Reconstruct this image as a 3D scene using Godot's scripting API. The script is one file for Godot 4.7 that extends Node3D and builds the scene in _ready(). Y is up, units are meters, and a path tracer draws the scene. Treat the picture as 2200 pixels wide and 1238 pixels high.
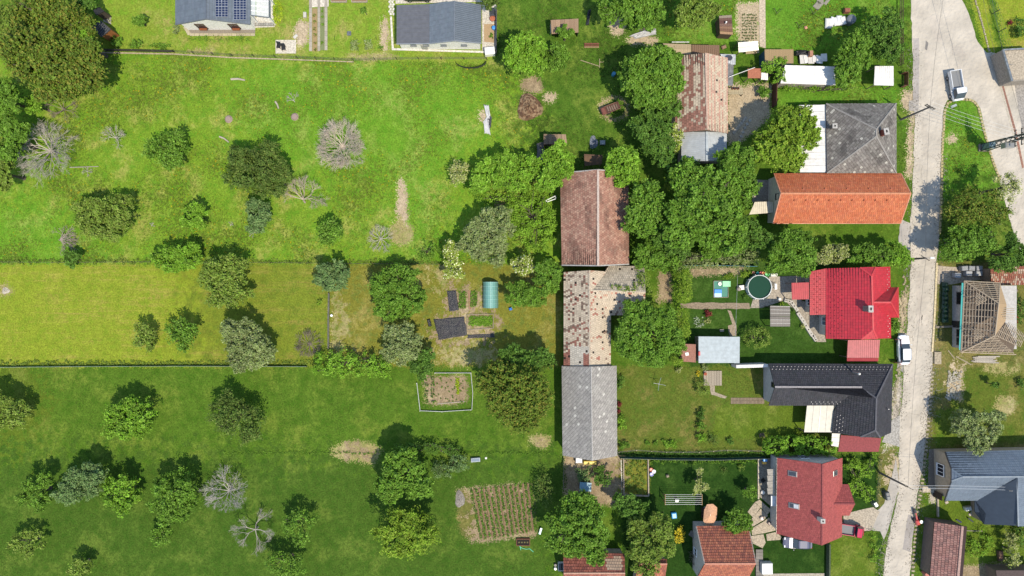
extends Node3D
# A village edge seen from a drone 100 m up. Plan positions are surveyed from the picture: P(x, y, h) is the
# real place, in metres, of a point of height h whose bearing was read at x, y.
const S := 0.07
const EYE := 100.0
var rng := RandomNumberGenerator.new()
var used := {}
var M := {}

func P(x: float, y: float, h := 0.0) -> Vector3:
	var k := S * (1.0 - h / EYE)
	return Vector3((x - 1100.0) * k, h, (y - 619.0) * k)

func R(a: float, b: float) -> float:
	return rng.randf_range(a, b)

func lin(hex: String) -> Color:
	return Color(hex).srgb_to_linear()

func tone(c: Color, k: float) -> Color:
	return Color(c.r * k, c.g * k, c.b * k)

# ---------------------------------------------------------------- mesh collector
class MB:
	var v := PackedVector3Array()
	var c := PackedColorArray()
	func tri(a: Vector3, b: Vector3, d: Vector3, col: Color):
		v.append(a); v.append(b); v.append(d)
		c.append(col); c.append(col); c.append(col)
	func quad(a: Vector3, b: Vector3, d: Vector3, e: Vector3, col: Color):
		tri(a, b, d, col); tri(a, d, e, col)
	func fan(pts: Array, col: Color):
		for i in range(1, pts.size() - 1):
			tri(pts[0], pts[i], pts[i + 1], col)
	# a polygon that faces up
	func face_up(pts: Array, col: Color):
		var n := Vector3.ZERO
		for i in pts.size():
			n += (pts[i] as Vector3).cross(pts[(i + 1) % pts.size()])
		if n.y > 0.0:
			var q := pts.duplicate(); q.reverse(); fan(q, col)
		else:
			fan(pts, col)
	func box(o: Vector3, size: Vector3, col: Color, bas := Basis()):
		var h := size * 0.5
		var q := []
		for i in 8:
			q.append(o + bas * Vector3(h.x if i & 1 else -h.x, h.y if i & 2 else -h.y, h.z if i & 4 else -h.z))
		quad(q[2], q[6], q[7], q[3], col); quad(q[0], q[1], q[5], q[4], col)
		quad(q[0], q[2], q[3], q[1], col); quad(q[4], q[5], q[7], q[6], col)
		quad(q[0], q[4], q[6], q[2], col); quad(q[1], q[3], q[7], q[5], col)
	# a box with its upper edges cut off by e
	func bevel(o: Vector3, size: Vector3, e: float, col: Color, bas := Basis()):
		var h := size * 0.5
		var rings := []
		for s in [[-h.y, 0.0], [h.y - e, 0.0], [h.y, e]]:
			var r := []
			for k in [[-1, -1], [1, -1], [1, 1], [-1, 1]]:
				r.append(o + bas * Vector3(k[0] * (h.x - s[1]), s[0], k[1] * (h.z - s[1])))
			rings.append(r)
		loft(rings, col, true)
	func loft(rings: Array, col: Color, caps := true):
		for i in rings.size() - 1:
			var a: Array = rings[i]
			var b: Array = rings[i + 1]
			var m := a.size()
			for j in m:
				quad(a[j], b[j], b[(j + 1) % m], a[(j + 1) % m], col)
		if caps:
			fan(rings[rings.size() - 1], col)
			var q: Array = rings[0].duplicate(); q.reverse(); fan(q, col)
	func tube(a: Vector3, b: Vector3, r0: float, r1: float, sides: int, col: Color, caps := false):
		var d := (b - a).normalized()
		var u := d.cross(Vector3(0.31, 0.2, 0.93)).normalized()
		if u.length() < 0.5: u = d.cross(Vector3.RIGHT).normalized()
		var w := d.cross(u)
		var ra := []
		var rb := []
		for i in sides:
			var t := TAU * i / sides
			var k := u * cos(t) + w * sin(t)
			ra.append(a + k * r0); rb.append(b + k * r1)
		loft([ra, rb], col, caps)
	# beam of rectangular section from a to b
	func beam(a: Vector3, b: Vector3, wide: float, high: float, col: Color, up := Vector3.UP):
		var d := b - a
		var z := d.normalized()
		var x := up.cross(z).normalized()
		if x.length() < 0.5: x = Vector3.RIGHT
		var y := z.cross(x)
		box((a + b) * 0.5, Vector3(wide, high, d.length()), col, Basis(x, y, z))
	func disc(o: Vector3, r0: float, r1: float, h: float, sides: int, col: Color):
		var a := []
		var b := []
		for i in sides:
			var t := TAU * i / sides
			a.append(o + Vector3(cos(t) * r0, 0, sin(t) * r0)); b.append(o + Vector3(cos(t) * r1, h, sin(t) * r1))
		loft([a, b], col, true)
	# lathe: profile of Vector2(radius, height)
	func lathe(o: Vector3, prof: Array, sides: int, col: Color, caps := true):
		var rings := []
		for p in prof:
			var a := []
			for i in sides:
				var t := TAU * i / sides
				a.append(o + Vector3(cos(t) * p.x, p.y, sin(t) * p.x))
			rings.append(a)
		loft(rings, col, caps)
	# upright solid over an outline (any simple polygon)
	func slab(pts: Array, y0: float, y1: float, col: Color):
		var p2 := PackedVector2Array()
		for p in pts: p2.append(Vector2(p.x, p.z))
		var ids := Geometry2D.triangulate_polygon(p2)
		for i in range(0, ids.size(), 3):
			var t := []
			for k in 3: t.append(Vector3(p2[ids[i + k]].x, y1, p2[ids[i + k]].y))
			face_up(t, col)
		if y1 - y0 > 0.001:
			for i in p2.size():
				var a := p2[i]
				var b := p2[(i + 1) % p2.size()]
				quad(Vector3(a.x, y0, a.y), Vector3(a.x, y1, a.y), Vector3(b.x, y1, b.y), Vector3(b.x, y0, b.y), col)
	func mesh(at: Vector3) -> ArrayMesh:
		var m := ArrayMesh.new()
		if v.is_empty(): return m
		var q := PackedVector3Array(v)
		for i in q.size(): q[i] -= at
		var arr := []
		arr.resize(Mesh.ARRAY_MAX)
		arr[Mesh.ARRAY_VERTEX] = q
		arr[Mesh.ARRAY_COLOR] = c
		m.add_surface_from_arrays(Mesh.PRIMITIVE_TRIANGLES, arr)
		return m
	func base() -> Vector3:
		var lo := Vector3.INF
		var hi := -Vector3.INF
		for p in v:
			lo = lo.min(p); hi = hi.max(p)
		return Vector3((lo.x + hi.x) * 0.5, lo.y, (lo.z + hi.z) * 0.5)

# ---------------------------------------------------------------- naming things
func numbered(called: String) -> String:
	var n: int = used.get(called, 0)
	used[called] = n + 1
	return called if n == 0 else "%s_%03d" % [called, n]

func tag(o: Node3D, label: String, category: String, group := ""):
	o.set_meta("label", label); o.set_meta("category", category)
	if group != "": o.set_meta("group", group)

func thing(called: String, label: String, category: String, at: Vector3, group := "") -> Node3D:
	var o := Node3D.new()
	o.name = numbered(called); o.position = at
	add_child(o); tag(o, label, category, group)
	return o

func spot(o: Node3D) -> Vector3:
	var at := Vector3.ZERO
	var q: Node = o
	while q is Node3D and q != self:
		at += (q as Node3D).position; q = q.get_parent()
	return at

# a part: its mesh is given in world places
func part(parent: Node3D, called: String, mb: MB, m: Material, stuff := false) -> MeshInstance3D:
	var o := MeshInstance3D.new()
	o.name = called
	var at := spot(parent)
	o.mesh = mb.mesh(at)
	o.material_override = m
	parent.add_child(o, true)
	if stuff: o.set_meta("kind", "stuff")
	return o

func single(called: String, label: String, category: String, mb: MB, m: Material, group := "") -> MeshInstance3D:
	var o := MeshInstance3D.new()
	o.name = numbered(called)
	var at := mb.base()
	o.position = at; o.mesh = mb.mesh(at); o.material_override = m
	add_child(o); tag(o, label, category, group)
	return o

func setting(called: String, mb: MB, m: Material, kind := "structure", label := "") -> MeshInstance3D:
	var o := MeshInstance3D.new()
	o.name = numbered(called)
	o.mesh = mb.mesh(Vector3.ZERO); o.material_override = m
	add_child(o); o.set_meta("kind", kind)
	if label != "": o.set_meta("label", label)
	return o

# ---------------------------------------------------------------- materials
func noise_image(seed_: int, freq: float, octaves: int, w: int, h: int, seamless := true) -> Image:
	var n := FastNoiseLite.new()
	n.seed = seed_; n.frequency = freq; n.noise_type = FastNoiseLite.TYPE_SIMPLEX_SMOOTH
	n.fractal_type = FastNoiseLite.FRACTAL_FBM; n.fractal_octaves = octaves
	return n.get_seamless_image(w, h) if seamless else n.get_image(w, h)

# grey grain, lo..hi, to multiply a base colour with
func grain(seed_: int, freq: float, octaves: int, lo: float, hi: float, bend := 1.0, sx := 1, sy := 1) -> ImageTexture:
	var w := 256
	var src := noise_image(seed_, freq, octaves, w, w)
	src.convert(Image.FORMAT_L8)
	var d := src.get_data()
	var out := PackedByteArray()
	out.resize(w * w)
	for y in w:
		for x in w:
			var t := d[((y * sy) % w) * w + ((x * sx) % w)] / 255.0
			out[y * w + x] = int(255.0 * (lo + (hi - lo) * pow(t, bend)))
	return ImageTexture.create_from_image(Image.create_from_data(w, w, false, Image.FORMAT_L8, out))

func relief(seed_: int, freq: float, octaves: int, strength: float) -> ImageTexture:
	var im := noise_image(seed_, freq, octaves, 256, 256)
	im.convert(Image.FORMAT_RGBA8)
	im.bump_map_to_normal_map(strength)
	return ImageTexture.create_from_image(im)

func mat(called: String, rough: float, tex: Texture2D = null, metres := 2.0, normal: Texture2D = null, nscale := 1.0, metal := 0.0) -> StandardMaterial3D:
	var m := StandardMaterial3D.new()
	m.resource_name = called
	m.vertex_color_use_as_albedo = true
	m.roughness = rough; m.metallic = metal
	m.cull_mode = BaseMaterial3D.CULL_DISABLED
	if tex: m.albedo_texture = tex
	if normal:
		m.normal_enabled = true; m.normal_texture = normal; m.normal_scale = nscale
	if tex or normal:
		m.uv1_triplanar = true; m.uv1_world_triplanar = true
		m.uv1_scale = Vector3.ONE / metres
	M[called] = m
	return m

func make_materials():
	var soft := grain(1, 0.02, 4, 0.72, 1.0)
	var spots := grain(2, 0.05, 5, 0.45, 1.0, 0.7)
	var fine := grain(3, 0.12, 3, 0.6, 1.0)
	var streak := grain(4, 0.03, 4, 0.5, 1.0, 1.0, 1, 8)
	var rough := relief(5, 0.08, 4, 6.0)
	mat("plaster", 0.95, grain(10, 0.03, 4, 0.86, 1.0), 5.0, rough, 0.3)
	mat("tile", 0.85, grain(7, 0.06, 4, 0.78, 1.0), 5.0, rough, 0.3)
	mat("slate", 0.9, grain(8, 0.06, 4, 0.7, 1.0), 3.0, rough, 0.4)
	mat("sheet", 0.45, grain(9, 0.03, 4, 0.86, 1.0), 6.0, null, 1.0, 0.0)
	mat("zinc", 0.38, soft, 3.0, null, 1.0, 0.55)
	mat("wood", 0.85, streak, 2.0, rough, 0.3)
	mat("stone", 0.92, fine, 3.0, rough, 0.6)
	mat("concrete", 0.9, grain(12, 0.05, 5, 0.66, 1.0, 0.8), 4.5, rough, 0.35)
	mat("road", 0.95, grain(6, 0.015, 5, 0.85, 1.0), 16.0, rough, 0.3)
	mat("soil", 1.0, fine, 2.2, rough, 1.0)
	mat("leaf", 0.7, null)
	M.leaf.metallic_specular = 0.3
	M.leaf.backlight = Color(0.6, 0.6, 0.35)
	mat("bark", 0.95, fine, 1.0)
	mat("plastic", 0.4, null)
	mat("cloth", 0.9, soft, 1.5)
	mat("tarp", 0.35, fine, 1.2, rough, 0.8)
	mat("paint", 0.18, null)
	M.paint.clearcoat_enabled = true; M.paint.clearcoat = 0.7; M.paint.clearcoat_roughness = 0.08
	mat("rubber", 0.85, null)
	mat("glass", 0.06, null)
	mat("panel", 0.1, null)
	var pane := mat("pane", 0.08, null)
	pane.transparency = BaseMaterial3D.TRANSPARENCY_ALPHA
	pane.albedo_color = Color(1, 1, 1, 0.32)
	var water := mat("water", 0.03, null)
	water.albedo_color = Color(1, 1, 1, 1)
func _ready():
	rng.seed = 20240611
	# camera: straight down from 100 m
	var cam := Camera3D.new()
	cam.name = "camera"
	cam.position = Vector3(0, EYE, 0)
	cam.rotation_degrees = Vector3(-90, 0, 0)
	cam.fov = rad_to_deg(2.0 * atan(619.0 * S / EYE))
	cam.near = 0.5; cam.far = 3000.0
	add_child(cam); cam.current = true
	# sky, sun, exposure
	var env := Environment.new()
	env.background_mode = Environment.BG_SKY
	var sky := Sky.new()
	var sm := ProceduralSkyMaterial.new()
	sm.sky_top_color = Color(0.50, 0.60, 0.74); sm.sky_horizon_color = Color(0.84, 0.87, 0.90)
	sm.ground_bottom_color = Color(0.30, 0.32, 0.24); sm.ground_horizon_color = Color(0.66, 0.70, 0.70)
	sm.sky_energy_multiplier = 1.15
	sky.sky_material = sm
	env.sky = sky
	env.tonemap_mode = Environment.TONE_MAPPER_LINEAR
	env.tonemap_exposure = 1.32
	env.sdfgi_enabled = true; env.ssao_enabled = true; env.ssil_enabled = true
	var we := WorldEnvironment.new()
	we.name = "environment"; we.environment = env
	add_child(we)
	var sun := DirectionalLight3D.new()
	sun.name = "sun"
	sun.light_energy = 1.3; sun.light_color = Color(1.0, 0.95, 0.86); sun.light_angular_distance = 0.5
	sun.shadow_enabled = true
	add_child(sun)
	sun.look_at_from_position(Vector3.ZERO, Vector3(-0.30, -1.0, -0.42), Vector3.FORWARD)
	make_materials()
	make_ground()
	make_roads()
	stage_houses_a()
	stage_houses_b()
	stage_building_site()
	stage_top_yards()
	stage_vehicles()
	stage_left_gardens()
	stage_pool_garden()
	stage_bottom_gardens()
	stage_poles()
	make_trees()
	stage_grass()
# ---------------------------------------------------------------- ground
const GW := 2048
const GH := 1195
const GX := 180.0
const GZ := 105.03
var zone := PackedByteArray()
func fill_zone(id: int, pts: Array):
	var q := []
	var lo := 1e9
	var hi := -1e9
	for i in range(0, pts.size(), 2):
		var p := Vector2(((pts[i] - 1100.0) * S + GX * 0.5) / GX * GW, ((pts[i + 1] - 619.0) * S + GZ * 0.5) / GZ * GH)
		q.append(p); lo = min(lo, p.y); hi = max(hi, p.y)
	for y in range(max(0, int(lo)), min(GH - 1, int(hi)) + 1):
		var xs := []
		for i in q.size():
			var a: Vector2 = q[i]
			var b: Vector2 = q[(i + 1) % q.size()]
			if (a.y > y + 0.5) != (b.y > y + 0.5):
				xs.append(a.x + (y + 0.5 - a.y) / (b.y - a.y) * (b.x - a.x))
		xs.sort()
		for k in range(0, xs.size() - 1, 2):
			for x in range(max(0, int(xs[k])), min(GW - 1, int(xs[k + 1])) + 1):
				zone[y * GW + x] = id

func oval(cx: float, cy: float, rx: float, ry: float) -> Array:
	var a := []
	for i in 18:
		a.append(cx + rx * cos(TAU * i / 18.0)); a.append(cy + ry * sin(TAU * i / 18.0))
	return a

func noise_bytes(seed_: int, freq: float, oct: int) -> PackedByteArray:
	var im := noise_image(seed_, freq, oct, GW, GH, false)
	im.convert(Image.FORMAT_L8)
	return im.get_data()

# what covers the ground: [main, drier, lusher] as sRGB base colours, share of each noise
var COVER := [
	["435f1f", "5a7029", "304d17"],   # 0 plain garden grass
	["668228", "848944", "4e741f"],   # 1 flowering meadow
	["687428", "7a7638", "546423"],   # 2 mown strip
	["6c6c2c", "827a44", "55622a"],   # 3 dry orchard garden
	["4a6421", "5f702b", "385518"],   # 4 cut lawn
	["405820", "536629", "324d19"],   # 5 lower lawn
	["70832f", "8a854d", "5c7c24"],   # 6 pale house lawns
	["486322", "62722f", "314d18"],   # 7 lush yard grass
	["557a26", "6a8336", "456e1f"],   # 8 bright green lawn
	["344d1e", "425a26", "294116"],   # 9 pool garden lawn, darker green grass
	["535f26", "6a6637", "42571f"],   # 10 olive lawn
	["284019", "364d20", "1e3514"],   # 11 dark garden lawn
	["a1927a", "b0a28c", "8f8068"],   # 12 pale dirt
	["877760", "988a70", "74664e"],   # 13 brown soil
	["8a8257", "968d68", "6f7440"],   # 14 straw-dry grass
	["9e968a", "aca498", "8c8478"],   # 15 gravel
	["536522", "667032", "45591d"],   # 16 olive green lawn
	["626233", "7a6f47", "4d572a"],   # 17 rough plot
	["75822a", "88843e", "637623"],   # 18 yellow-green part of the mown strip
	["5e8227", "758a3d", "4a741e"],   # 19 fresher part of the meadow
]

func make_ground():
	zone.resize(GW * GH)
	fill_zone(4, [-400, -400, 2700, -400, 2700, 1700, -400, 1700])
	fill_zone(1, [-400, 112, 215, 112, 640, 124, 760, 130, 1040, 140, 1130, 170, 1205, 300, 1205, 563, -400, 566])
	fill_zone(19, [-400, 400, 120, 420, 250, 560, -400, 566])
	fill_zone(19, [560, 150, 1000, 150, 1050, 300, 940, 340, 940, 560, 880, 560, 860, 380, 600, 380, 500, 250])
	fill_zone(18, [-400, 566, 430, 566, 400, 680, 440, 786, -400, 788])
	fill_zone(2, [430, 566, 560, 566, 540, 680, 600, 786, 440, 786, 400, 680])
	fill_zone(2, [560, 566, 706, 566, 706, 786, 600, 786, 540, 680])
	fill_zone(3, [706, 566, 1206, 566, 1206, 786, 706, 786])
	fill_zone(14, oval(725, 700, 14, 70)); fill_zone(14, oval(1000, 762, 70, 18)); fill_zone(14, oval(950, 590, 30, 18))
	fill_zone(16, [-400, 789, 60, 789, 110, 860, 60, 950, -400, 972])
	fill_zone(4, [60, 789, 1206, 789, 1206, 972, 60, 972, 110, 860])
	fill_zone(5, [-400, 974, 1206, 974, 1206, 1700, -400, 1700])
	fill_zone(6, [180, -400, 1070, -400, 1070, 138, 760, 128, 640, 122, 215, 110])
	fill_zone(7, [1070, -400, 1440, -400, 1440, 92, 1475, 350, 1205, 380, 1130, 330, 1130, 170, 1062, 140])
	fill_zone(8, [1430, -400, 1930, -400, 1930, 106, 1640, 106, 1640, 90, 1430, 92])
	fill_zone(8, [1664, 184, 1930, 184, 1930, 224, 1664, 224])
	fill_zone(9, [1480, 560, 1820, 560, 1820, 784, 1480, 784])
	fill_zone(13, [1484, 572, 1600, 572, 1600, 588, 1484, 592])
	fill_zone(10, [1325, 784, 1800, 784, 1800, 975, 1325, 975])
	fill_zone(16, [1540, 870, 1735, 870, 1735, 940, 1530, 940])
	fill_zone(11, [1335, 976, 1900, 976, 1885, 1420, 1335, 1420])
	fill_zone(16, [1780, 1150, 1885, 1135, 1880, 1400, 1780, 1400])
	fill_zone(7, [1930, 0, 1955, 0, 1958, 160, 1946, 190, 1930, 190])
	fill_zone(7, [1928, 236, 1962, 240, 1960, 420, 1930, 470, 1928, 380])
	fill_zone(12, [1937, 195, 1966, 190, 1960, 380, 1945, 380, 1950, 300, 1955, 240, 1937, 230])
	fill_zone(16, [1905, 560, 1955, 555, 1945, 680, 1930, 720, 1905, 720])
	fill_zone(12, [1932, 640, 1950, 620, 1942, 720, 1930, 715])
	fill_zone(16, [1916, 780, 1936, 780, 1930, 850, 1918, 860])
	fill_zone(15, [1914, 850, 1935, 800, 1935, 870, 1930, 960, 1900, 960, 1914, 900])
	fill_zone(17, [1888, 960, 1925, 965, 1915, 1060, 1885, 1100])
	fill_zone(12, [1905, 990, 1932, 980, 1932, 1060, 1912, 1050])
	fill_zone(8, [2000, 205, 2120, 205, 2160, 390, 2000, 560])
	fill_zone(7, [2010, 380, 2260, 380, 2260, 600, 2010, 600])
	fill_zone(17, [2000, 560, 2500, 560, 2500, 980, 1975, 980])
	fill_zone(10, [2060, 790, 2500, 770, 2500, 950, 2010, 950])
	fill_zone(14, oval(2160, 870, 22, 22)); fill_zone(14, oval(2150, 790, 40, 12))
	fill_zone(16, [2010, 880, 2060, 870, 2050, 960, 2005, 960])
	fill_zone(16, [1975, 1000, 2500, 1000, 2500, 1500, 1930, 1500])
	fill_zone(13, [2060, 1215, 2160, 1210, 2160, 1260, 2060, 1260])
	fill_zone(18, [2066, -60, 2112, -60, 2140, 112, 2118, 112])
	fill_zone(18, [2126, -60, 2400, -60, 2400, 108, 2158, 105])
	# worn and dug places
	fill_zone(12, oval(1037, 248, 10, 13))
	fill_zone(12, oval(862, 450, 12, 70)); fill_zone(14, oval(860, 500, 28, 26))
	fill_zone(14, oval(764, 968, 54, 22)); fill_zone(14, oval(790, 980, 22, 18)); fill_zone(13, oval(768, 970, 34, 13))
	fill_zone(13, oval(1141, 181, 25, 18))
	fill_zone(13, oval(1318, 232, 33, 27)); fill_zone(7, oval(1320, 232, 24, 19))
	fill_zone(12, oval(1180, 208, 12, 12)); fill_zone(12, oval(1325, 50, 18, 28)); fill_zone(12, oval(1380, 85, 38, 10))
	fill_zone(12, [1563, 180, 1660, 180, 1650, 250, 1600, 300, 1563, 310])
	fill_zone(12, [1580, 4, 1633, 4, 1634, 90, 1584, 90])
	fill_zone(12, oval(825, 72, 10, 36)); fill_zone(12, oval(648, 70, 16, 30)); fill_zone(14, oval(430, 108, 30, 6)); fill_zone(14, oval(800, 120, 60, 6))
	fill_zone(13, [1212, 975, 1335, 975, 1335, 1085, 1212, 1085])
	fill_zone(3, [1338, 985, 1393, 985, 1393, 1064, 1338, 1064])
	fill_zone(12, oval(2045, 298, 11, 11))
	fill_zone(13, [980, 1050, 1140, 1036, 1150, 1150, 1010, 1165]); fill_zone(17, oval(998, 1105, 16, 52))
	fill_zone(13, [910, 806, 1001, 806, 1001, 866, 912, 868])
	fill_zone(13, [958, 622, 1030, 620, 1030, 668, 962, 670]); fill_zone(13, [930, 684, 1062, 674, 1062, 722, 936, 732])
	fill_zone(14, oval(1160, 945, 24, 16)); fill_zone(13, oval(1162, 946, 12, 8)); fill_zone(13, [1415, 585, 1440, 585, 1440, 650, 1412, 645])
	fill_zone(14, oval(10, 622, 14, 14))
	fill_zone(12, [2060, 765, 2070, 765, 2066, 860, 2035, 855, 2045, 800])
	fill_zone(15, [2013, 985, 1995, 1080, 2010, 1080, 2014, 1000])
	var wa := noise_bytes(11, 0.05, 4)
	var wb := noise_bytes(12, 0.05, 4)
	var n1 := noise_bytes(13, 0.012, 3)
	var n2 := noise_bytes(14, 0.045, 4)
	var n3 := noise_bytes(15, 0.35, 2)
	var n4 := noise_bytes(16, 0.11, 3)
	# one table of colours per cover: 16 steps of dry noise by 16 of lush noise
	var lut := PackedFloat32Array()
	for z in COVER:
		var a := Color(z[0]); var b := Color(z[1]); var d := Color(z[2])
		for i in 16:
			for j in 16:
				var q := a.lerp(b, smoothstep(6.5, 11.5, i)).lerp(d, 0.8 * smoothstep(7.0, 11.0, j))
				lut.append(q.r * 255.0); lut.append(q.g * 255.0); lut.append(q.b * 255.0)
	# covers that run into each other: 1 grass into grass, 2 soil into straw
	var soft := PackedByteArray()
	soft.resize(COVER.size())
	for q in [1, 19, 7, 8]: soft[q] = 1
	for q in [2, 18, 10]: soft[q] = 3
	for q in [4, 16, 5]: soft[q] = 4
	for q in [12, 13, 14, 15, 17, 3]: soft[q] = 2
	var out := PackedByteArray()
	out.resize(GW * GH * 3)
	for y in GH:
		for x in GW:
			var i := y * GW + x
			var sx: int = clampi(x + ((wa[i] - 128) >> 5) + ((n3[i] - 128) >> 4), 0, GW - 1)
			var sy: int = clampi(y + ((wb[i] - 128) >> 5) + ((n3[(i + 333) % (GW * GH)] - 128) >> 4), 0, GH - 1)
			var z := zone[sy * GW + sx]
			if soft[z]:
				var e := 14 if soft[z] == 2 else 40
				var tx: int = clampi(x + ((wa[i] - 128) * e >> 6) + ((n3[i] - 128) * e >> 7), 0, GW - 1)
				var ty: int = clampi(y + ((wb[i] - 128) * e >> 6) + ((n3[(i + 777) % (GW * GH)] - 128) * e >> 7), 0, GH - 1)
				var z2 := zone[ty * GW + tx]
				if soft[z2] == soft[z]: z = z2
			var a := (n1[i] * 2 + n4[i]) / 48
			var b := (n2[i] + n4[i]) / 32
			if z == 18 or z == 2:
				a = (n1[i] + n2[y * GW + (x >> 4)] + n3[y * GW + (x >> 5)]) / 48
			var k := (z * 256 + mini(a, 15) * 16 + mini(b, 15)) * 3
			var f := 0.66 + n3[i] * 0.0018 + n4[i] * 0.0009
			out[i * 3] = mini(255, int(lut[k] * f)); out[i * 3 + 1] = mini(255, int(lut[k + 1] * f)); out[i * 3 + 2] = mini(255, int(lut[k + 2] * f))
	# yellow flowers of the meadow
	for n in 5200:
		var x := rng.randi_range(3, GW - 4)
		var y := rng.randi_range(3, GH - 4)
		var i := y * GW + x
		if zone[i] == 1 and n2[(i + 900) % (GW * GH)] > 118:
			out[i * 3] = 150; out[i * 3 + 1] = 136; out[i * 3 + 2] = 20
	var tex := ImageTexture.create_from_image(Image.create_from_data(GW, GH, false, Image.FORMAT_RGB8, out))
	var m := StandardMaterial3D.new()
	m.resource_name = "grass and soil"
	m.albedo_texture = tex; m.roughness = 1.0; m.specular_mode = BaseMaterial3D.SPECULAR_DISABLED
	var o := MeshInstance3D.new()
	o.name = "ground"
	var pm := PlaneMesh.new(); pm.size = Vector2(GX, GZ)
	o.mesh = pm; o.material_override = m
	add_child(o); o.set_meta("kind", "structure")
	var far := MB.new()
	far.quad(Vector3(-900, -0.05, -900), Vector3(900, -0.05, -900), Vector3(900, -0.05, 900), Vector3(-900, -0.05, 900), lin("4f7a1e"))
	setting("terrain", far, M.soil)

# outline with a worn edge, from plan numbers
func ragged(pts: Array, amp := 0.12, step := 0.7) -> Array:
	var out := []
	var n := pts.size() / 2
	for i in n:
		var a := P(pts[i * 2], pts[i * 2 + 1])
		var j := (i + 1) % n
		var b := P(pts[j * 2], pts[j * 2 + 1])
		var m: int = max(1, int(a.distance_to(b) / step))
		var side := (b - a).normalized().cross(Vector3.UP)
		for k in m:
			out.append(a.lerp(b, float(k) / m) + side * R(-amp, amp))
	return out

func pave(called: String, pts: Array, y: float, col: Color, m: Material, amp := 0.0) -> MeshInstance3D:
	var mb := MB.new()
	var q := ragged(pts, amp, 0.7) if amp > 0.0 else ragged(pts, 0.0, 1000.0)
	mb.slab(q, -0.02, y, col)
	fill_zone(15, pts)
	return setting(called, mb, m)

func zone_at(p: Vector3) -> int:
	var x := int((p.x + GX * 0.5) / GX * GW)
	var y := int((p.z + GZ * 0.5) / GZ * GH)
	if x < 0 or y < 0 or x >= GW or y >= GH: return 255
	return zone[y * GW + x]

# standing grass: far too many tufts to count
func stage_grass():
	var tuft := MB.new()
	for i in 5:
		var t := TAU * i / 5.0 + 0.3
		var d := Vector3(cos(t), 0, sin(t))
		var w := Vector3(-d.z, 0, d.x) * 0.09
		tuft.tri(-w, d * 0.55 + Vector3(0, 0.8, 0), w, Color.WHITE)
	var mesh := tuft.mesh(Vector3.ZERO)
	var ns := FastNoiseLite.new(); ns.frequency = 0.09; ns.seed = 77
	for part_ in [["meadow_grass", "long flowering grass of the upper meadow", [1, 19, 8], 62000, 0.17, [Color(0.135, 0.205, 0.024), Color(0.195, 0.235, 0.045), Color(0.10, 0.175, 0.018)]], ["yard_grass", "lush uncut grass of the wild yards and verges", [7], 26000, 0.24, [Color(0.085, 0.15, 0.02), Color(0.14, 0.19, 0.035), Color(0.055, 0.11, 0.014)]], ["lawn_grass", "short cut grass of the lower lawns and orchards", [4, 5, 16, 11, 9, 10, 17], 70000, 0.075, [Color(0.065, 0.115, 0.014), Color(0.11, 0.14, 0.03), Color(0.04, 0.085, 0.012)]]]:
		var xf := []
		var cl := PackedColorArray()
		var tries := 0
		while xf.size() < part_[3] and tries < part_[3] * 8:
			tries += 1
			var p := Vector3(R(-82, 82), 0.0, R(-48, 48))
			if not zone_at(p) in part_[2]: continue
			var n := ns.get_noise_2d(p.x, p.z)
			if rng.randf() > 0.55 + n: continue
			var k: float = part_[4] * R(0.6, 1.5) * (1.0 + n)
			xf.append(Transform3D(Basis(Vector3.UP, R(0, TAU)).scaled(Vector3(k, k * R(0.7, 1.2), k)), p))
			var c: Color = part_[5][0].lerp(part_[5][1 if rng.randf() < 0.5 else 2], rng.randf())
			if part_[0] == "meadow_grass" and rng.randf() < 0.035: c = Color(0.5, 0.4, 0.02)
			cl.append(c)
		var mm := MultiMesh.new()
		mm.transform_format = MultiMesh.TRANSFORM_3D; mm.use_colors = true; mm.mesh = mesh; mm.instance_count = xf.size()
		for i in xf.size():
			mm.set_instance_transform(i, xf[i]); mm.set_instance_color(i, cl[i])
		var o := MultiMeshInstance3D.new()
		o.name = part_[0]; o.multimesh = mm; o.material_override = M.leaf
		add_child(o)
		o.set_meta("kind", "stuff"); o.set_meta("label", part_[1]); o.set_meta("category", "grass")
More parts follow.
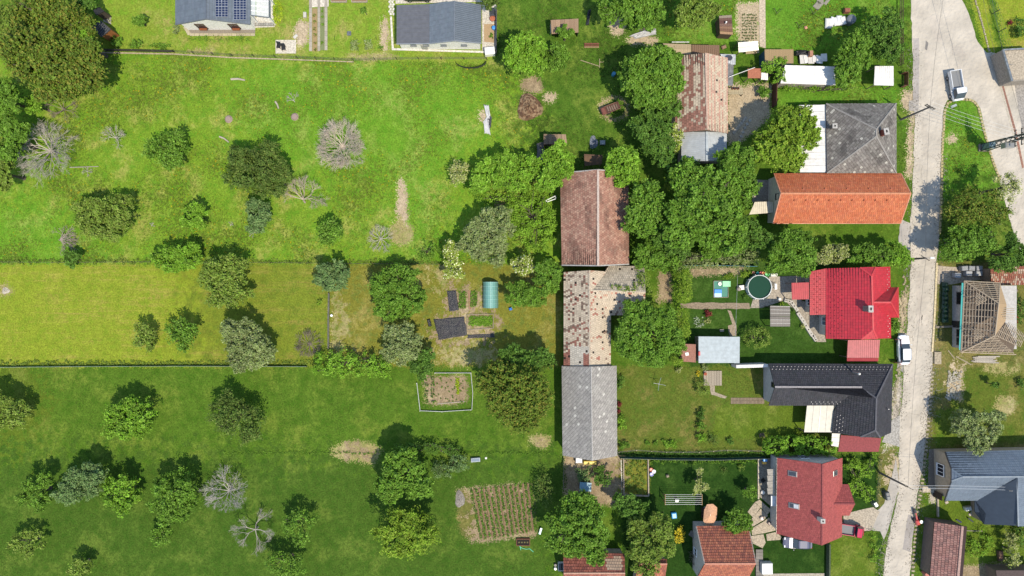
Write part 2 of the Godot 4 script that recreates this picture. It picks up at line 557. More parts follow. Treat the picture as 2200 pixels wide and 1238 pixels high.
# ---------------------------------------------------------------- plants
# leaf colours: [main, second, share of second], linear base colours
var LEAF := {
	"green": [Color(0.090, 0.188, 0.017), Color(0.143, 0.252, 0.037), 0.3],
	"bright": [Color(0.121, 0.255, 0.017), Color(0.185, 0.319, 0.038), 0.35],
	"lime": [Color(0.262, 0.361, 0.014), Color(0.312, 0.394, 0.028), 0.35],
	"dark": [Color(0.068, 0.147, 0.019), Color(0.101, 0.184, 0.031), 0.3],
	"olive": [Color(0.123, 0.199, 0.025), Color(0.185, 0.244, 0.050), 0.32],
	"deep": [Color(0.069, 0.121, 0.020), Color(0.118, 0.162, 0.036), 0.28],
	"grey": [Color(0.156, 0.213, 0.063), Color(0.238, 0.279, 0.119), 0.35],
	"blue": [Color(0.098, 0.172, 0.052), Color(0.148, 0.213, 0.077), 0.3],
	"brown": [Color(0.092, 0.148, 0.017), Color(0.162, 0.166, 0.027), 0.25],
	"yellow": [Color(0.132, 0.230, 0.017), Color(0.196, 0.280, 0.034), 0.32],
	"gold": [Color(0.60, 0.46, 0.03), Color(0.295, 0.312, 0.028), 0.3],
	"blossom": [Color(0.221, 0.295, 0.042), Color(0.80, 0.78, 0.52), 0.16],
	"pale": [Color(0.238, 0.287, 0.070), Color(0.361, 0.369, 0.168), 0.35],
	"maroon": [Color(0.131, 0.021, 0.021), Color(0.180, 0.041, 0.035), 0.3],
	"twig": [Color(0.213, 0.164, 0.115), Color(0.139, 0.107, 0.077), 0.4],
	"weed": [Color(0.138, 0.267, 0.019), Color(0.184, 0.312, 0.036), 0.35],
	"silver": [Color(0.48, 0.54, 0.44), Color(0.164, 0.230, 0.091), 0.4],
}

var leaves := 0
# crown of leaves: lobes [centre, radii]; style 0 clumps, 1 shoots, 2 close-clipped
func crown_mesh(lobes: Array, style: int, leaf: float, thick: float, pal: Array) -> ArrayMesh:
	var v := PackedVector3Array()
	var c := PackedColorArray()
	var ids := PackedInt32Array()
	var a: Color = pal[0]
	var b: Color = pal[1]
	for lb in lobes:
		var o: Vector3 = lb[0]
		var r: Vector3 = lb[1]
		var area := TAU * 0.5 * (r.x * r.z + (r.x + r.z) * r.y * 0.8)
		var seeds := []
		var per := 1
		if style == 0:
			var big := clampf(pow(max(r.x, r.z) / 3.2, 0.5), 0.55, 1.25)
			per = int(35 * thick)
			var n := int(area / (0.9 * big)) + 5
			for i in n:
				var d := Vector3(R(-1, 1), R(-0.45, 1), R(-1, 1)).normalized()
				seeds.append([o + d * r * R(0.64, 1.08), d, R(0.2, 0.5) * big, -d * R(0.0, 0.85)])
			for i in n / 5:
				var d := Vector3(R(-1, 1), R(-0.2, 0.9), R(-1, 1)).normalized()
				seeds.append([o + d * r * R(0.25, 0.6), d, R(0.4, 0.7) * big, Vector3.ZERO])
		elif style == 1:
			per = int(14 * thick)
			var n := int(area / 0.4) + 6
			for i in n:
				var d := Vector3(R(-1, 1), R(-0.35, 1.1), R(-1, 1)).normalized()
				var reach := R(0.72, 1.12)
				var tip: Vector3 = o + d * r * reach
				seeds.append([tip, d, R(0.13, 0.24), -d * R(0.8, 1.5) + Vector3(0, -0.25, 0)])
			for i in n / 6:
				var d := Vector3(R(-1, 1), R(-0.2, 0.9), R(-1, 1)).normalized()
				seeds.append([o + d * r * R(0.2, 0.6), d, R(0.35, 0.6), Vector3.ZERO])
		else:
			per = int(11 * thick)
			var n := int(area / 0.16) + 6
			for i in n:
				var d := Vector3(R(-1, 1), R(-0.6, 1), R(-1, 1)).normalized()
				seeds.append([o + d * r * R(0.86, 1.0), d, R(0.14, 0.3), Vector3.ZERO])
		for s in seeds:
			var hub: Vector3 = s[0]
			var out: Vector3 = s[1]
			var rc: float = s[2] * clampf(r.x / 0.7, 0.3, 1.0)
			var run: Vector3 = s[3]
			var k1 := R(0.68, 1.28)
			for i in per:
				var p := hub + Vector3(R(-1, 1), R(-0.8, 0.8), R(-1, 1)) * rc + run * R(0, 1)
				if p.y < 0.04: p.y = R(0.04, 0.2)
				var nrm := (out * 0.5 + Vector3(R(-0.9, 0.9), R(-0.1, 1.3), R(-0.9, 0.9))).normalized()
				var t := nrm.cross(Vector3(R(-1, 1), R(-1, 1), R(-1, 1))).normalized()
				var w := nrm.cross(t)
				var ln := leaf * R(0.58, 1.18)
				var q := v.size()
				v.append(p - t * ln * 0.5); v.append(p + w * ln * 0.3 + nrm * ln * 0.06); v.append(p + t * ln * 0.5); v.append(p - w * ln * 0.3 + nrm * ln * 0.06)
				var col := (b if rng.randf() < pal[2] else a) * (k1 * R(0.85, 1.15))
				col.a = 1.0
				c.append(col); c.append(col); c.append(col); c.append(col)
				ids.append(q); ids.append(q + 1); ids.append(q + 2); ids.append(q); ids.append(q + 2); ids.append(q + 3)
	leaves += ids.size() / 3
	var arr := []
	arr.resize(Mesh.ARRAY_MAX)
	arr[Mesh.ARRAY_VERTEX] = v; arr[Mesh.ARRAY_COLOR] = c; arr[Mesh.ARRAY_INDEX] = ids
	var m := ArrayMesh.new()
	m.add_surface_from_arrays(Mesh.PRIMITIVE_TRIANGLES, arr)
	return m

func limb(mb: MB, a: Vector3, b: Vector3, r0: float, r1: float, col: Color, sides := 5):
	var mid := a.lerp(b, 0.5) + Vector3(R(-0.12, 0.12), R(0.0, 0.15), R(-0.12, 0.12)) * a.distance_to(b)
	mb.tube(a, mid, r0, (r0 + r1) * 0.5, sides, col); mb.tube(mid, b, (r0 + r1) * 0.5, r1, sides, col)

# tree: lobes are [dx, dy, rx, ry] in plan numbers round x, y; tall = crown centre height in metres
func tree(called: String, label: String, x: float, y: float, tall: float, lobes: Array, style: int, pal: String, thick := 1.0, leaf := 0.34, flat := 0.8, group := "trees"):
	var foot := P(x, y, tall); foot.y = 0.0
	var cat := "shrub" if group == "shrubs" or group == "hedges" else "tree"
	if group == "hedges": cat = "hedge"
	var o := thing(called, label, cat, foot, "")
	var ls := []
	var bark := MB.new()
	var bc := tone(Color(0.13, 0.105, 0.085), R(0.8, 1.2))
	var widest := 0.0
	for l in lobes: widest = max(widest, l[2])
	var fork := foot + Vector3(0, max(0.15, tall - widest * S * flat * 0.75), 0)
	bark.tube(foot, foot.lerp(fork, 0.12), widest * 0.0085, widest * 0.0055, 8, bc)
	bark.tube(foot.lerp(fork, 0.12), fork, widest * 0.0055, widest * 0.0042, 8, bc)
	for l in lobes:
		var p := P(x + l[0], y + l[1], tall)
		var rr := Vector3(l[2] * S, 0, l[3] * S) * (1.0 - tall / EYE)
		rr.y = min(rr.x, rr.z) * flat
		p.y = max(tall, rr.y * 0.55)
		ls.append([p - foot, rr * (0.86 if group == "trees" else 1.0)])
		if group == "trees" and l[2] > 15:
			for i in 6:
				var t := TAU * (i + R(0.1, 0.9)) / 6.0
				var k := R(0.3, 0.46)
				var far := R(0.55, 1.02) - k * 0.5
				var hub := p - foot + Vector3(cos(t) * rr.x * far, R(-0.35, 0.55) * rr.y, sin(t) * rr.z * far)
				hub.y = max(hub.y, rr.y * k * 0.8)
				ls.append([hub, rr * Vector3(k, k * R(0.8, 1.3), k)])
		var n := 7 if lobes.size() == 1 else 4
		for i in n:
			var d := Vector3(R(-1, 1), R(0.1, 0.9), R(-1, 1)).normalized()
			limb(bark, fork, p + d * rr * 0.7, widest * 0.0024, widest * 0.0007, bc)
	part(o, "trunk", bark, M.bark)
	var cr := MeshInstance3D.new()
	cr.name = "crown"
	cr.mesh = crown_mesh(ls, style, leaf, thick, LEAF[pal]); cr.material_override = M.leaf
	o.add_child(cr)
	return o

# leafless tree or branches: grows twigs from a foot
func grow(mb: MB, a: Vector3, d: Vector3, ln: float, r: float, depth: int, col: Color, droop: float):
	if mb.v.size() > 130000: return
	var b := a + d * ln
	if b.y < 0.06: b.y = 0.06 + R(0, 0.06)
	mb.tube(a, b, r, r * 0.7, 4 if depth < 3 else 3, col)
	if depth <= 0: return
	var n := 3 if depth > 1 else 4
	for i in n:
		var e := (d + Vector3(R(-1, 1), R(-0.5, 0.6) - droop, R(-1, 1)) * 0.75).normalized()
		grow(mb, a.lerp(b, R(0.55, 1.0)), e, ln * R(0.62, 0.86), max(0.012, r * R(0.5, 0.62)), depth - 1, col, droop)

func bare(called: String, label: String, x: float, y: float, r: float, tall: float, col: Color, arms := 7, depth := 4, lean := Vector3.ZERO, spread := TAU, thick := 1.0, cat := "tree"):
	var foot := P(x, y, tall * 0.6); foot.y = 0.0
	var o := thing(called, label, cat, foot)
	var w := r * S
	var mb := MB.new()
	var fork := foot + Vector3(0, tall * 0.35, 0) + lean * 0.3
	mb.tube(foot, fork, 0.035 * w * thick + 0.04, 0.026 * w * thick + 0.03, 7, col)
	part(o, "trunk", mb, M.bark)
	var start := atan2(lean.z, lean.x)
	var br := MB.new()
	for i in arms:
		var t := start + spread * ((i + R(0.2, 0.8)) / arms - 0.5)
		var d := Vector3(cos(t), R(0.12, 0.9) if tall > 1.5 else R(0.02, 0.25), sin(t)).normalized()
		grow(br, fork, d, w * 0.43, 0.015 * w * thick + 0.018, depth, tone(col, R(0.85, 1.15)), 0.0)
	part(o, "branches", br, M.bark)
	return o

func bush(label: String, x: float, y: float, rx: float, ry: float, high: float, pal: String, style := 2, thick := 0.8, leaf := 0.22, called := "garden_shrub", group := "shrubs"):
	var foot := P(x, y, high * 0.5); foot.y = 0.0
	var o := thing(called, label, "shrub", foot)
	var st := MB.new()
	for i in 4:
		st.tube(foot, foot + Vector3(R(-0.5, 0.5) * rx * S, high * 0.6, R(-0.5, 0.5) * ry * S), 0.02, 0.008, 4, Color(0.1, 0.08, 0.06))
	part(o, "stem", st, M.bark)
	var cr := MeshInstance3D.new()
	cr.name = "foliage"
	cr.mesh = crown_mesh([[Vector3(0, high * 0.5, 0), Vector3(rx * S, high * 0.5, ry * S)]], style, leaf, thick, LEAF[pal]); cr.material_override = M.leaf
	o.add_child(cr)
	return o
func make_trees():
	var ash := Color(0.58, 0.53, 0.47)
	# --- top left corner and meadow
	tree("broadleaf_tree", "huge brownish-green tree filling the top left corner of the photo", 128, 140, 7.5, [[-60, -30, 75, 70], [20, 0, 85, 70], [-10, 48, 62, 40], [60, 20, 50, 45]], 1, "brown", 1.0, 0.4, 0.8)
	tree("broadleaf_tree", "rusty brown-topped tree at the top edge beside the dark garden sheds", 105, 28, 6.0, [[-40, 0, 55, 45], [25, 5, 62, 48], [70, 30, 40, 30]], 1, "brown", 1.0, 0.38, 0.8)
	tree("broadleaf_tree", "small bright green tree between the brown corner trees and the sheds", 178, 92, 5.5, [[0, 0, 36, 33], [10, 15, 24, 22]], 0, "bright", 1.0, 0.36)
	tree("broadleaf_tree", "dark green tree cut by the top edge above the dark sheds", 185, 2, 4.0, [[0, 0, 28, 18]], 0, "dark")
	tree("broadleaf_tree", "green tree on the left edge just below the brown corner tree", 14, 215, 5.5, [[0, 0, 42, 48], [-14, 30, 30, 30]], 0, "green")
	tree("broadleaf_tree", "tall dark green tree on the left edge beside the largest leafless tree", 16, 300, 5.5, [[0, 0, 44, 50], [18, -20, 28, 30]], 0, "green")
	tree("broadleaf_tree", "lowest of the three green trees on the upper left edge", 2, 372, 4.5, [[0, 0, 40, 40]], 0, "olive")
	tree("broadleaf_tree", "little fresh green tree below the brown corner tree, next to a dark gap", 74, 226, 3.0, [[0, 0, 24, 22]], 0, "bright")
	tree("broadleaf_tree", "green-brown tree in the very top left corner", 0, 62, 5.0, [[0, 0, 40, 60]], 0, "olive")
	bare("dead_tree", "brown leafless branches poking out under the brown corner tree", 130, 232, 38, 1.6, Color(0.33, 0.26, 0.21), 8, 3, Vector3(0.6, 0, 0.4))
	bare("dead_tree", "largest leafless grey tree, near the left edge of the meadow", 100, 322, 66, 3.6, ash, 15, 4)
	bare("dead_tree", "small leafless tree fanning to one side, left in the meadow", 244, 298, 30, 1.6, ash, 7, 3, Vector3(0.3, 0, -0.6), 4.4)
	bare("brush_pile", "low heap of grey brush beside the long grey pole", 186, 368, 14, 0.5, ash, 6, 2, Vector3.ZERO, TAU, 0.6, "brush pile")
	tree("fruit_tree", "spiky green fruit tree right of the small fanning dead tree", 362, 322, 2.9, [[0, 0, 46, 44], [8, 14, 38, 34]], 1, "green")
	tree("fruit_tree", "dense dark green tree in the middle of the upper meadow", 557, 362, 3.8, [[0, 5, 62, 66], [-38, -22, 34, 30], [45, 16, 30, 42]], 0, "deep", 1.0, 0.3)
	bush("lime yellow bush tucked against the dark meadow tree", 500, 370, 17, 18, 1.9, "lime", 0, 1.0, 0.28)
	bare("dead_tree", "round pale leafless tree with very dense twigs, alone in the upper meadow", 735, 314, 54, 3.0, Color(0.70, 0.60, 0.50), 26, 4, Vector3.ZERO, TAU, 0.7)
	bare("dead_tree", "leafless tree with a clear trunk below the dark meadow tree", 648, 432, 50, 2.6, Color(0.58, 0.48, 0.39), 6, 4, Vector3(0.1, 0, -1.0), 3.6)
	bare("dead_tree", "fan of leafless branches lying at the lower left of the meadow", 122, 515, 40, 1.0, Color(0.50, 0.41, 0.35), 9, 3, Vector3(1.0, 0, -0.1), 2.2)
	bare("dead_tree", "leafless bush next to the worn pale track", 816, 512, 32, 1.4, ash, 9, 3, Vector3(0.3, 0, 0.2))
	bare("brush_pile", "little heap of dead twigs below the blue-green orchard tree", 544, 500, 14, 0.4, ash, 5, 2, Vector3.ZERO, TAU, 0.6, "brush pile")
	tree("fruit_tree", "wide olive fruit tree right of the fan of dead branches", 222, 462, 3.2, [[-24, 0, 44, 40], [28, -6, 44, 46], [4, 26, 46, 34]], 0, "olive", 1.0, 0.3)
	tree("fruit_tree", "small bright round tree alone in the lower meadow", 418, 468, 2.4, [[0, 0, 34, 32]], 0, "bright")
	tree("fruit_tree", "blue-green tree just below the dense dark meadow tree", 556, 462, 2.8, [[0, -4, 33, 34], [-4, 22, 24, 20]], 0, "blue", 0.9, 0.3)
	tree("fruit_tree", "small tree below the leafless trunked tree", 708, 498, 2.6, [[0, 0, 33, 34]], 1, "green", 0.8)
	tree("fruit_tree", "tiny dark tree astride the upper meadow fence", 155, 556, 1.8, [[0, 0, 19, 18]], 0, "dark")
	# --- yellow strip and orchard garden
	tree("fruit_tree", "bright green tree overhanging the fence at the top of the yellow strip", 382, 557, 3.0, [[-12, 0, 44, 36], [22, -4, 34, 34]], 0, "bright")
	tree("fruit_tree", "large olive tree standing at the middle of the yellow strip", 486, 608, 3.8, [[0, -14, 58, 50], [0, 20, 56, 44], [-10, -30, 40, 36]], 1, "olive")
	tree("fruit_tree", "large greyish apple tree on the lower edge of the yellow strip", 532, 735, 3.6, [[0, 0, 58, 50], [-28, -20, 36, 34], [26, 28, 38, 36], [-10, 40, 40, 24]], 0, "grey", 1.0, 0.3)
	tree("fruit_tree", "smaller left tree of the pair on the yellow strip", 312, 725, 2.4, [[0, 0, 28, 36]], 1, "olive", 0.8)
	tree("fruit_tree", "right tree of the pair on the yellow strip", 390, 716, 2.8, [[0, 0, 38, 42]], 1, "green", 0.85)
	tree("fruit_tree", "blue-green tree at the top of the low garden wall", 718, 595, 2.8, [[0, 0, 40, 36]], 0, "blue")
	tree("fruit_tree", "large mixed green tree in the middle of the orchard garden", 850, 628, 3.6, [[-26, -12, 40, 44], [24, 14, 46, 46], [10, -34, 46, 28], [-14, 38, 40, 30]], 0, "green", 1.0, 0.3)
	tree("fruit_tree", "grey-green tree left of the black weed-cloth beds", 866, 735, 3.2, [[0, 0, 48, 44], [-10, 22, 44, 30]], 0, "grey", 1.0, 0.28)
	tree("broadleaf_tree", "dark green bushy tree at the end of the bright shrub row", 905, 782, 2.6, [[0, 0, 36, 32]], 0, "dark")
	tree("hazel_shrub", "long bright green shrub along the white mesh fence", 745, 780, 1.8, [[-48, 4, 34, 28], [-8, 0, 40, 32], [40, 4, 44, 30], [72, 12, 26, 24]], 0, "bright", 0.9, 0.28, 0.7, "hedges")
	bare("brush_pile", "brown heap of cut branches at the foot of the low garden wall", 664, 740, 32, 1.0, Color(0.26, 0.20, 0.18), 16, 3, Vector3.ZERO, TAU, 0.6, "brush pile")
	# --- lower lawns
	tree("fruit_tree", "olive tree cut by the left edge on the lower lawn", 22, 890, 3.4, [[0, 0, 48, 40], [-20, -24, 34, 30]], 0, "olive", 1.0, 0.3)
	tree("fruit_tree", "bright green round tree on the left of the lower lawn", 282, 893, 3.6, [[0, 0, 58, 54], [-16, 14, 46, 40]], 0, "bright", 0.95, 0.3)
	tree("fruit_tree", "dark olive round tree with a wide dark shadow on the lower lawn", 516, 898, 3.6, [[0, 6, 62, 50], [-30, -30, 34, 28]], 1, "deep", 1.0, 0.3)
	tree("fruit_tree", "grey-leaved tree left of the brightest bottom tree", 178, 1036, 3.4, [[0, 0, 52, 42], [20, -20, 40, 28], [-30, 20, 34, 30]], 0, "blue", 0.75, 0.3)
	tree("fruit_tree", "brightest small round tree in the bottom left orchard", 262, 1060, 3.0, [[0, 0, 46, 44]], 0, "bright")
	tree("fruit_tree", "dim green tree leftmost in the bottom orchard row", 78, 1062, 3.0, [[0, 0, 36, 38], [20, -30, 20, 22]], 0, "green", 0.6, 0.3)
	tree("fruit_tree", "mid green tree between the brightest tree and the grey dead one", 378, 1060, 3.4, [[0, 0, 54, 56], [-14, 30, 40, 36]], 0, "green", 0.85, 0.3)
	tree("fruit_tree", "pale sparse tree near the bottom left corner", 58, 1168, 2.4, [[0, 0, 36, 28]], 0, "olive", 0.5, 0.3)
	tree("fruit_tree", "small sparse sapling below the mid green orchard tree", 345, 1150, 2.0, [[0, 0, 24, 24]], 0, "green", 0.6, 0.28)
	bare("dead_tree", "pale grey leafless tree with long arching branches, lower left", 488, 1058, 48, 3.0, Color(0.58, 0.54, 0.50), 10, 4)
	bare("dead_tree", "bare tree with ring-like crooked limbs at the bottom", 544, 1142, 48, 3.0, Color(0.55, 0.50, 0.45), 5, 4)
	tree("fruit_tree", "sparse green tree right of the crooked bare tree", 640, 1128, 3.0, [[0, 0, 44, 38]], 0, "green", 0.45, 0.3)
	tree("fruit_tree", "sparse tree cut by the bottom edge under the crooked bare tree", 612, 1212, 3.0, [[0, 0, 50, 30]], 0, "green", 0.5, 0.3)
	tree("fruit_tree", "sparse yellow-green sapling at the bottom left edge", 172, 1215, 2.0, [[0, 0, 28, 22]], 0, "olive", 0.5, 0.3)
	tree("broadleaf_tree", "tall dark tree above the yellow-green tree at the bottom centre", 866, 1030, 5.0, [[0, -10, 54, 50], [-30, 20, 36, 34], [34, 16, 34, 34], [0, -46, 32, 26]], 0, "green", 1.0, 0.36)
	tree("broadleaf_tree", "large yellow-green round tree at the bottom centre", 873, 1142, 4.6, [[0, 8, 76, 56], [0, -20, 56, 40]], 0, "yellow", 1.0, 0.32)
	tree("scrub", "blue-grey scrub between the bottom centre trees and the crop rows", 965, 1010, 1.4, [[-10, 0, 30, 22], [22, -18, 24, 22]], 0, "blue", 0.7, 0.26, 0.8, "shrubs")
	tree("scrub", "straggly scrub along the lower lawn edge behind the tall dark tree", 930, 960, 1.2, [[-60, 4, 30, 16], [-10, 0, 34, 16], [40, 6, 26, 14]], 0, "dark", 0.7, 0.26, 0.8, "shrubs")
	tree("cherry_tree", "very large yellow-brown cherry tree left of the grey barn", 1110, 845, 6.0, [[0, 0, 80, 74], [0, 40, 62, 44], [-34, -30, 52, 50], [40, 10, 50, 60]], 1, "brown", 1.15, 0.34, 0.75)
	tree("broadleaf_tree", "dark green tree behind the big cherry tree, beside the patched barn", 1160, 772, 4.0, [[0, 0, 40, 30], [-50, -4, 40, 26]], 0, "dark")
	tree("vine_bush", "brown-green vine bush at the right end of the crop rows", 1168, 1048, 1.8, [[0, 0, 26, 42]], 1, "deep", 0.9, 0.26, 0.8, "shrubs")
	tree("walnut_tree", "big dark green walnut tree over the bottom tiled shed", 1246, 1128, 5.5, [[0, 0, 66, 66], [-34, 20, 46, 50], [20, 44, 50, 40], [0, -44, 52, 34]], 0, "green", 1.05, 0.36)
	tree("broadleaf_tree", "olive-leaved tree right of the big bottom walnut", 1394, 1158, 4.6, [[0, 0, 52, 56], [-16, 46, 36, 36], [30, -6, 30, 40]], 0, "olive", 1.0, 0.3)
	tree("broadleaf_tree", "dark small tree between the bottom walnut and the clothes line", 1358, 1095, 3.4, [[0, 0, 36, 30], [-28, -16, 16, 22]], 0, "dark", 0.9, 0.3)
	bush("dark green shrub beside the small blue roof", 1294, 1022, 24, 26, 2.4, "dark", 0, 1.0, 0.26)
	bush("greyish shrub left of the dark shrub in the fenced dirt pen", 1256, 1020, 20, 20, 2.0, "blue", 0, 0.8, 0.26)
	# --- the wood between the barns
	tree("walnut_tree", "largest green tree, in the wood right of the red-brown barn", 1516, 448, 7.5, [[0, 0, 82, 78], [-40, -66, 46, 38], [-46, 40, 50, 56], [46, 50, 52, 56], [20, -40, 58, 50]], 0, "green", 1.1, 0.38, 0.7)
	tree("willow_tree", "dark drooping tree leaning over the red-brown barn roof", 1388, 450, 6.5, [[0, -10, 48, 62], [-4, 30, 44, 36]], 1, "green", 1.1, 0.36)
	tree("broadleaf_tree", "bright rounded tree at the top corner of the red-brown barn", 1340, 350, 5.5, [[0, 0, 44, 44], [8, 28, 30, 28]], 0, "bright", 1.0, 0.34)
	tree("broadleaf_tree", "dark grey-green tree left of the light blue metal roof", 1405, 296, 5.0, [[0, 0, 52, 46], [20, 30, 36, 36], [-20, -30, 36, 30]], 0, "dark", 0.95, 0.32)
	tree("elder_tree", "pale flowering elder against the striped barn's lower corner", 1452, 300, 4.0, [[0, 0, 18, 32]], 0, "blossom", 0.9, 0.28)
	tree("ash_tree", "dense dark green tree below the light blue metal roof", 1578, 366, 6.0, [[0, 0, 48, 54], [16, 44, 34, 44], [-4, -28, 34, 30]], 0, "green", 1.15, 0.3)
	tree("walnut_tree", "big clumpy tree covering the striped barn's left side", 1398, 160, 6.0, [[0, 0, 66, 58], [-22, 10, 50, 50], [28, 22, 46, 46], [20, -26, 50, 40], [0, 44, 46, 36]], 0, "green", 1.05, 0.36)
	tree("broadleaf_tree", "yellow-green clumpy tree left of the white lean-to roof", 1686, 296, 6.0, [[0, 0, 64, 54], [-34, 14, 48, 44], [38, -10, 40, 38], [6, 46, 50, 34], [10, -40, 48, 32]], 0, "yellow", 1.05, 0.36)
	tree("broadleaf_tree", "low green tree at the lower right corner of the red-brown barn", 1396, 546, 4.0, [[0, 0, 44, 36], [34, 14, 34, 26]], 0, "green", 1.0, 0.3)
	tree("ivy_hedge", "greyish ivy hedge along the top of the pool garden", 1546, 552, 2.2, [[-80, 8, 40, 20], [-20, 6, 44, 20], [44, -2, 46, 30], [20, -26, 40, 20]], 0, "grey", 0.9, 0.24, 0.8, "hedges")
	tree("broadleaf_tree", "dark round tree above the pool, below the orange roof", 1702, 546, 5.0, [[0, 0, 52, 46], [-30, 14, 36, 36], [26, 16, 34, 32], [6, -30, 46, 28]], 0, "green", 1.05, 0.32)
	tree("broadleaf_tree", "small yellowish tree above the red house's roof", 1794, 545, 3.4, [[0, 0, 34, 26], [-24, 10, 20, 18]], 0, "pale", 0.9, 0.28)
	tree("broadleaf_tree", "green tree behind the red house, second from the road", 1868, 548, 3.6, [[-8, 0, 42, 26], [26, -2, 24, 26]], 0, "green", 1.0, 0.3)
	tree("broadleaf_tree", "bright tree at the roadside corner of the red house", 1928, 545, 3.6, [[0, 0, 28, 30]], 0, "bright", 1.0, 0.3)
	tree("broadleaf_tree", "large round tree hanging over the patched barn roof", 1396, 712, 6.0, [[0, 0, 70, 62], [-46, 10, 38, 46], [44, 24, 36, 40], [-6, 44, 58, 34], [-20, -36, 48, 34]], 0, "green", 1.1, 0.3)
	tree("thuja_hedge", "tall clipped thuja left of the sandpit lawn", 1468, 618, 2.2, [[0, -18, 18, 20], [0, 12, 19, 22]], 2, "yellow", 1.0, 0.2, 1.3, "hedges")
	tree("thuja_hedge", "middle thuja left of the silver flower bed", 1464, 695, 2.0, [[0, -18, 15, 20], [0, 14, 17, 24]], 2, "yellow", 1.0, 0.2, 1.3, "hedges")
	tree("thuja_hedge", "smallest thuja beside the terracotta shed", 1455, 766, 1.4, [[0, 0, 12, 18]], 2, "yellow", 1.0, 0.2, 1.3, "hedges")
	tree("broadleaf_tree", "dark low tree filling the gap above the largest green tree", 1470, 372, 4.5, [[0, 0, 40, 36]], 0, "dark", 0.9, 0.34)
	tree("broadleaf_tree", "dark low tree between the drooping and the largest green tree", 1436, 500, 4.5, [[0, 0, 38, 44], [20, 34, 34, 26]], 0, "dark", 0.9, 0.34)
	tree("broadleaf_tree", "dark tree right of the largest green tree, near the orange house", 1606, 500, 4.2, [[0, 0, 36, 40], [30, 14, 30, 26]], 0, "dark", 0.9, 0.32)
	tree("broadleaf_tree", "dark low tree under the ivy hedge's upper edge", 1545, 532, 3.4, [[0, 0, 52, 24]], 0, "green", 0.9, 0.32)
	tree("broadleaf_tree", "dark tree between the clumpy tree and the light blue roof", 1440, 232, 4.2, [[0, 0, 30, 34]], 0, "dark", 0.9, 0.32)
	# --- thicket left of the red-brown barn
	tree("scrub_tree", "pale half-dry tree at the left tip of the thicket", 985, 372, 2.6, [[0, 0, 26, 32]], 1, "pale", 0.8, 0.28)
	tree("broadleaf_tree", "left leafy tree of the thicket row facing the meadow", 1040, 374, 3.4, [[0, 0, 36, 34], [-8, 24, 26, 22]], 0, "bright", 1.0, 0.32)
	tree("broadleaf_tree", "tallest middle tree of the thicket row facing the meadow", 1104, 362, 4.0, [[-16, -6, 36, 34], [22, -4, 38, 36], [0, 26, 44, 28]], 0, "bright", 1.0, 0.32)
	tree("broadleaf_tree", "leafy tree between the tumbledown shacks and the red-brown barn", 1196, 352, 4.4, [[0, -6, 36, 40], [-16, 34, 32, 34], [22, 0, 22, 30]], 0, "bright", 1.0, 0.32)
	tree("scrub", "low bright scrub filling the ground left of the barn", 1150, 470, 1.2, [[-40, -20, 34, 30], [0, -46, 40, 30], [14, 0, 40, 40], [0, 46, 44, 34], [-30, 20, 30, 30]], 0, "weed", 0.75, 0.26, 0.6, "shrubs")
	tree("broadleaf_tree", "grey-green leafy tree in the middle of the thicket", 1046, 508, 4.2, [[0, 0, 52, 52], [20, -34, 40, 34], [10, 34, 48, 34], [-28, 6, 34, 40]], 0, "grey", 1.0, 0.28)
	tree("elder_tree", "creamy flowering elder at the left of the thicket", 970, 552, 2.8, [[0, -16, 24, 30], [4, 24, 24, 26]], 0, "blossom", 1.0, 0.26)
	tree("elder_tree", "creamy flowering elder by the green tunnel greenhouse", 1122, 570, 2.8, [[0, 0, 28, 24]], 0, "blossom", 1.0, 0.26)
	tree("broadleaf_tree", "green tree at the upper left corner of the patched barn", 1182, 592, 3.4, [[0, 0, 34, 34], [-8, 24, 30, 24]], 0, "green", 1.0, 0.3)
	tree("broadleaf_tree", "green bush tree right of the tunnel greenhouse", 1118, 630, 2.6, [[0, 0, 36, 28], [24, 10, 32, 24]], 0, "green", 1.0, 0.28)
	tree("scrub", "low dark nettles at the meadow's lower right corner", 920, 540, 0.7, [[0, 0, 28, 22]], 0, "green", 0.6, 0.22, 0.6, "shrubs")
	tree("scrub", "patch of weeds under the thicket row", 1060, 425, 1.0, [[0, 0, 40, 22], [50, 10, 34, 26]], 0, "weed", 0.7, 0.24, 0.6, "shrubs")
	# --- top yards
	tree("broadleaf_tree", "bright round tree right of the grey-roofed house at the top", 1130, 112, 4.6, [[0, 0, 50, 50], [-10, 16, 44, 38]], 0, "bright", 1.0, 0.32)
	tree("broadleaf_tree", "smaller paler tree touching the bright round tree on its right", 1196, 122, 3.0, [[0, 0, 32, 36]], 0, "green", 0.8, 0.3)
	tree("broadleaf_tree", "dark conifer-like tree at the top edge beside the grey house", 1052, 2, 3.4, [[0, 0, 22, 18]], 1, "deep")
	tree("walnut_tree", "tree at the top edge above the tarped woodpile", 1372, 22, 5.2, [[-10, 0, 52, 46], [22, 10, 38, 36], [-60, 0, 32, 26]], 0, "green", 1.0, 0.36)
	tree("walnut_tree", "tree at the top edge left of the plank-roofed hut", 1498, 24, 4.8, [[0, 0, 50, 40], [-24, 10, 34, 30]], 0, "olive", 1.0, 0.34)
	tree("young_tree", "small tree growing in front of the tan-roofed hut", 1216, 70, 3.0, [[0, 0, 18, 16]], 0, "green", 0.9, 0.3)
	tree("broadleaf_tree", "loose tree right of the long white roof", 1830, 118, 4.6, [[0, 0, 36, 50], [-10, 40, 30, 34], [14, -28, 30, 30]], 0, "green", 0.85, 0.32)
	tree("broadleaf_tree", "dark loose tree beside the road at the top right", 1902, 72, 4.2, [[0, -6, 44, 40], [6, 36, 34, 30], [-20, -10, 28, 26]], 0, "dark", 0.8, 0.32)
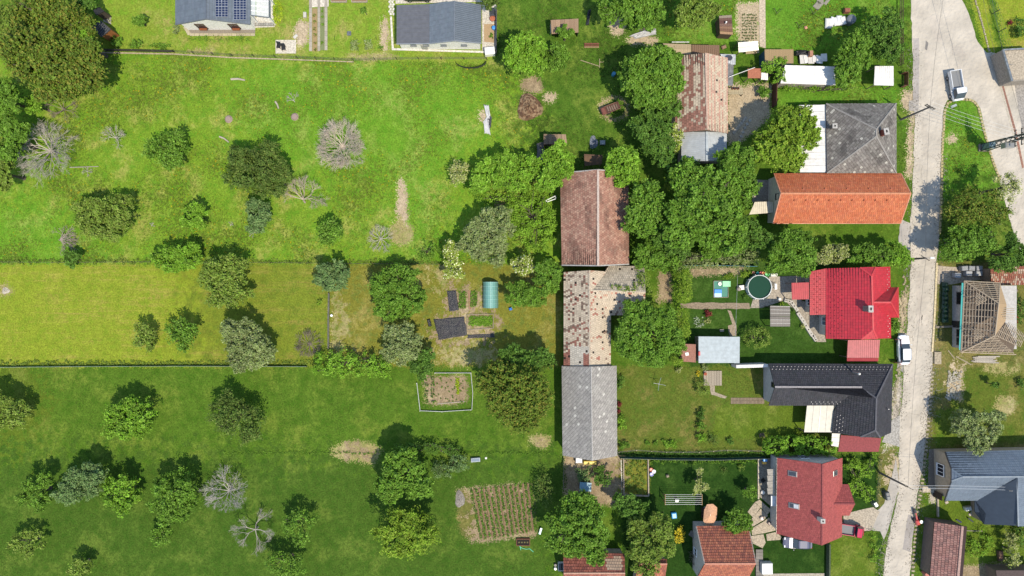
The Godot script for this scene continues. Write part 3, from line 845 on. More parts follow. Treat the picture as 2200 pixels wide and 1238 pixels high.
	tree("climbing_vine", "leafy vine creeping between the board roof and the long white roof", 1668, 152, 2.4, [[-18, -8, 18, 14], [8, 8, 14, 22], [10, -20, 20, 10]], 0, "bright", 0.9, 0.26, 0.7, "shrubs")
	tree("climbing_vine", "strip of vine below the long white roof", 1755, 190, 1.2, [[-50, 0, 34, 8], [10, 0, 34, 8], [60, 0, 34, 9]], 0, "weed", 0.7, 0.24, 0.8, "shrubs")
	bush("round bush in the dirt yard of the striped barn", 1640, 198, 16, 15, 2.0, "green", 0, 1.0, 0.26)
	# --- across the road
	tree("broadleaf_tree", "sparse brown-olive tree on the grass island", 2098, 440, 5.0, [[0, 0, 60, 46], [-30, 14, 40, 38], [30, 24, 44, 34]], 1, "brown", 0.75, 0.3)
	tree("broadleaf_tree", "light wispy tree right of the brown-olive island tree", 2164, 402, 5.5, [[0, 0, 34, 36]], 1, "pale", 0.5, 0.28)
	tree("broadleaf_tree", "green tree at the lower end of the grass island", 2080, 520, 4.6, [[0, 0, 54, 40], [-26, 16, 34, 32], [30, -10, 34, 32]], 0, "green", 0.9, 0.3)
	tree("broadleaf_tree", "dark tree on the right edge above the rusty tiled roof", 2180, 545, 4.4, [[0, 0, 36, 40], [-30, 20, 30, 22]], 0, "dark", 1.0, 0.3)
	tree("apple_tree", "grey-green spreading tree above the blue-grey roof", 2092, 918, 4.0, [[-20, -6, 34, 34], [28, -10, 38, 34], [8, 30, 34, 26]], 0, "grey", 0.8, 0.28)
	tree("young_tree", "little dark tree alone in the olive lawn across the road", 2137, 826, 1.6, [[0, 0, 13, 12]], 0, "dark", 0.9, 0.26)
	bush("dark bush at the right edge beside the unfinished roof", 2192, 662, 18, 34, 1.8, "dark", 0, 0.9, 0.26)
	bush("faint thin shrub at the right edge of the olive lawn", 2194, 824, 12, 14, 1.2, "dark", 0, 0.6, 0.22)
	tree("laurel_hedge", "tall pale green shrub at the bottom right corner", 2174, 1184, 1.8, [[0, -24, 17, 20], [2, 14, 15, 24]], 0, "pale", 0.9, 0.24, 1.0, "hedges")
	bush("wide bright bush between the pink tiled shed and the pale shrub", 2106, 1168, 34, 32, 1.4, "weed", 0, 0.8, 0.24)
	bush("dark bush behind the pale shrub in the corner", 2192, 1150, 16, 30, 1.6, "dark", 0, 0.8, 0.26)
func make_roads():
	var rc := Color(0.49, 0.44, 0.375)
	var road := pave("road", [1950, -120, 2066, -120, 2066, 0, 2083, 30, 2100, 90, 2120, 112, 2150, 118, 2165, 150, 2180, 185, 2230, 400, 2300, 560, 2200, 560, 2178, 500, 2160, 440, 2148, 385, 2128, 330, 2114, 270, 2106, 232, 2092, 214, 2060, 211, 2036, 216, 2028, 232, 2023, 330, 2021, 430, 2019, 500, 2011, 560, 2009, 590, 2006, 700, 2002, 790, 1997, 860, 1991, 920, 1984, 990, 1974, 1050, 1964, 1110, 1955, 1238, 1950, 1420, 1890, 1420, 1897, 1238, 1902, 1190, 1917, 1120, 1930, 1060, 1932, 1000, 1932, 900, 1940, 860, 1942, 790, 1949, 715, 1955, 600, 1958, 560, 1956, 480, 1962, 380, 1966, 250, 1962, 200, 1961, 100], 0.03, rc, M.road, 0.1)
	# patches of other surfacing
	pave("road_patch", [1962, 82, 1975, 82, 1974, 218, 1962, 214], 0.036, Color(0.37, 0.34, 0.315), M.road, 0.05)
	pave("road_patch", [1953, 216, 1974, 216, 1973, 240, 1953, 238], 0.036, Color(0.36, 0.33, 0.30), M.road, 0.05)
	pave("road_patch", [1951, 1106, 1968, 1110, 1955, 1186, 1939, 1180], 0.036, Color(0.33, 0.305, 0.285), M.road, 0.03)
	pave("road_patch", [1989, 88, 1995, 92, 1992, 108, 1987, 106], 0.036, Color(0.2, 0.19, 0.18), M.road, 0.1)
	pave("road_patch", [2150, 120, 2170, 160, 2195, 260, 2172, 262, 2150, 190], 0.036, Color(0.44, 0.40, 0.34), M.road, 0.06)
	pave("road_patch", [2178, 170, 2280, 150, 2280, 330, 2204, 330], 0.037, Color(0.36, 0.33, 0.30), M.concrete)
	pave("driveway", [1926, 985, 1900, 1082, 1888, 1095, 1870, 1102, 1868, 1140, 1890, 1142, 1899, 1160, 1910, 1130, 1918, 1100, 1932, 1050], 0.033, Color(0.40, 0.37, 0.33), M.road, 0.08)
	pave("driveway", [1930, 716, 1947, 716, 1940, 800, 1928, 790], 0.033, Color(0.36, 0.34, 0.31), M.concrete, 0.05)
	pave("driveway", [1914, 905, 1933, 893, 1933, 960, 1895, 950], 0.033, Color(0.43, 0.41, 0.38), M.concrete, 0.05)
	pave("driveway", [1936, 470, 1956, 480, 1956, 540, 1930, 520], 0.033, Color(0.40, 0.37, 0.34), M.road, 0.08)
	# later repairs and tar-filled cracks
	for q in [[1990, 300, 8, 40], [1985, 420, 9, 26], [1975, 640, 7, 60], [1990, 700, 8, 30], [1965, 840, 9, 40], [1950, 930, 7, 50], [1935, 1130, 8, 40], [2010, 60, 14, 30], [2060, 110, 16, 12], [2140, 280, 9, 40], [1995, 150, 9, 50], [1970, 1010, 8, 34]]:
		var a: float = q[0]
		var b: float = q[1]
		pave("road_patch", [a - q[2], b - q[3], a + q[2] * R(0.4, 1), b - q[3] * R(0.7, 1), a + q[2], b + q[3], a - q[2] * R(0.5, 1), b + q[3] * R(0.6, 1)], 0.0335, tone(rc, R(0.92, 1.05)), M.road, 0.22)
	var tar := MB.new()
	for i in 14:
		var y := R(0, 1230)
		var p := P(lerpf(1990, 1930, clampf((y - 550) / 680.0, 0, 1)) + R(-22, 22) + (30.0 if y < 200 else 0.0), y)
		var d := Vector3(R(-0.5, 0.5), 0, R(-1, 1)).normalized() if i % 3 else Vector3(1, 0, R(-0.3, 0.3))
		for k in int(R(3, 12)):
			var e := p + (d + Vector3(R(-0.5, 0.5), 0, R(-0.5, 0.5))) * 0.4
			tar.beam(p + Vector3(0, 0.038, 0), e + Vector3(0, 0.038, 0), 0.035, 0.004, Color(0.32, 0.29, 0.25))
			p = e
	var cr := part(road, "crack", tar, M.road, true)
	cr.position = Vector3.ZERO
	# red gutter along the right road
	var gut := MB.new()
	gut.slab([P(2152, 183), P(2156, 183), P(2186, 290), P(2200, 360), P(2196, 362), P(2181, 291)], -0.02, 0.045, Color(0.34, 0.17, 0.12))
	setting("gutter", gut, M.concrete)
	var g2 := MB.new()
	g2.slab([P(2128, 112), P(2131, 112), P(2190, 330), P(2187, 331)], -0.02, 0.04, Color(0.52, 0.47, 0.38))
	setting("kerb_strip", g2, M.concrete)
	# stone kerb round the grass island: every block a piece
	var kerb := thing("stone_kerb", "row of yellowish stone blocks edging the grass island", "kerb", P(2026, 330))
	var line := [2019, 500, 2022, 430, 2024, 330, 2029, 240, 2036, 222, 2048, 215, 2062, 214, 2080, 214, 2092, 218, 2102, 232, 2109, 262, 2119, 300, 2131, 340, 2147, 385]
	blocks_along(kerb, "block", line, 0.5, Vector3(0.34, 0.16, 0.4), lin("c9b98a"), M.stone)
	# garden wall strip along the right roadside with stones in the ditch
	var wall := MB.new()
	wall.slab([P(2010, 565), P(2014, 565), P(2011, 640), P(2008, 700), P(2004, 756), P(2000, 756), P(2004, 700), P(2007, 640)], 0.0, 0.16, lin("d8c8a2"))
	single("roadside_wall", "long cream concrete edging between the road and the unfinished house", "kerb", wall, M.concrete)
	var ditch := thing("ditch_edging", "ladder-like row of small concrete slabs in the roadside ditch", "kerb", P(1990, 960))
	blocks_along(ditch, "slab", [2003, 800, 1998, 870, 1992, 930, 1987, 985, 1982, 1030, 1977, 1060, 1971, 1105], 0.62, Vector3(0.5, 0.12, 0.3), lin("b3a78e"), M.concrete)
	var ditch2 := thing("ditch_edging", "row of small concrete slabs beside the road at the bottom, below the tractor", "kerb", P(1965, 1180))
	blocks_along(ditch2, "slab", [1968, 1130, 1964, 1180, 1960, 1236], 0.62, Vector3(0.45, 0.12, 0.3), lin("b3a78e"), M.concrete)
	var bank := thing("stone_edging", "pale stones lying along the verge of the black-roofed house", "stones", P(1926, 830))
	for i in 34:
		var mb := MB.new()
		var t := i / 33.0
		mb.bevel(P(1931 - 12 * t + R(-4, 4), 790 + 80 * t, 0) + Vector3(0, 0.05, 0), Vector3(R(0.2, 0.45), 0.14, R(0.2, 0.45)), 0.05, tone(lin("c0b596"), R(0.75, 1.1)), Basis(Vector3.UP, R(0, 3)))
		part(bank, "stone", mb, M.stone)
	var bank2 := thing("stone_edging", "scattered pale stones along the verge of the red house", "stones", P(1944, 640))
	for i in 30:
		var mb := MB.new()
		mb.bevel(P(1946 - i * 0.3 + R(-7, 7), 595 + i * 4.0, 0) + Vector3(0, 0.05, 0), Vector3(R(0.18, 0.4), 0.12, R(0.18, 0.4)), 0.04, tone(lin("c0b08e"), R(0.75, 1.1)), Basis(Vector3.UP, R(0, 3)))
		part(bank2, "stone", mb, M.stone)
	# loose grit along the road edges
	var grit := MB.new()
	grit.bevel(Vector3(0, 0.5, 0), Vector3(1, 1, 1), 0.3, Color.WHITE)
	var mm := MultiMesh.new()
	mm.transform_format = MultiMesh.TRANSFORM_3D; mm.use_colors = true; mm.mesh = grit.mesh(Vector3.ZERO); mm.instance_count = 5200
	var edge := [1960, 100, 1962, 200, 1966, 250, 1962, 380, 1956, 480, 1958, 560, 1955, 600, 1949, 715, 1942, 790, 1940, 860, 1932, 900, 1932, 1060, 1917, 1120, 1902, 1190, 1897, 1238]
	var edge2 := [2024, 330, 2021, 430, 2012, 560, 2006, 700, 2002, 790, 1997, 860, 1991, 920, 1984, 990, 1974, 1050, 1964, 1110, 1955, 1238]
	for i in mm.instance_count:
		var ed: Array = edge if i & 1 else edge2
		var k := (rng.randi() % (ed.size() / 2 - 1)) * 2
		var p := P(ed[k], ed[k + 1]).lerp(P(ed[k + 2], ed[k + 3]), rng.randf()) + Vector3(rng.randfn(0.0, 0.55), 0.02, R(-0.3, 0.3))
		var z := R(0.03, 0.11)
		mm.set_instance_transform(i, Transform3D(Basis(Vector3.UP, R(0, 3)).scaled(Vector3(z, z * 0.6, z * R(0.7, 1.3))), p))
		mm.set_instance_color(i, tone(Color(0.46, 0.41, 0.34), R(0.5, 1.15)))
	var mi := MultiMeshInstance3D.new()
	mi.name = "road_grit"; mi.multimesh = mm; mi.material_override = M.stone
	add_child(mi)
	mi.set_meta("kind", "stuff"); mi.set_meta("label", "loose grit along both edges of the main road"); mi.set_meta("category", "gravel")

func blocks_along(parent: Node3D, called: String, line: Array, step: float, size: Vector3, col: Color, m: Material):
	var meshes := []
	for k in 4:
		var mb := MB.new()
		mb.bevel(Vector3(0, size.y * 0.5, 0), size * Vector3(R(0.8, 1.15), R(0.85, 1.2), R(0.85, 1.1)), 0.04, tone(col, R(0.75, 1.1)))
		meshes.append(mb.mesh(Vector3.ZERO))
	var left := 0.0
	var at := spot(parent)
	for i in range(0, line.size() - 2, 2):
		var a := P(line[i], line[i + 1])
		var b := P(line[i + 2], line[i + 3])
		var n := a.distance_to(b)
		while left < n:
			var o := MeshInstance3D.new()
			o.name = called
			o.mesh = meshes[rng.randi() % 4]; o.material_override = m
			o.position = a.lerp(b, left / n) - at + Vector3(R(-0.04, 0.04), 0, R(-0.04, 0.04))
			o.rotation.y = atan2(b.x - a.x, b.z - a.z) + R(-0.12, 0.12)
			parent.add_child(o, true)
			left += step
		left -= n

# ---------------------------------------------------------------- building helpers
func up_normal(f: Array) -> Vector3:
	var n := ((f[1] - f[0]) as Vector3).cross(f[2] - f[0]).normalized()
	return n if n.y > 0.0 else -n

func roof_height(faces: Array, p: Vector3) -> float:
	var best := -1.0
	for f in faces:
		var q := PackedVector2Array()
		for v in f: q.append(Vector2(v.x, v.z))
		if Geometry2D.is_point_in_polygon(Vector2(p.x, p.z), q):
			var n := up_normal(f)
			best = max(best, f[0].y - (n.x * (p.x - f[0].x) + n.z * (p.z - f[0].z)) / n.y)
	return best

# roof boards: top and underside of every face and the edges round them
func roof_slab(parent: Node3D, faces: Array, thick: float, col: Color, m: Material, called := "roof") -> MeshInstance3D:
	var mb := MB.new()
	var down := Vector3(0, -thick, 0)
	for f in faces:
		mb.face_up(f, col)
		var u := []
		for p in f: u.append(p + down)
		u.reverse(); mb.fan(u, col)
		for i in f.size():
			var a: Vector3 = f[i]
			var b: Vector3 = f[(i + 1) % f.size()]
			mb.quad(a, b, b + down, a + down, col)
	return part(parent, called, mb, m)

# walls that reach up to the underside of the roof, over an outline at eaves height
func walls(parent: Node3D, outline: Array, inset: float, faces: Array, thick: float, col: Color, m: Material, foot := 0.0) -> Array:
	var p2 := PackedVector2Array()
	for p in outline: p2.append(Vector2(p.x, p.z))
	var inner := p2
	if inset > 0.0:
		var got := Geometry2D.offset_polygon(p2, -inset, Geometry2D.JOIN_MITER)
		if got.size() > 0: inner = got[0]
	var mb := MB.new()
	var out := []
	var mid := Vector2.ZERO
	for p in inner: mid += p / inner.size()
	for i in inner.size():
		var a := inner[i]
		var b := inner[(i + 1) % inner.size()]
		out.append(Vector3(a.x, 0, a.y))
		var n: int = max(2, int(a.distance_to(b) / 0.35))
		for k in n:
			var p := a.lerp(b, float(k) / n)
			var q := a.lerp(b, float(k + 1) / n)
			var hp := roof_height(faces, Vector3(lerpf(p.x, mid.x, 0.003), 0, lerpf(p.y, mid.y, 0.003)))
			var hq := roof_height(faces, Vector3(lerpf(q.x, mid.x, 0.003), 0, lerpf(q.y, mid.y, 0.003)))
			if hp < 0.0: hp = hq
			if hq < 0.0: hq = hp
			if hp < 0.0: continue
			mb.quad(Vector3(p.x, foot, p.y), Vector3(p.x, hp - thick * 0.6, p.y), Vector3(q.x, hq - thick * 0.6, q.y), Vector3(q.x, foot, q.y), col)
	part(parent, "wall", mb, m)
	return out

# courses of small tiles over a roof face: each one real, all joined in one part
func tiles(mb: MB, f: Array, ea: Vector3, eb: Vector3, tw: float, th: float, lift: float, colf: Callable, gap := 0.012, stagger := 0.5, diamond := false):
	var n := up_normal(f)
	var u := (eb - ea).normalized()
	var w := n.cross(u)
	if w.y < 0.0: w = -w
	var poly := PackedVector2Array()
	var lo := Vector2.INF
	var hi := -Vector2.INF
	var turn := 0.785398 if diamond else 0.0
	for p in f:
		var q := Vector2((p - ea).dot(u), (p - ea).dot(w)).rotated(turn)
		poly.append(q); lo = lo.min(q); hi = hi.max(q)
	var rows := int((hi.y - lo.y) / th) + 1
	var cols := int((hi.x - lo.x) / tw) + 2
	for j in rows:
		for i in cols:
			var x0 := lo.x + i * tw - (stagger * tw if j & 1 else 0.0)
			var y0 := lo.y + j * th
			var q := [Vector2(x0 + gap, y0 + gap * 0.5), Vector2(x0 + tw - gap, y0 + gap * 0.5), Vector2(x0 + tw - gap, y0 + th - gap * 0.5), Vector2(x0 + gap, y0 + th - gap * 0.5)]
			var inn := 0
			for k in q:
				if Geometry2D.is_point_in_polygon(k, poly): inn += 1
			var mid := Vector2(x0 + tw * 0.5, y0 + th * 0.5)
			if inn == 0 and not Geometry2D.is_point_in_polygon(mid, poly): continue
			var col = colf.call(i, j, mid.rotated(-turn))
			if col == null: continue
			var shape := PackedVector2Array(q)
			if inn < 4:
				var cut := Geometry2D.intersect_polygons(shape, poly)
				if cut.is_empty(): continue
				shape = cut[0]
			var jig := R(0.0, 0.012)
			var pts := []
			for s in shape:
				var k := clampf(1.0 - (s.y - y0) / th, 0.0, 1.0)
				var s2: Vector2 = s.rotated(-turn)
				pts.append(ea + u * s2.x + w * s2.y + n * (0.012 + jig + lift * k))
			mb.face_up(pts, col)
			if inn == 4:
				var e0: Vector3 = ea + u * q[0].rotated(-turn).x + w * q[0].rotated(-turn).y
				var e1: Vector3 = ea + u * q[1].rotated(-turn).x + w * q[1].rotated(-turn).y
				mb.quad(e0 + n * 0.004, pts[0], pts[1], e1 + n * 0.004, col) if pts.size() > 1 and pts[0].distance_to(e0) < 0.2 else null

func tinted(cols: Array, spread := 0.12) -> Callable:
	return func(_i, _j, _p): return tone(cols[rng.randi() % cols.size()], R(1.0 - spread, 1.0 + spread))

# raised seams or folds across a face, running up the slope (or along the eaves), joined in one part
func seams(mb: MB, f: Array, ea: Vector3, eb: Vector3, step: float, wide: float, high: float, col: Color, along := false):
	var n := up_normal(f)
	var u := (eb - ea).normalized()
	var w := n.cross(u)
	if w.y < 0.0: w = -w
	if along:
		var t := u; u = w; w = t
	var poly := PackedVector2Array()
	var lo := Vector2.INF
	var hi := -Vector2.INF
	for p in f:
		var q := Vector2((p - ea).dot(u), (p - ea).dot(w))
		poly.append(q); lo = lo.min(q); hi = hi.max(q)
	var x := lo.x + step * 0.5
	while x < hi.x:
		for cut in Geometry2D.intersect_polyline_with_polygon(PackedVector2Array([Vector2(x, lo.y - 1), Vector2(x, hi.y + 1)]), poly):
			if cut.size() < 2: continue
			var a: Vector3 = ea + u * cut[0].x + w * cut[0].y + n * high * 0.5
			var b: Vector3 = ea + u * cut[1].x + w * cut[1].y + n * high * 0.5
			if a.distance_to(b) > 0.1: mb.beam(a, b, wide, high, col, n)
		x += step

func ridge_caps(parent: Node3D, lines: Array, wide: float, high: float, col: Color, m: Material, called := "ridge_cap"):
	for l in lines:
		var mb := MB.new()
		var a: Vector3 = l[0] + Vector3(0, 0.03, 0)
		var b: Vector3 = l[1] + Vector3(0, 0.03, 0)
		mb.beam(a, b, wide, high, col)
		part(parent, called, mb, m)

# window on a wall that runs from a to b (outside on the left hand when walking a to b is decided by out)
func window(parent: Node3D, at: Vector3, out: Vector3, wide: float, high: float, frame: Color, glass := Color(0.03, 0.035, 0.045), sill := true, bars := 1):
	var x := Vector3.UP.cross(out).normalized()
	var bas := Basis(x, Vector3.UP, out.normalized())
	var fr := MB.new()
	for s in [-1, 1]:
		fr.box(at + bas * Vector3(s * wide * 0.5, 0, 0.03), Vector3(0.08, high + 0.08, 0.1), frame, bas)
		fr.box(at + bas * Vector3(0, s * high * 0.5, 0.031), Vector3(wide - 0.08, 0.08, 0.1), frame, bas)
	for i in bars:
		fr.box(at + bas * Vector3(wide * ((i + 1.0) / (bars + 1.0) - 0.5), 0, 0.028), Vector3(0.05, high - 0.08, 0.07), frame, bas)
	var o := part(parent, "window", fr, M.plastic)
	var g := MB.new()
	g.box(at + bas * Vector3(0, 0, 0.012), Vector3(wide - 0.06, high - 0.06, 0.03), glass, bas)
	part(o, "pane", g, M.glass)
	if sill:
		var s := MB.new()
		s.box(at + bas * Vector3(0, -high * 0.5 - 0.08, 0.09), Vector3(wide + 0.16, 0.05, 0.2), tone(frame, 0.9), bas)
		part(o, "sill", s, M.stone)

func door(parent: Node3D, at: Vector3, out: Vector3, wide: float, high: float, col: Color):
	var x := Vector3.UP.cross(out).normalized()
	var bas := Basis(x, Vector3.UP, out.normalized())
	var d := MB.new()
	d.box(at + bas * Vector3(0, high * 0.5, 0.02), Vector3(wide, high, 0.08), col, bas)
	var o := part(parent, "door", d, M.wood)
	var h := MB.new()
	h.box(at + bas * Vector3(wide * 0.38, high * 0.5, 0.09), Vector3(0.05, 0.16, 0.06), Color(0.4, 0.4, 0.4), bas)
	part(o, "handle", h, M.zinc)

func chimney(parent: Node3D, at: Vector3, low: float, high: float, wide: float, col: Color, m: Material, turn := 0.0, deep := 0.0):
	var b := Basis(Vector3.UP, turn)
	var dz := deep if deep > 0.0 else wide
	var mb := MB.new()
	mb.box(Vector3(at.x, (low + high) * 0.5, at.z), Vector3(wide, high - low, dz), col, b)
	var o := part(parent, "chimney", mb, m)
	var c := MB.new()
	c.bevel(Vector3(at.x, high + 0.05, at.z), Vector3(wide + 0.16, 0.1, dz + 0.16), 0.03, Color(0.5, 0.48, 0.45), b)
	part(o, "chimney_cap", c, M.concrete)
	var f := MB.new()
	f.box(Vector3(at.x, high + 0.104, at.z), Vector3(wide * 0.45, 0.02, dz * 0.45), Color(0.02, 0.02, 0.02), b)
	part(o, "flue", f, M.rubber)

func gutter(parent: Node3D, a: Vector3, b: Vector3, col: Color):
	var mb := MB.new()
	mb.tube(a + Vector3(0, -0.06, 0), b + Vector3(0, -0.06, 0), 0.07, 0.07, 6, col, true)
	part(parent, "gutter", mb, M.zinc)

# little metal snow stops in rows
func snow_stops(parent: Node3D, f: Array, ea: Vector3, eb: Vector3, rows: Array, step: float, col: Color):
	var n := up_normal(f)
	var u := (eb - ea).normalized()
	var w := n.cross(u)
	if w.y < 0.0: w = -w
	var mb := MB.new()
	var ln := ea.distance_to(eb)
	for r in rows.size():
		var x := step * (0.5 if r & 1 else 1.0)
		while x < ln - 0.2:
			mb.box(ea + u * x + w * rows[r] + n * 0.08, Vector3(0.12, 0.1, 0.1), col)
			x += step
	part(parent, "snow_stop", mb, M.zinc, true)
# a point of the roof plane through a, b, c that is seen at x, y
func fit(a: Vector3, b: Vector3, c: Vector3, x: float, y: float) -> Vector3:
	var eye := Vector3(0, EYE, 0)
	var hit = Plane(a, b, c).intersects_ray(eye, P(x, y) - eye)
	return hit if hit != null else P(x, y, a.y)

# makes a roof face plane by small shifts in height
func flatten(f: Array):
	var n := Vector3.ZERO
	var mid := Vector3.ZERO
	for i in f.size():
		n += (f[i] as Vector3).cross(f[(i + 1) % f.size()])
		mid += f[i] / f.size()
	n = n.normalized()
	for i in f.size(): f[i].y = mid.y - (n.x * (f[i].x - mid.x) + n.z * (f[i].z - mid.z)) / n.y

func house(called: String, label: String, category: String, faces: Array, outline: Array, inset: float, wall: Color, under: Color, thick := 0.14, wm := "plaster", rm := "tile") -> Node3D:
	for f in faces: flatten(f)
	var mid := Vector3.ZERO
	for p in outline: mid += p / outline.size()
	mid.y = 0.0
	var o := thing(called, label, category, mid)
	walls(o, outline, inset, faces, thick, wall, M[wm])
	roof_slab(o, faces, thick, under, M[rm])
	return o

func roof_of(o: Node3D) -> Node3D:
	return o.get_node("roof")

func stage_houses_a():
	# ---- long orange house
	var a := P(1663, 373, 3); var b := P(1936, 373, 3); var c := P(1935, 480, 3); var d := P(1661, 480, 3)
	var e := P(1678, 416, 5.7); var f := P(1957, 416, 5.7)
	var fs := [[a, b, f, e], [d, c, f, e]]
	var o := house("orange_house", "long house with a bright orange tiled roof beside the road", "house", fs, [a, b, c, d], 0.35, lin("e6e0d4"), lin("7a3420"))
	var t := MB.new()
	var cols := [Color(0.53, 0.15, 0.06), Color(0.49, 0.13, 0.055), Color(0.56, 0.175, 0.075), Color(0.50, 0.15, 0.07)]
	tiles(t, fs[0], a, b, 0.3, 0.37, 0.045, tinted(cols, 0.12))
	tiles(t, fs[1], d, c, 0.3, 0.37, 0.045, tinted(cols, 0.12))
	part(roof_of(o), "roof_tiles", t, M.tile, true)
	ridge_caps(roof_of(o), [[e, f]], 0.26, 0.1, Color(0.6, 0.25, 0.13), M.tile)
	ridge_caps(roof_of(o), [[a, e], [d, e], [b, f], [c, f]], 0.14, 0.08, Color(0.62, 0.28, 0.18), M.tile, "verge")
	gutter(o, a, b, Color(0.25, 0.12, 0.09)); gutter(o, d, c, Color(0.35, 0.2, 0.15))
	for i in 9:
		var v := MB.new()
		var p := (d.lerp(c, 0.13 + i * 0.085)).lerp(e.lerp(f, 0.11 + i * 0.091), 0.78)
		v.bevel(p + Vector3(0, 0.1, 0), Vector3(0.2, 0.16, 0.24), 0.05, Color(0.3, 0.07, 0.03))
		part(roof_of(o), "vent_tile", v, M.tile)
	for i in 5:
		var v := MB.new()
		var p := (a.lerp(b, 0.2 + i * 0.17)).lerp(e.lerp(f, 0.18 + i * 0.17), 0.78)
		v.bevel(p + Vector3(0, 0.1, 0), Vector3(0.2, 0.16, 0.24), 0.05, Color(0.5, 0.16, 0.09))
		part(roof_of(o), "vent_tile", v, M.tile)
	var wx := a.x + 0.35
	door(o, Vector3(wx, 0, lerpf(a.z, d.z, 0.6)), Vector3.LEFT, 1.0, 2.0, lin("5a4030"))
	window(o, Vector3(wx, 3.6, lerpf(a.z, d.z, 0.47)), Vector3.LEFT, 0.8, 0.9, lin("3a322c"))
	pave("terrace", [1618, 386, 1672, 388, 1672, 436, 1616, 436], 0.05, lin("a59c90"), M.concrete)
	canopy("pale_sheet_canopy", "pale corrugated canopy at the garden end of the orange house", "canopy", [P(1622, 434, 2.3), P(1661, 433, 2.4), P(1661, 457, 2.3), P(1610, 461, 2.2)], lin("cdc4ae"), 0.28, lin("b8ae98"))
	# ---- grey hip-roofed house
	a = P(1775, 223, 3.4); b = P(1926, 222, 3.4); c = P(1926, 372, 3.4); d = P(1777, 372, 3.4)
	e = P(1883, 278, 7.1); f = P(1883, 293, 7.1)
	fs = [[a, b, e], [b, c, f, e], [c, d, f], [d, a, e, f]]
	o = house("grey_house", "square house with a weathered grey diamond-slate hip roof", "house", fs, [a, b, c, d], 0.45, lin("cfc6b6"), lin("4a4642"), 0.14, "plaster", "slate")
	t = MB.new()
	var sl := [Color(0.235, 0.215, 0.195), Color(0.26, 0.24, 0.22), Color(0.21, 0.19, 0.175), Color(0.30, 0.28, 0.255)]
	var ns := FastNoiseLite.new(); ns.frequency = 0.35; ns.seed = 5
	var mossy := func(_i, _j, p: Vector2):
		var k := 1.0 - 0.45 * smoothstep(0.05, 0.5, ns.get_noise_2d(p.x, p.y))
		if rng.randf() < 0.02: return Color(0.55, 0.53, 0.47)
		return tone(sl[rng.randi() % 4], R(0.85, 1.12) * k)
	for g in [[0, a, b], [1, b, c], [2, c, d], [3, d, a]]:
		tiles(t, fs[g[0]], g[1], g[2], 0.36, 0.36, 0.025, mossy, 0.014, 0.0, true)
	part(roof_of(o), "slates", t, M.slate, true)
	ridge_caps(roof_of(o), [[a, e], [b, e], [c, f], [d, f], [e, f]], 0.2, 0.08, Color(0.33, 0.31, 0.29), M.slate)
	chimney(roof_of(o), P(1793, 271, 5.2), 4.3, 5.3, 0.55, lin("6b6660"), M.concrete)
	chimney(roof_of(o), P(1903, 283, 7.4), 6.0, 7.6, 0.55, lin("8a4a38"), M.tile, 0.2, 0.8)
	gutter(o, b, c, Color(0.3, 0.3, 0.3))
	window(o, Vector3(a.x + 0.45, 1.7, lerpf(a.z, d.z, 0.3)), Vector3.LEFT, 1.1, 1.2, lin("e0dcd2"))
	# ---- white lean-to
	a = P(1717, 226, 2.7); b = P(1774.5, 225, 3.15); c = P(1776, 371, 3.15); d = P(1719, 371, 2.7)
	o = thing("white_lean_to", "white corrugated lean-to roof against the grey hip-roofed house", "lean-to", (a + c) * 0.5 * Vector3(1, 0, 1))
	walls(o, [a, b, c, d], 0.2, [[a, b, c, d]], 0.08, lin("b8b0a4"), M.plaster)
	for i in 10:
		var q := [a.lerp(d, i / 10.0), b.lerp(c, i / 10.0), b.lerp(c, (i + 1) / 10.0 - 0.004), a.lerp(d, (i + 1) / 10.0 - 0.004)]
		var mb := MB.new()
		for p in q.size(): q[p] = q[p] + Vector3(0, 0.012 * (i % 2), 0)
		mb.face_up(q, tone(Color(0.74, 0.73, 0.71), R(0.93, 1.05)))
		seams(mb, q, q[0], q[3], 0.24, 0.05, 0.03, Color(0.68, 0.67, 0.65))
		part(o, "roof_sheet", mb, M.sheet)
	# ---- striped barn
	a = P(1451, 120, 3.2); b = P(1563, 124, 3.2); c = P(1564, 287, 3.2); d = P(1451, 286, 3.2)
	e = P(1516, 114, 5.7); f = P(1520, 279, 5.7)
	fs = [[a, e, f, d], [b, e, f, c]]
	o = house("striped_barn", "old barn with a striped cream and rust tiled roof", "barn", fs, [a, b, c, d], 0.2, lin("9a8a78"), lin("4a3a30"))
	t = MB.new()
	var cream := Color(0.56, 0.46, 0.34); var rust := Color(0.30, 0.145, 0.105); var pink := Color(0.53, 0.32, 0.24)
	var rows_l := [rust, cream, cream, rust, cream, cream, rust, rust, cream, cream, cream, rust, cream, cream, cream, rust, cream]
	var left := func(i, j, p: Vector2):
		if p.x < 3.4 and j > 3 and p.x < 1.2 + 0.25 * j: return tone(rust, R(0.7, 1.3)) if rng.randf() < 0.85 else tone(cream, 0.8)
		var q: Color = rows_l[j % rows_l.size()]
		if rng.randf() < 0.12: q = rust if q == cream else cream
		return tone(q, R(0.8, 1.1))
	var rows_r := [pink, cream, cream, pink, cream, pink, cream, cream, pink, cream, pink, cream]
	var right := func(i, j, _p):
		var q: Color = rows_r[j % rows_r.size()]
		if rng.randf() < 0.07: q = pink if q == cream else cream
		return tone(q, R(0.9, 1.08))
	tiles(t, fs[0], d, a, 0.42, 0.34, 0.035, left)
	tiles(t, fs[1], b, c, 0.42, 0.34, 0.03, right)
	part(roof_of(o), "roof_tiles", t, M.tile, true)
	ridge_caps(roof_of(o), [[e, f]], 0.24, 0.1, Color(0.5, 0.35, 0.27), M.tile)
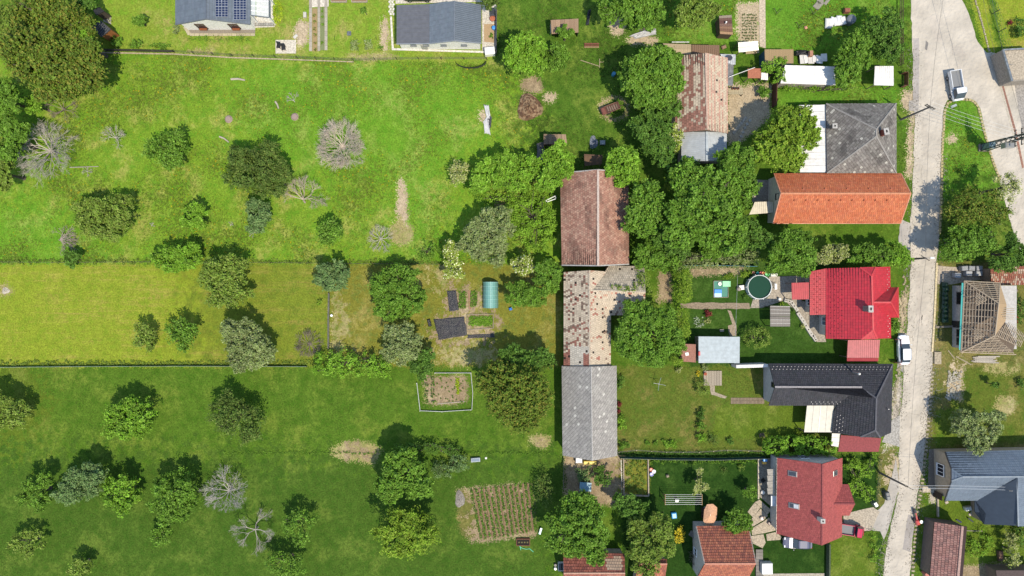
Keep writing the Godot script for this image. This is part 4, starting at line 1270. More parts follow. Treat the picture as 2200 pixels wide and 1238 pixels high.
	for q in [[1540, 173], [1539, 198], [1550, 215]]:
		var v := MB.new()
		v.bevel(fit(b, e, f, q[0], q[1]) + Vector3(0, 0.12, 0), Vector3(0.24, 0.2, 0.24), 0.05, Color(0.04, 0.03, 0.03))
		part(roof_of(o), "vent", v, M.rubber)
	# ---- light blue metal roof below it
	a = P(1464, 284, 2.7); b = P(1562, 284, 2.7); c = P(1561, 346, 2.7); d = P(1464, 346, 2.7)
	e = P(1518.5, 283, 4.3); f = P(1519, 346, 4.3)
	fs = [[a, e, f, d], [b, e, f, c]]
	o = house("metal_shed", "shed with a light blue-grey metal gable roof below the striped barn", "shed", fs, [a, b, c, d], 0.15, lin("8f8a84"), Color(0.42, 0.45, 0.47), 0.06, "plaster", "sheet")
	t = MB.new()
	seams(t, fs[0], a, d, 0.3, 0.05, 0.04, Color(0.46, 0.49, 0.51)); seams(t, fs[1], b, c, 0.3, 0.05, 0.04, Color(0.5, 0.53, 0.55))
	part(roof_of(o), "seam", t, M.sheet, true)
	ridge_caps(roof_of(o), [[e, f]], 0.3, 0.08, Color(0.38, 0.42, 0.45), M.sheet)
	# ---- red-brown barn
	a = P(1204, 372, 3.5); b = P(1350, 371, 3.5); c = P(1351, 568, 3.5); d = P(1207, 570, 3.5)
	e = P(1285, 365, 7.2); f = P(1285, 571, 7.2)
	fs = [[a, e, f, d], [b, e, f, c]]
	o = house("red_brown_barn", "large barn with a red-brown tiled gable roof at the centre", "barn", fs, [a, b, c, d], 0.3, lin("a89a88"), lin("3a241c"))
	t = MB.new()
	var rb := [Color(0.37, 0.19, 0.135), Color(0.41, 0.225, 0.16), Color(0.34, 0.17, 0.12), Color(0.44, 0.26, 0.185)]
	var ns2 := FastNoiseLite.new(); ns2.frequency = 0.22; ns2.seed = 8
	var sooty := func(_i, _j, p: Vector2):
		return tone(rb[rng.randi() % 4], R(0.85, 1.15) * (1.0 - 0.4 * smoothstep(0.0, 0.45, ns2.get_noise_2d(p.x * 0.7, p.y))))
	tiles(t, fs[0], d, a, 0.34, 0.34, 0.03, sooty)
	tiles(t, fs[1], b, c, 0.34, 0.34, 0.04, sooty)
	part(roof_of(o), "roof_tiles", t, M.tile, true)
	ridge_caps(roof_of(o), [[e, f]], 0.3, 0.1, Color(0.52, 0.42, 0.36), M.tile)
	ridge_caps(roof_of(o), [[a, e], [b, e], [d, f], [c, f]], 0.16, 0.1, Color(0.5, 0.48, 0.45), M.concrete, "verge")
	var v := MB.new()
	v.bevel(fit(b, e, f, 1330, 491) + Vector3(0, 0.1, 0), Vector3(0.45, 0.14, 0.5), 0.03, Color(0.05, 0.05, 0.05))
	part(roof_of(o), "skylight", v, M.glass)
	door(o, Vector3(d.x + 0.3, 0, lerpf(a.z, d.z, 0.3)), Vector3.LEFT, 2.6, 2.8, lin("5a4636"))
	# ---- patched barn with wing
	a = P(1211.5, 585, 3.2); b = P(1312, 584, 3.2); c = P(1312, 785, 3.2); d = P(1211.5, 785, 3.2)
	e = P(1266, 581, 5.6); f = P(1267, 788, 5.6)
	var w1 := P(1308, 571.5, 3.2); var w2 := P(1384, 572.5, 3.2); var w3 := P(1384, 677, 3.2); var w4 := P(1312, 677, 3.2)
	var r1 := fit(b, e, f, 1272, 624); var r2 := P(1387, 628, r1.y)
	fs = [[a, e, f, d], [b, e, f, c], [w1, w2, r2, r1], [w4, w3, r2, r1]]
	o = house("patched_barn", "dilapidated barn with a patchwork of cream, grey and red tiles", "barn", fs, [a, b, c, d], 0.2, lin("a08c76"), lin("2c241e"))
	var wing := MB.new()
	for q in [[w1 + Vector3(0, 0, 0.2), w2 + Vector3(-0.2, 0, 0.2)], [w2 + Vector3(-0.2, 0, 0.2), w3 + Vector3(-0.2, 0, -0.2)], [w3 + Vector3(-0.2, 0, -0.2), w4 + Vector3(0, 0, -0.2)]]:
		wing.box(Vector3((q[0].x + q[1].x) * 0.5, 1.55, (q[0].z + q[1].z) * 0.5), Vector3(abs(q[0].x - q[1].x) + 0.2, 3.1, abs(q[0].z - q[1].z) + 0.2), lin("9a8670"))
	part(o, "wing_wall", wing, M.plaster)
	t = MB.new()
	var ns3 := FastNoiseLite.new(); ns3.frequency = 0.5; ns3.seed = 21
	var beige := Color(0.57, 0.475, 0.36); var brown := Color(0.17, 0.115, 0.085); var brick := Color(0.31, 0.13, 0.095); var pale := Color(0.60, 0.50, 0.38)  # pale is the beige tile with the sunny slope's brightness painted in
	var holes := func() -> bool: return rng.randf() < 0.012
	var pl := func(_i, _j, p: Vector2):
		if holes.call(): return null
		var n := ns3.get_noise_2d(p.x * 0.6, p.y * 0.8)
		if p.x < 2.9 and p.y > 1.2: return tone(Color(0.56, 0.51, 0.43), R(0.85, 1.08)) if not (p.x < 1.9 and p.y > 3.3) else tone(brick, R(0.8, 1.1))
		if p.x < 1.9: return tone(brick, R(0.7, 1.1))
		var k := rng.randf()
		if k < 0.15 + n * 0.4: return tone(brown, R(0.8, 1.5))
		if k < 0.24 + n * 0.4: return tone(brick, R(0.7, 1.0))
		if k > 0.98: return Color(0.68, 0.6, 0.48)
		return tone(beige, R(0.76, 1.08))
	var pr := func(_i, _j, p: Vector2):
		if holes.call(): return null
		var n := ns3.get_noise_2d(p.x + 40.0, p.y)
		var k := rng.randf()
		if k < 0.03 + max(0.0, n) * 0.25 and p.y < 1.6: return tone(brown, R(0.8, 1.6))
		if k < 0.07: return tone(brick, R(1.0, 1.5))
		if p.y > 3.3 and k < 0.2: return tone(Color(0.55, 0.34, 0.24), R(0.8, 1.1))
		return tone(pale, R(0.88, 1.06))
	var wn := func(_i, _j, _p): return null if holes.call() else tone(Color(0.50, 0.43, 0.33), R(0.76, 1.1))
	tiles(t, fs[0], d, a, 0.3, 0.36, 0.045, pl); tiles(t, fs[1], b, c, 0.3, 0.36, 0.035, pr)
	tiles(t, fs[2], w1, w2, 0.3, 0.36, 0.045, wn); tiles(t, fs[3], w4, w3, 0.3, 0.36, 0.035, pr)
	part(roof_of(o), "roof_tiles", t, M.tile, true)
	ridge_caps(roof_of(o), [[e, f]], 0.2, 0.08, Color(0.44, 0.37, 0.29), M.tile)
	ridge_caps(roof_of(o), [[r1, r2]], 0.2, 0.08, Color(0.52, 0.44, 0.33), M.tile)
	var vine := thing("roof_creeper", "green creeper spreading over the end of the patched barn's wing roof", "climbing plant", w2 * Vector3(1, 0, 1))
	var vs := MB.new()
	vs.tube(w2 * Vector3(1, 0, 1) + Vector3(0.1, 0, 0.8), w2 + Vector3(0.05, 0.1, 0.9), 0.05, 0.03, 5, Color(0.12, 0.09, 0.07))
	part(vine, "stem", vs, M.bark)
	var lob := []
	for q in [[1376, 580, 10, 8], [1378, 598, 12, 10], [1374, 616, 14, 12], [1356, 622, 12, 6], [1338, 621, 11, 6], [1320, 618, 10, 6], [1388, 622, 14, 18], [1384, 600, 10, 14], [1366, 612, 8, 10]]:
		var p := P(q[0], q[1], 4.2)
		p.y = max(3.4, roof_height(fs, p)) + 0.1
		lob.append([p - spot(vine), Vector3(q[2] * S, 0.22, q[3] * S)])
	var vf := MeshInstance3D.new()
	vf.name = "foliage"; vf.mesh = crown_mesh(lob, 2, 0.24, 0.8, LEAF.olive); vf.material_override = M.leaf
	vine.add_child(vf)
	# ---- grey slate barn
	a = P(1207, 787, 3.2); b = P(1324.5, 786, 3.2); c = P(1326, 980, 3.2); d = P(1209, 979, 3.2)
	e = P(1270.5, 788, 6.1); f = P(1272.5, 990, 6.1)
	fs = [[a, e, f, d], [b, e, f, c]]
	o = house("grey_barn", "long barn with a pale grey slate gable roof below the patched barn", "barn", fs, [a, b, c, d], 0.25, lin("aca49a"), lin("4a4744"), 0.14, "plaster", "slate")
	t = MB.new()
	var gs := [Color(0.39, 0.37, 0.345), Color(0.42, 0.40, 0.37), Color(0.36, 0.34, 0.32)]
	var lichen := func(_i, _j, _p): return Color(0.68, 0.66, 0.6) if rng.randf() < 0.018 else tone(gs[rng.randi() % 3], R(0.86, 1.12))
	tiles(t, fs[0], d, a, 0.4, 0.4, 0.03, lichen, 0.014, 0.0, true)
	tiles(t, fs[1], b, c, 0.4, 0.4, 0.03, lichen, 0.014, 0.0, true)
	part(roof_of(o), "slates", t, M.slate, true)
	ridge_caps(roof_of(o), [[e, f]], 0.18, 0.07, Color(0.45, 0.43, 0.4), M.slate)
	door(o, Vector3(d.x + 0.25, 0, lerpf(a.z, d.z, 0.3)), Vector3.LEFT, 2.2, 2.4, lin("5a5048"))
	# ---- solar house at the top
	a = P(377, -60, 3); b = P(537, -60, 3); c = P(537, 52.5, 3); d = P(377, 53, 3)
	e = P(442, -73, 5.2); f = P(442, 41, 5.2)
	fs = [[a, e, f, d], [b, e, f, c]]
	o = house("solar_house", "white house with a dark grey roof carrying solar panels", "house", fs, [a, b, c, d], 0.4, lin("efece6"), lin("4a525c"), 0.14, "plaster", "sheet")
	t = MB.new()
	var sg := [Color(0.115, 0.14, 0.172), Color(0.125, 0.15, 0.182)]
	tiles(t, fs[0], d, a, 0.9, 0.36, 0.05, tinted(sg, 0.06), 0.006, 0.0)
	tiles(t, fs[1], b, c, 0.9, 0.36, 0.05, tinted(sg, 0.06), 0.006, 0.0)
	part(roof_of(o), "roof_tiles", t, M.sheet, true)
	ridge_caps(roof_of(o), [[e, f]], 0.2, 0.09, Color(0.10, 0.12, 0.15), M.sheet)
	ridge_caps(roof_of(o), [[d, f], [c, f]], 0.16, 0.14, Color(0.12, 0.13, 0.15), M.sheet, "verge")
	for q in [[465.5, 37.0, 2], [504.5, 43.0, 2]]:
		for i in 2:
			for j in 3:
				var x0: float = q[0] + i * 13.6
				var y1: float = q[1] - j * 22.6
				var lift := Vector3(-0.1, 0.16, 0)
				var k := [fit(b, e, f, x0, y1 - 21.6), fit(b, e, f, x0 + 12.8, y1 - 21.6), fit(b, e, f, x0 + 12.8, y1), fit(b, e, f, x0, y1)]
				var fr := MB.new()
				for p in 4: k[p] = k[p] - lift * Vector3(-1, -1, 0)
				for p in 4: fr.beam(k[p], k[(p + 1) % 4], 0.05, 0.05, Color(0.5, 0.52, 0.55))
				var pn := part(roof_of(o), "solar_panel", fr, M.zinc)
				for m in 2:
					for n in 4:
						var cell := MB.new()
						var uv := func(s: float, w: float) -> Vector3: return (k[0].lerp(k[1], s)).lerp(k[3].lerp(k[2], s), w)
						var s0 := m * 0.5 + 0.03; var s1 := m * 0.5 + 0.47; var v0 := n * 0.25 + 0.015; var v1 := n * 0.25 + 0.235
						cell.face_up([uv.call(s0, v0), uv.call(s1, v0), uv.call(s1, v1), uv.call(s0, v1)], Color(0.012, 0.02, 0.06))
						part(pn, "solar_cell", cell, M.panel)
				var bk := MB.new()
				bk.face_up([k[0] - Vector3(0, 0.02, 0), k[1] - Vector3(0, 0.02, 0), k[2] - Vector3(0, 0.02, 0), k[3] - Vector3(0, 0.02, 0)], Color(0.3, 0.33, 0.38))
				part(pn, "backing", bk, M.plastic)
	var sz := d.z - 0.4
	for x in [432, 503]:
		window(o, Vector3(P(x, 60, 1.4).x, 1.5, sz), Vector3.BACK, 1.3, 1.5, lin("4a3a30"), Color(0.03, 0.03, 0.04), true, 1)
		var box := MB.new()
		box.bevel(Vector3(P(x, 60, 1.4).x, 0.75, sz + 0.2), Vector3(1.1, 0.25, 0.3), 0.04, lin("a8603a"))
		part(o, "flower_box", box, M.wood)
	# ---- grey seamed house at the top
	a = P(923, 9, 3.2); b = P(1034, 3 + 7, 3.2); c = P(1034, 93.5, 3.2); d = P(923, 94, 3.2)
	e = P(976, 2, 5.2); f = P(976, 88, 5.2)
	var x1 := P(852, 11, 2.85); var x2 := P(852, 95, 2.85)
	fs = [[a, e, f, d], [b, e, f, c], [x1, a, d, x2]]
	o = house("grey_gable_house", "white-walled house with a grey ribbed metal gable and flat annex", "house", fs, [x1, b, c, x2], 0.3, lin("f0ede6"), lin("59626c"), 0.12, "plaster", "sheet")
	t = MB.new()
	tiles(t, fs[0], d, a, 0.7, 0.34, 0.04, tinted([Color(0.135, 0.16, 0.19)], 0.05), 0.008, 0.0)
	seams(t, fs[1], b, c, 0.27, 0.09, 0.05, Color(0.15, 0.175, 0.205))
	seams(t, fs[2], x1, x2, 0.62, 0.05, 0.05, Color(0.13, 0.14, 0.155))
	part(roof_of(o), "roof_ribs", t, M.sheet, true)
	var an := MB.new()
	an.face_up([x1 + Vector3(0, 0.01, 0), a + Vector3(0, 0.01, 0), d + Vector3(0, 0.01, 0), x2 + Vector3(0, 0.01, 0)], Color(0.11, 0.115, 0.13))
	part(roof_of(o), "annex_sheet", an, M.sheet)
	ridge_caps(roof_of(o), [[e, f]], 0.2, 0.08, Color(0.13, 0.15, 0.18), M.sheet)
	ridge_caps(roof_of(o), [[x2, d], [d, f], [f, c]], 0.12, 0.16, Color(0.24, 0.26, 0.29), M.sheet, "verge")
	for x in [888, 915, 953, 997]:
		window(o, Vector3(P(x, 100, 2).x, 2.0, d.z - 0.3), Vector3.BACK, 0.75, 0.5, lin("8a8f94"), Color(0.05, 0.06, 0.07), true, 0)
	door(o, Vector3(P(912, 106, 0.8).x, 0, d.z - 0.3), Vector3.BACK, 0.9, 1.9, lin("dad6cc"))
func posts(parent: Node3D, pts: Array, r: float, col: Color, m: Material, called := "post"):
	for p in pts:
		var mb := MB.new()
		mb.box(Vector3(p.x, p.y * 0.5, p.z), Vector3(r * 2, p.y, r * 2), col)
		part(parent, called, mb, m)

# a flat or slightly sloping canopy: sheet with ribs, standing on posts
func canopy(called: String, label: String, category: String, q: Array, col: Color, step: float, rib: Color, m := "sheet", along := false, post := Color(0.3, 0.22, 0.18), boards := 0) -> Node3D:
	var o := thing(called, label, category, (q[0] + q[2]) * 0.5 * Vector3(1, 0, 1))
	var mid: Vector3 = (q[0] + q[1] + q[2] + q[3]) * 0.25
	var ps := []
	for p in q: ps.append(p.lerp(mid, 0.06) - Vector3(0, 0.09, 0))
	posts(o, ps, 0.05, post, M.wood)
	if boards > 0:
		for i in boards:
			var a := i / float(boards) + 0.008
			var b := (i + 1) / float(boards) - 0.008
			var mb := MB.new()
			var up := Vector3(0, 0.015 * (i % 3), 0)
			var f := [q[0].lerp(q[3], a) + up, q[1].lerp(q[2], a) + up, q[1].lerp(q[2], b) + up, q[0].lerp(q[3], b) + up]
			var cc := tone(col, R(0.82, 1.15))
			mb.face_up(f, cc)
			for k in 4: mb.quad(f[k], f[(k + 1) % 4], f[(k + 1) % 4] - Vector3(0, 0.05, 0), f[k] - Vector3(0, 0.05, 0), cc)
			part(o, "roof_board", mb, M[m])
		return o
	var r := roof_slab(o, [q], 0.07, col, M[m])
	if step > 0.0:
		var t := MB.new()
		seams(t, q, q[0], q[1], step, 0.05, 0.035, rib, along)
		part(r, "rib", t, M[m], true)
	return o

func stage_houses_b():
	# ---- red house
	var e := P(1873, 593, 6.8); var f := P(1876, 709, 6.8)
	var se := P(1914, 727, 3.2); var ne := P(1912, 573, 3.2); var nw := P(1775, 577, 3.2); var sw := P(1775, 728, 3.2)
	var n1 := fit(e, f, nw, 1848, 575); var n2 := fit(e, f, ne, 1882, 574); var s1 := fit(e, f, sw, 1851, 729); var s2 := fit(e, f, se, 1885, 728)
	var l1 := P(1740, 584, 2.6); var l2 := P(1740, 677, 2.6); var l3 := P(1775, 676, 3.2)
	var r1 := fit(e, f, ne, 1877, 650); var r2 := P(1914, 650, r1.y)
	var g1 := P(1892, 618, 3.3); var g2 := P(1930, 618, 3.2); var g3 := P(1931, 682, 3.2); var g4 := P(1892, 682, 3.3)
	var fs := [[nw, n1, e, f, s1, sw], [n1, n2, e], [n2, ne, se, s2, f, e], [s1, s2, f], [l1, nw, l3, l2], [g1, g2, r2, r1], [g2, g3, r2], [g4, g3, r2, r1]]
	var o := house("red_house", "house with a bright red tiled roof and a front gable by the road", "house", fs, [nw, ne, se, sw], 0.45, lin("c9c3ba"), lin("6a1418"), 0.12, "plaster", "sheet")
	var low := MB.new()
	low.box(Vector3((l1.x + l3.x) * 0.5 + 0.3, 1.3, (l1.z + l2.z) * 0.5), Vector3(l3.x - l1.x - 0.3, 2.5, l2.z - l1.z - 0.7), lin("c2bcb2"))
	part(o, "annex_wall", low, M.plaster)
	low = MB.new()
	low.box(Vector3((g1.x + g2.x) * 0.5 - 0.3, 1.5, (g1.z + g4.z) * 0.5), Vector3(g2.x - g1.x - 0.2, 3.0, g4.z - g1.z - 0.8), lin("c9c3ba"))
	part(o, "annex_wall", low, M.plaster)
	var t := MB.new()
	var red := tinted([Color(0.47, 0.022, 0.036), Color(0.44, 0.024, 0.036)], 0.09)
	tiles(t, fs[0], sw, nw, 0.42, 0.36, 0.05, red, 0.006, 0.0); tiles(t, fs[1], n1, n2, 0.3, 0.36, 0.05, red, 0.006, 0.0)
	tiles(t, fs[2], ne, se, 0.3, 0.36, 0.05, red, 0.006, 0.0); tiles(t, fs[3], s2, s1, 0.3, 0.36, 0.05, red, 0.006, 0.0)
	tiles(t, fs[4], l2, l1, 0.3, 0.3, 0.045, red, 0.01, 0.0)
	tiles(t, fs[5], g1, g2, 0.3, 0.36, 0.05, red, 0.006, 0.0); tiles(t, fs[6], g2, g3, 0.3, 0.36, 0.05, red, 0.006, 0.0); tiles(t, fs[7], g4, g3, 0.3, 0.36, 0.05, red, 0.006, 0.0)
	var rf := roof_of(o)
	part(rf, "roof_tiles", t, M.sheet, true)
	ridge_caps(rf, [[e, f], [n1, e], [n2, e], [s1, f], [s2, f], [r1, r2], [g2, r2], [g3, r2]], 0.22, 0.09, Color(0.52, 0.04, 0.05), M.sheet)
	snow_stops(rf, fs[0], sw, nw, [0.7, 1.2, 1.7, 2.2], 0.75, Color(0.34, 0.03, 0.04)); snow_stops(rf, fs[4], l2, l1, [0.6, 1.0, 1.4], 0.75, Color(0.3, 0.02, 0.03))
	snow_stops(rf, fs[2], ne, se, [0.6, 1.1], 0.75, Color(0.6, 0.35, 0.34))
	chimney(rf, P(1871, 664, 7.7), 6.0, 7.7, 0.55, lin("8f8880"), M.concrete, 0.0, 0.8)
	window(o, Vector3(sw.x + 0.45, 1.7, P(1770, 690, 1.7).z), Vector3.LEFT, 1.2, 1.3, lin("eeeae4"), Color(0.1, 0.13, 0.17))
	window(o, Vector3(l1.x + 0.4, 1.6, P(1735, 650, 1.6).z), Vector3.LEFT, 0.9, 1.2, lin("eeeae4"))
	gutter(o, sw, nw, Color(0.35, 0.03, 0.03)); gutter(o, ne, se, Color(0.35, 0.03, 0.03))
	canopy("red_porch_roof", "small flat red roof on the garden side of the red house", "porch roof", [P(1701, 608, 2.5), P(1738, 607, 2.6), P(1738, 643, 2.6), P(1702, 644, 2.5)], Color(0.44, 0.035, 0.045), 0.3, Color(0.42, 0.035, 0.045))
	var cp := canopy("red_carport", "red sheet-metal carport roof against the lower side of the red house", "carport", [P(1822, 731, 2.7), P(1891, 730, 2.7), P(1888, 769, 2.6), P(1820, 769, 2.6)], Color(0.42, 0.09, 0.10), 0.3, Color(0.40, 0.085, 0.095))
	var lip := MB.new()
	lip.face_up([P(1820, 769.5, 2.6), P(1888, 769.5, 2.6), P(1887, 777, 2.2), P(1820, 777, 2.2)], Color(0.33, 0.05, 0.06))
	part(cp, "roof_edge", lip, M.sheet)
	# ---- black-roofed house
	nw = P(1652, 782, 3); ne = P(1918, 783, 3); se = P(1914, 930, 3); sw = P(1652, 871, 3)
	var wr := P(1665, 831.5, 5.4); var bb := P(1852, 832, 5.4)
	var aa := fit(nw, ne, wr, 1883, 856); var cc := P(1881, 925, aa.y)
	var w1 := P(1792, 886, 3.0)
	var w2 := fit(aa, cc, w1, 1788, 929); var w0 := fit(aa, cc, w1, 1803, 861); var bq := fit(aa, cc, w1, 1850, 833)
	var h1 := fit(aa, cc, w1, 1849, 939); var h2 := fit(aa, cc, se, 1891, 940)
	var sx := P(1806, 871, 3)
	fs = [[nw, ne, aa, bq, wr], [ne, se, h2, cc, aa], [bq, w0, w1, w2, h1, cc, aa], [sw, sx, bb, wr], [h1, h2, cc]]
	o = house("black_roofed_house", "L-shaped house with a charcoal tiled roof beside the road", "house", fs, [nw, ne, se, P(1788, 930, 3), P(1792, 871, 3), sw], 0.35, lin("b9b7b8"), lin("24262b"), 0.12, "plaster", "tile")
	t = MB.new()
	var coal := tinted([Color(0.042, 0.043, 0.052), Color(0.036, 0.037, 0.045), Color(0.05, 0.05, 0.06)], 0.1)
	tiles(t, fs[0], nw, ne, 0.3, 0.36, 0.045, coal); tiles(t, fs[1], ne, se, 0.33, 0.36, 0.045, coal)
	tiles(t, fs[2], w2, w1, 0.3, 0.36, 0.045, coal); tiles(t, fs[3], sw, sx, 0.3, 0.36, 0.045, coal); tiles(t, fs[4], h2, h1, 0.3, 0.36, 0.04, coal)
	rf = roof_of(o)
	part(rf, "roof_tiles", t, M.tile, true)
	ridge_caps(rf, [[wr, bb]], 0.28, 0.1, Color(0.28, 0.26, 0.27), M.tile)
	ridge_caps(rf, [[aa, cc], [ne, aa], [bq, aa], [h1, cc], [h2, cc]], 0.22, 0.1, Color(0.10, 0.10, 0.115), M.tile)
	ridge_caps(rf, [[w0, bq]], 0.2, 0.06, Color(0.2, 0.2, 0.22), M.zinc, "valley")
	snow_stops(rf, fs[0], nw, ne, [0.5, 0.95], 0.52, Color(0.22, 0.22, 0.24)); snow_stops(rf, fs[2], w2, w1, [0.5, 0.9, 1.3], 0.6, Color(0.22, 0.22, 0.24))
	snow_stops(rf, fs[3], P(1735, 871, 3), sx, [0.4, 0.8], 0.6, Color(0.22, 0.22, 0.24))
	var fl := MB.new()
	fl.tube(fit(nw, ne, wr, 1832, 800), fit(nw, ne, wr, 1832, 800) + Vector3(0, 1.9, 0), 0.15, 0.15, 10, Color(0.6, 0.6, 0.58), true)
	fl.disc(fit(nw, ne, wr, 1832, 800) + Vector3(0, 1.9, 0), 0.2, 0.08, 0.16, 10, Color(0.75, 0.75, 0.73))
	part(rf, "flue_pipe", fl, M.zinc)
	fl = MB.new()
	fl.tube(fit(ne, se, aa, 1905, 878), fit(ne, se, aa, 1905, 878) + Vector3(0, 0.6, 0), 0.06, 0.06, 8, Color(0.7, 0.7, 0.7), true)
	part(rf, "vent_pipe", fl, M.zinc)
	window(o, Vector3(nw.x + 0.35, 3.7, P(1660, 827, 3.7).z), Vector3.LEFT, 0.7, 1.0, lin("30323a"), Color(0.02, 0.02, 0.025), false, 0)
	gutter(o, nw, ne, Color(0.08, 0.08, 0.09)); gutter(o, sw, P(1790, 871, 3), Color(0.08, 0.08, 0.09))
	o = canopy("polycarbonate_canopy", "cream ribbed canopy between the two wings of the black-roofed house", "canopy", [P(1735, 864, 2.7), P(1793, 863, 2.9), P(1788, 929, 2.6), P(1728, 929, 2.4)], Color(0.43, 0.41, 0.355), 0.0, Color(0.5, 0.48, 0.43), "sheet")
	for i in 5:
		var mb := MB.new()
		var k := (i + 0.02) / 4.0
		if i > 3: k = 0.99
		mb.beam(P(1735, 864, 2.72).lerp(P(1793, 863, 2.92), k), P(1728, 929, 2.42).lerp(P(1788, 929, 2.62), k), 0.1 if i == 2 else 0.05, 0.05, Color(0.7, 0.68, 0.64) if i == 2 else Color(0.5, 0.48, 0.42))
		part(o, "glazing_bar", mb, M.sheet)
	canopy("red_lean_to", "dark red felt lean-to roof below the black-roofed house", "carport", [P(1807, 935, 2.6), P(1894, 942, 2.6), P(1888, 971, 2.3), P(1801, 971, 2.3)], Color(0.27, 0.055, 0.06), 0.0, Color(0.3, 0.1, 0.1), "tile")
	canopy("plastic_canopy", "narrow pale sheet canopy left of the dark red lean-to", "canopy", [P(1788, 931, 2.4), P(1806, 932, 2.4), P(1801, 961, 2.3), P(1786, 958, 2.3)], Color(0.62, 0.60, 0.54), 0.0, Color(0.5, 0.5, 0.5), "sheet", false, Color(0.3, 0.3, 0.3), 3)
	# ---- red-brown house at the bottom
	nw = P(1670, 984, 3.2); ne = P(1810, 984, 3.2); se = P(1809, 1154, 3.2); sw = P(1668.6, 1147, 3.2)
	e = P(1767.5, 997, 7.2); f = P(1766, 1172, 7.2)
	r1 = fit(e, f, ne, 1768, 1083); r2 = P(1837, 1083, 4.9)
	r1 = fit(e, f, ne, 1790, 1083)
	r1 = r2 + (P(1790, 1083, 4.9) - r2).normalized() * 4.6
	g1 = P(1792, 1041, 3.1); g2 = P(1823, 1041, 3.1); g3 = P(1825, 1108, 3.1); g4 = P(1792, 1108, 3.1)
	fs = [[nw, e, f, sw], [ne, e, f, se], [g1, g2, r2, r1], [g4, g3, r2, r1]]
	o = house("dark_red_house", "house with a dull dark red shingle roof and three skylights at the bottom", "house", fs, [nw, ne, se, sw], 0.3, lin("cfccc6"), lin("4a1418"))
	low = MB.new()
	low.box(Vector3((g1.x + g2.x) * 0.5 - 0.5, 1.5, (g1.z + g4.z) * 0.5), Vector3(g2.x - g1.x + 0.4, 3.0, g4.z - g1.z - 0.6), lin("cfccc6"))
	part(o, "annex_wall", low, M.plaster)
	t = MB.new()
	var mar := tinted([Color(0.37, 0.08, 0.075), Color(0.35, 0.075, 0.07), Color(0.39, 0.088, 0.08)], 0.12)
	tiles(t, fs[0], sw, nw, 0.3, 0.3, 0.015, mar, 0.006, 0.5, true); tiles(t, fs[1], ne, se, 0.3, 0.3, 0.015, mar, 0.006, 0.5, true)
	tiles(t, fs[2], g1, g2, 0.3, 0.3, 0.02, mar, 0.01); tiles(t, fs[3], g4, g3, 0.3, 0.3, 0.015, mar, 0.006)
	rf = roof_of(o)
	part(rf, "shingles", t, M.tile, true)
	ridge_caps(rf, [[e, f], [r1, r2]], 0.2, 0.06, Color(0.27, 0.06, 0.06), M.tile)
	for q in [[1703, 1018, 0, 0], [1706, 1087, 0, 1], [1794, 1017, 1, 0]]:
		var pl: Array = fs[q[2]]
		var mid := fit(pl[0], e, f, q[0], q[1])
		var nn := up_normal(pl)
		var zz := (f - e).normalized()
		var bas := Basis(nn.cross(zz).normalized(), nn, zz)
		var fr := MB.new()
		fr.bevel(mid + nn * 0.06, Vector3(1.3 if q[3] == 0 else 1.5, 0.12, 0.8), 0.04, Color(0.42, 0.38, 0.36), bas)
		var sk := part(rf, "skylight", fr, M.zinc)
		var gl := MB.new()
		if q[3] == 0:
			gl.box(mid + nn * 0.125, Vector3(1.0, 0.02, 0.55), Color(0.05, 0.055, 0.07), bas)
		else:
			gl.box(mid + nn * 0.125 - bas.x * 0.3, Vector3(0.55, 0.02, 0.55), Color(0.05, 0.055, 0.07), bas)
			var bl := MB.new()
			bl.box(mid + nn * 0.126 + bas.x * 0.32, Vector3(0.6, 0.02, 0.56), Color(0.72, 0.74, 0.78), bas)
			part(sk, "blind", bl, M.cloth)
		part(sk, "pane", gl, M.glass)
	chimney(rf, P(1768, 1120, 8.0), 6.6, 8.0, 0.5, lin("cfc8be"), M.plaster)
	gutter(o, nw, sw, Color(0.3, 0.28, 0.27))
	var ww := nw.x + 0.3
	door(o, Vector3(ww, 0, P(1668, 1077, 0).z), Vector3.LEFT, 1.0, 2.05, lin("e6e6e6"))
	window(o, Vector3(ww, 1.6, P(1668, 1035, 0).z), Vector3.LEFT, 1.3, 1.3, lin("e6e6e6"))
	window(o, Vector3(P(1715, 990, 0).x, 1.8, nw.z + 0.3), Vector3.FORWARD, 1.2, 1.2, lin("e6e6e6"))
	# ---- orange tiled house at the bottom
	nw = P(1496, 1131, 2.8); ne = P(1608, 1130, 2.8); e = P(1514, 1212, 6.8); f = P(1624, 1211.5, 6.8)
	var so := (e - nw) * Vector3(0, 0, 1)
	sw = nw + so * 2.0; se = ne + so * 2.0
	fs = [[nw, ne, f, e], [sw, se, f, e]]
	o = house("old_tiled_house", "house with an old orange-red tiled roof at the bottom edge", "house", fs, [nw, ne, se, sw], 0.25, lin("cac4bc"), lin("4a2018"))
	t = MB.new()
	var orr := tinted([Color(0.41, 0.135, 0.077), Color(0.37, 0.115, 0.07), Color(0.45, 0.16, 0.09), Color(0.30, 0.10, 0.068)], 0.14)
	tiles(t, fs[0], nw, ne, 0.32, 0.4, 0.06, orr, 0.015)
	tiles(t, fs[1], sw, se, 0.32, 0.4, 0.04, orr)
	part(roof_of(o), "roof_tiles", t, M.tile, true)
	ridge_caps(roof_of(o), [[e, f]], 0.26, 0.1, Color(0.5, 0.22, 0.15), M.tile)
	ridge_caps(roof_of(o), [[ne, f], [nw, e]], 0.14, 0.08, Color(0.55, 0.45, 0.38), M.concrete, "verge")
	window(o, Vector3(nw.x + 0.25, 1.6, lerpf(nw.z, sw.z, 0.55)), Vector3.LEFT, 1.1, 1.2, lin("e6e6e6"))
	var st := thing("garden_stair", "short grey flight of steps left of the old tiled house", "stairs", P(1490, 1148))
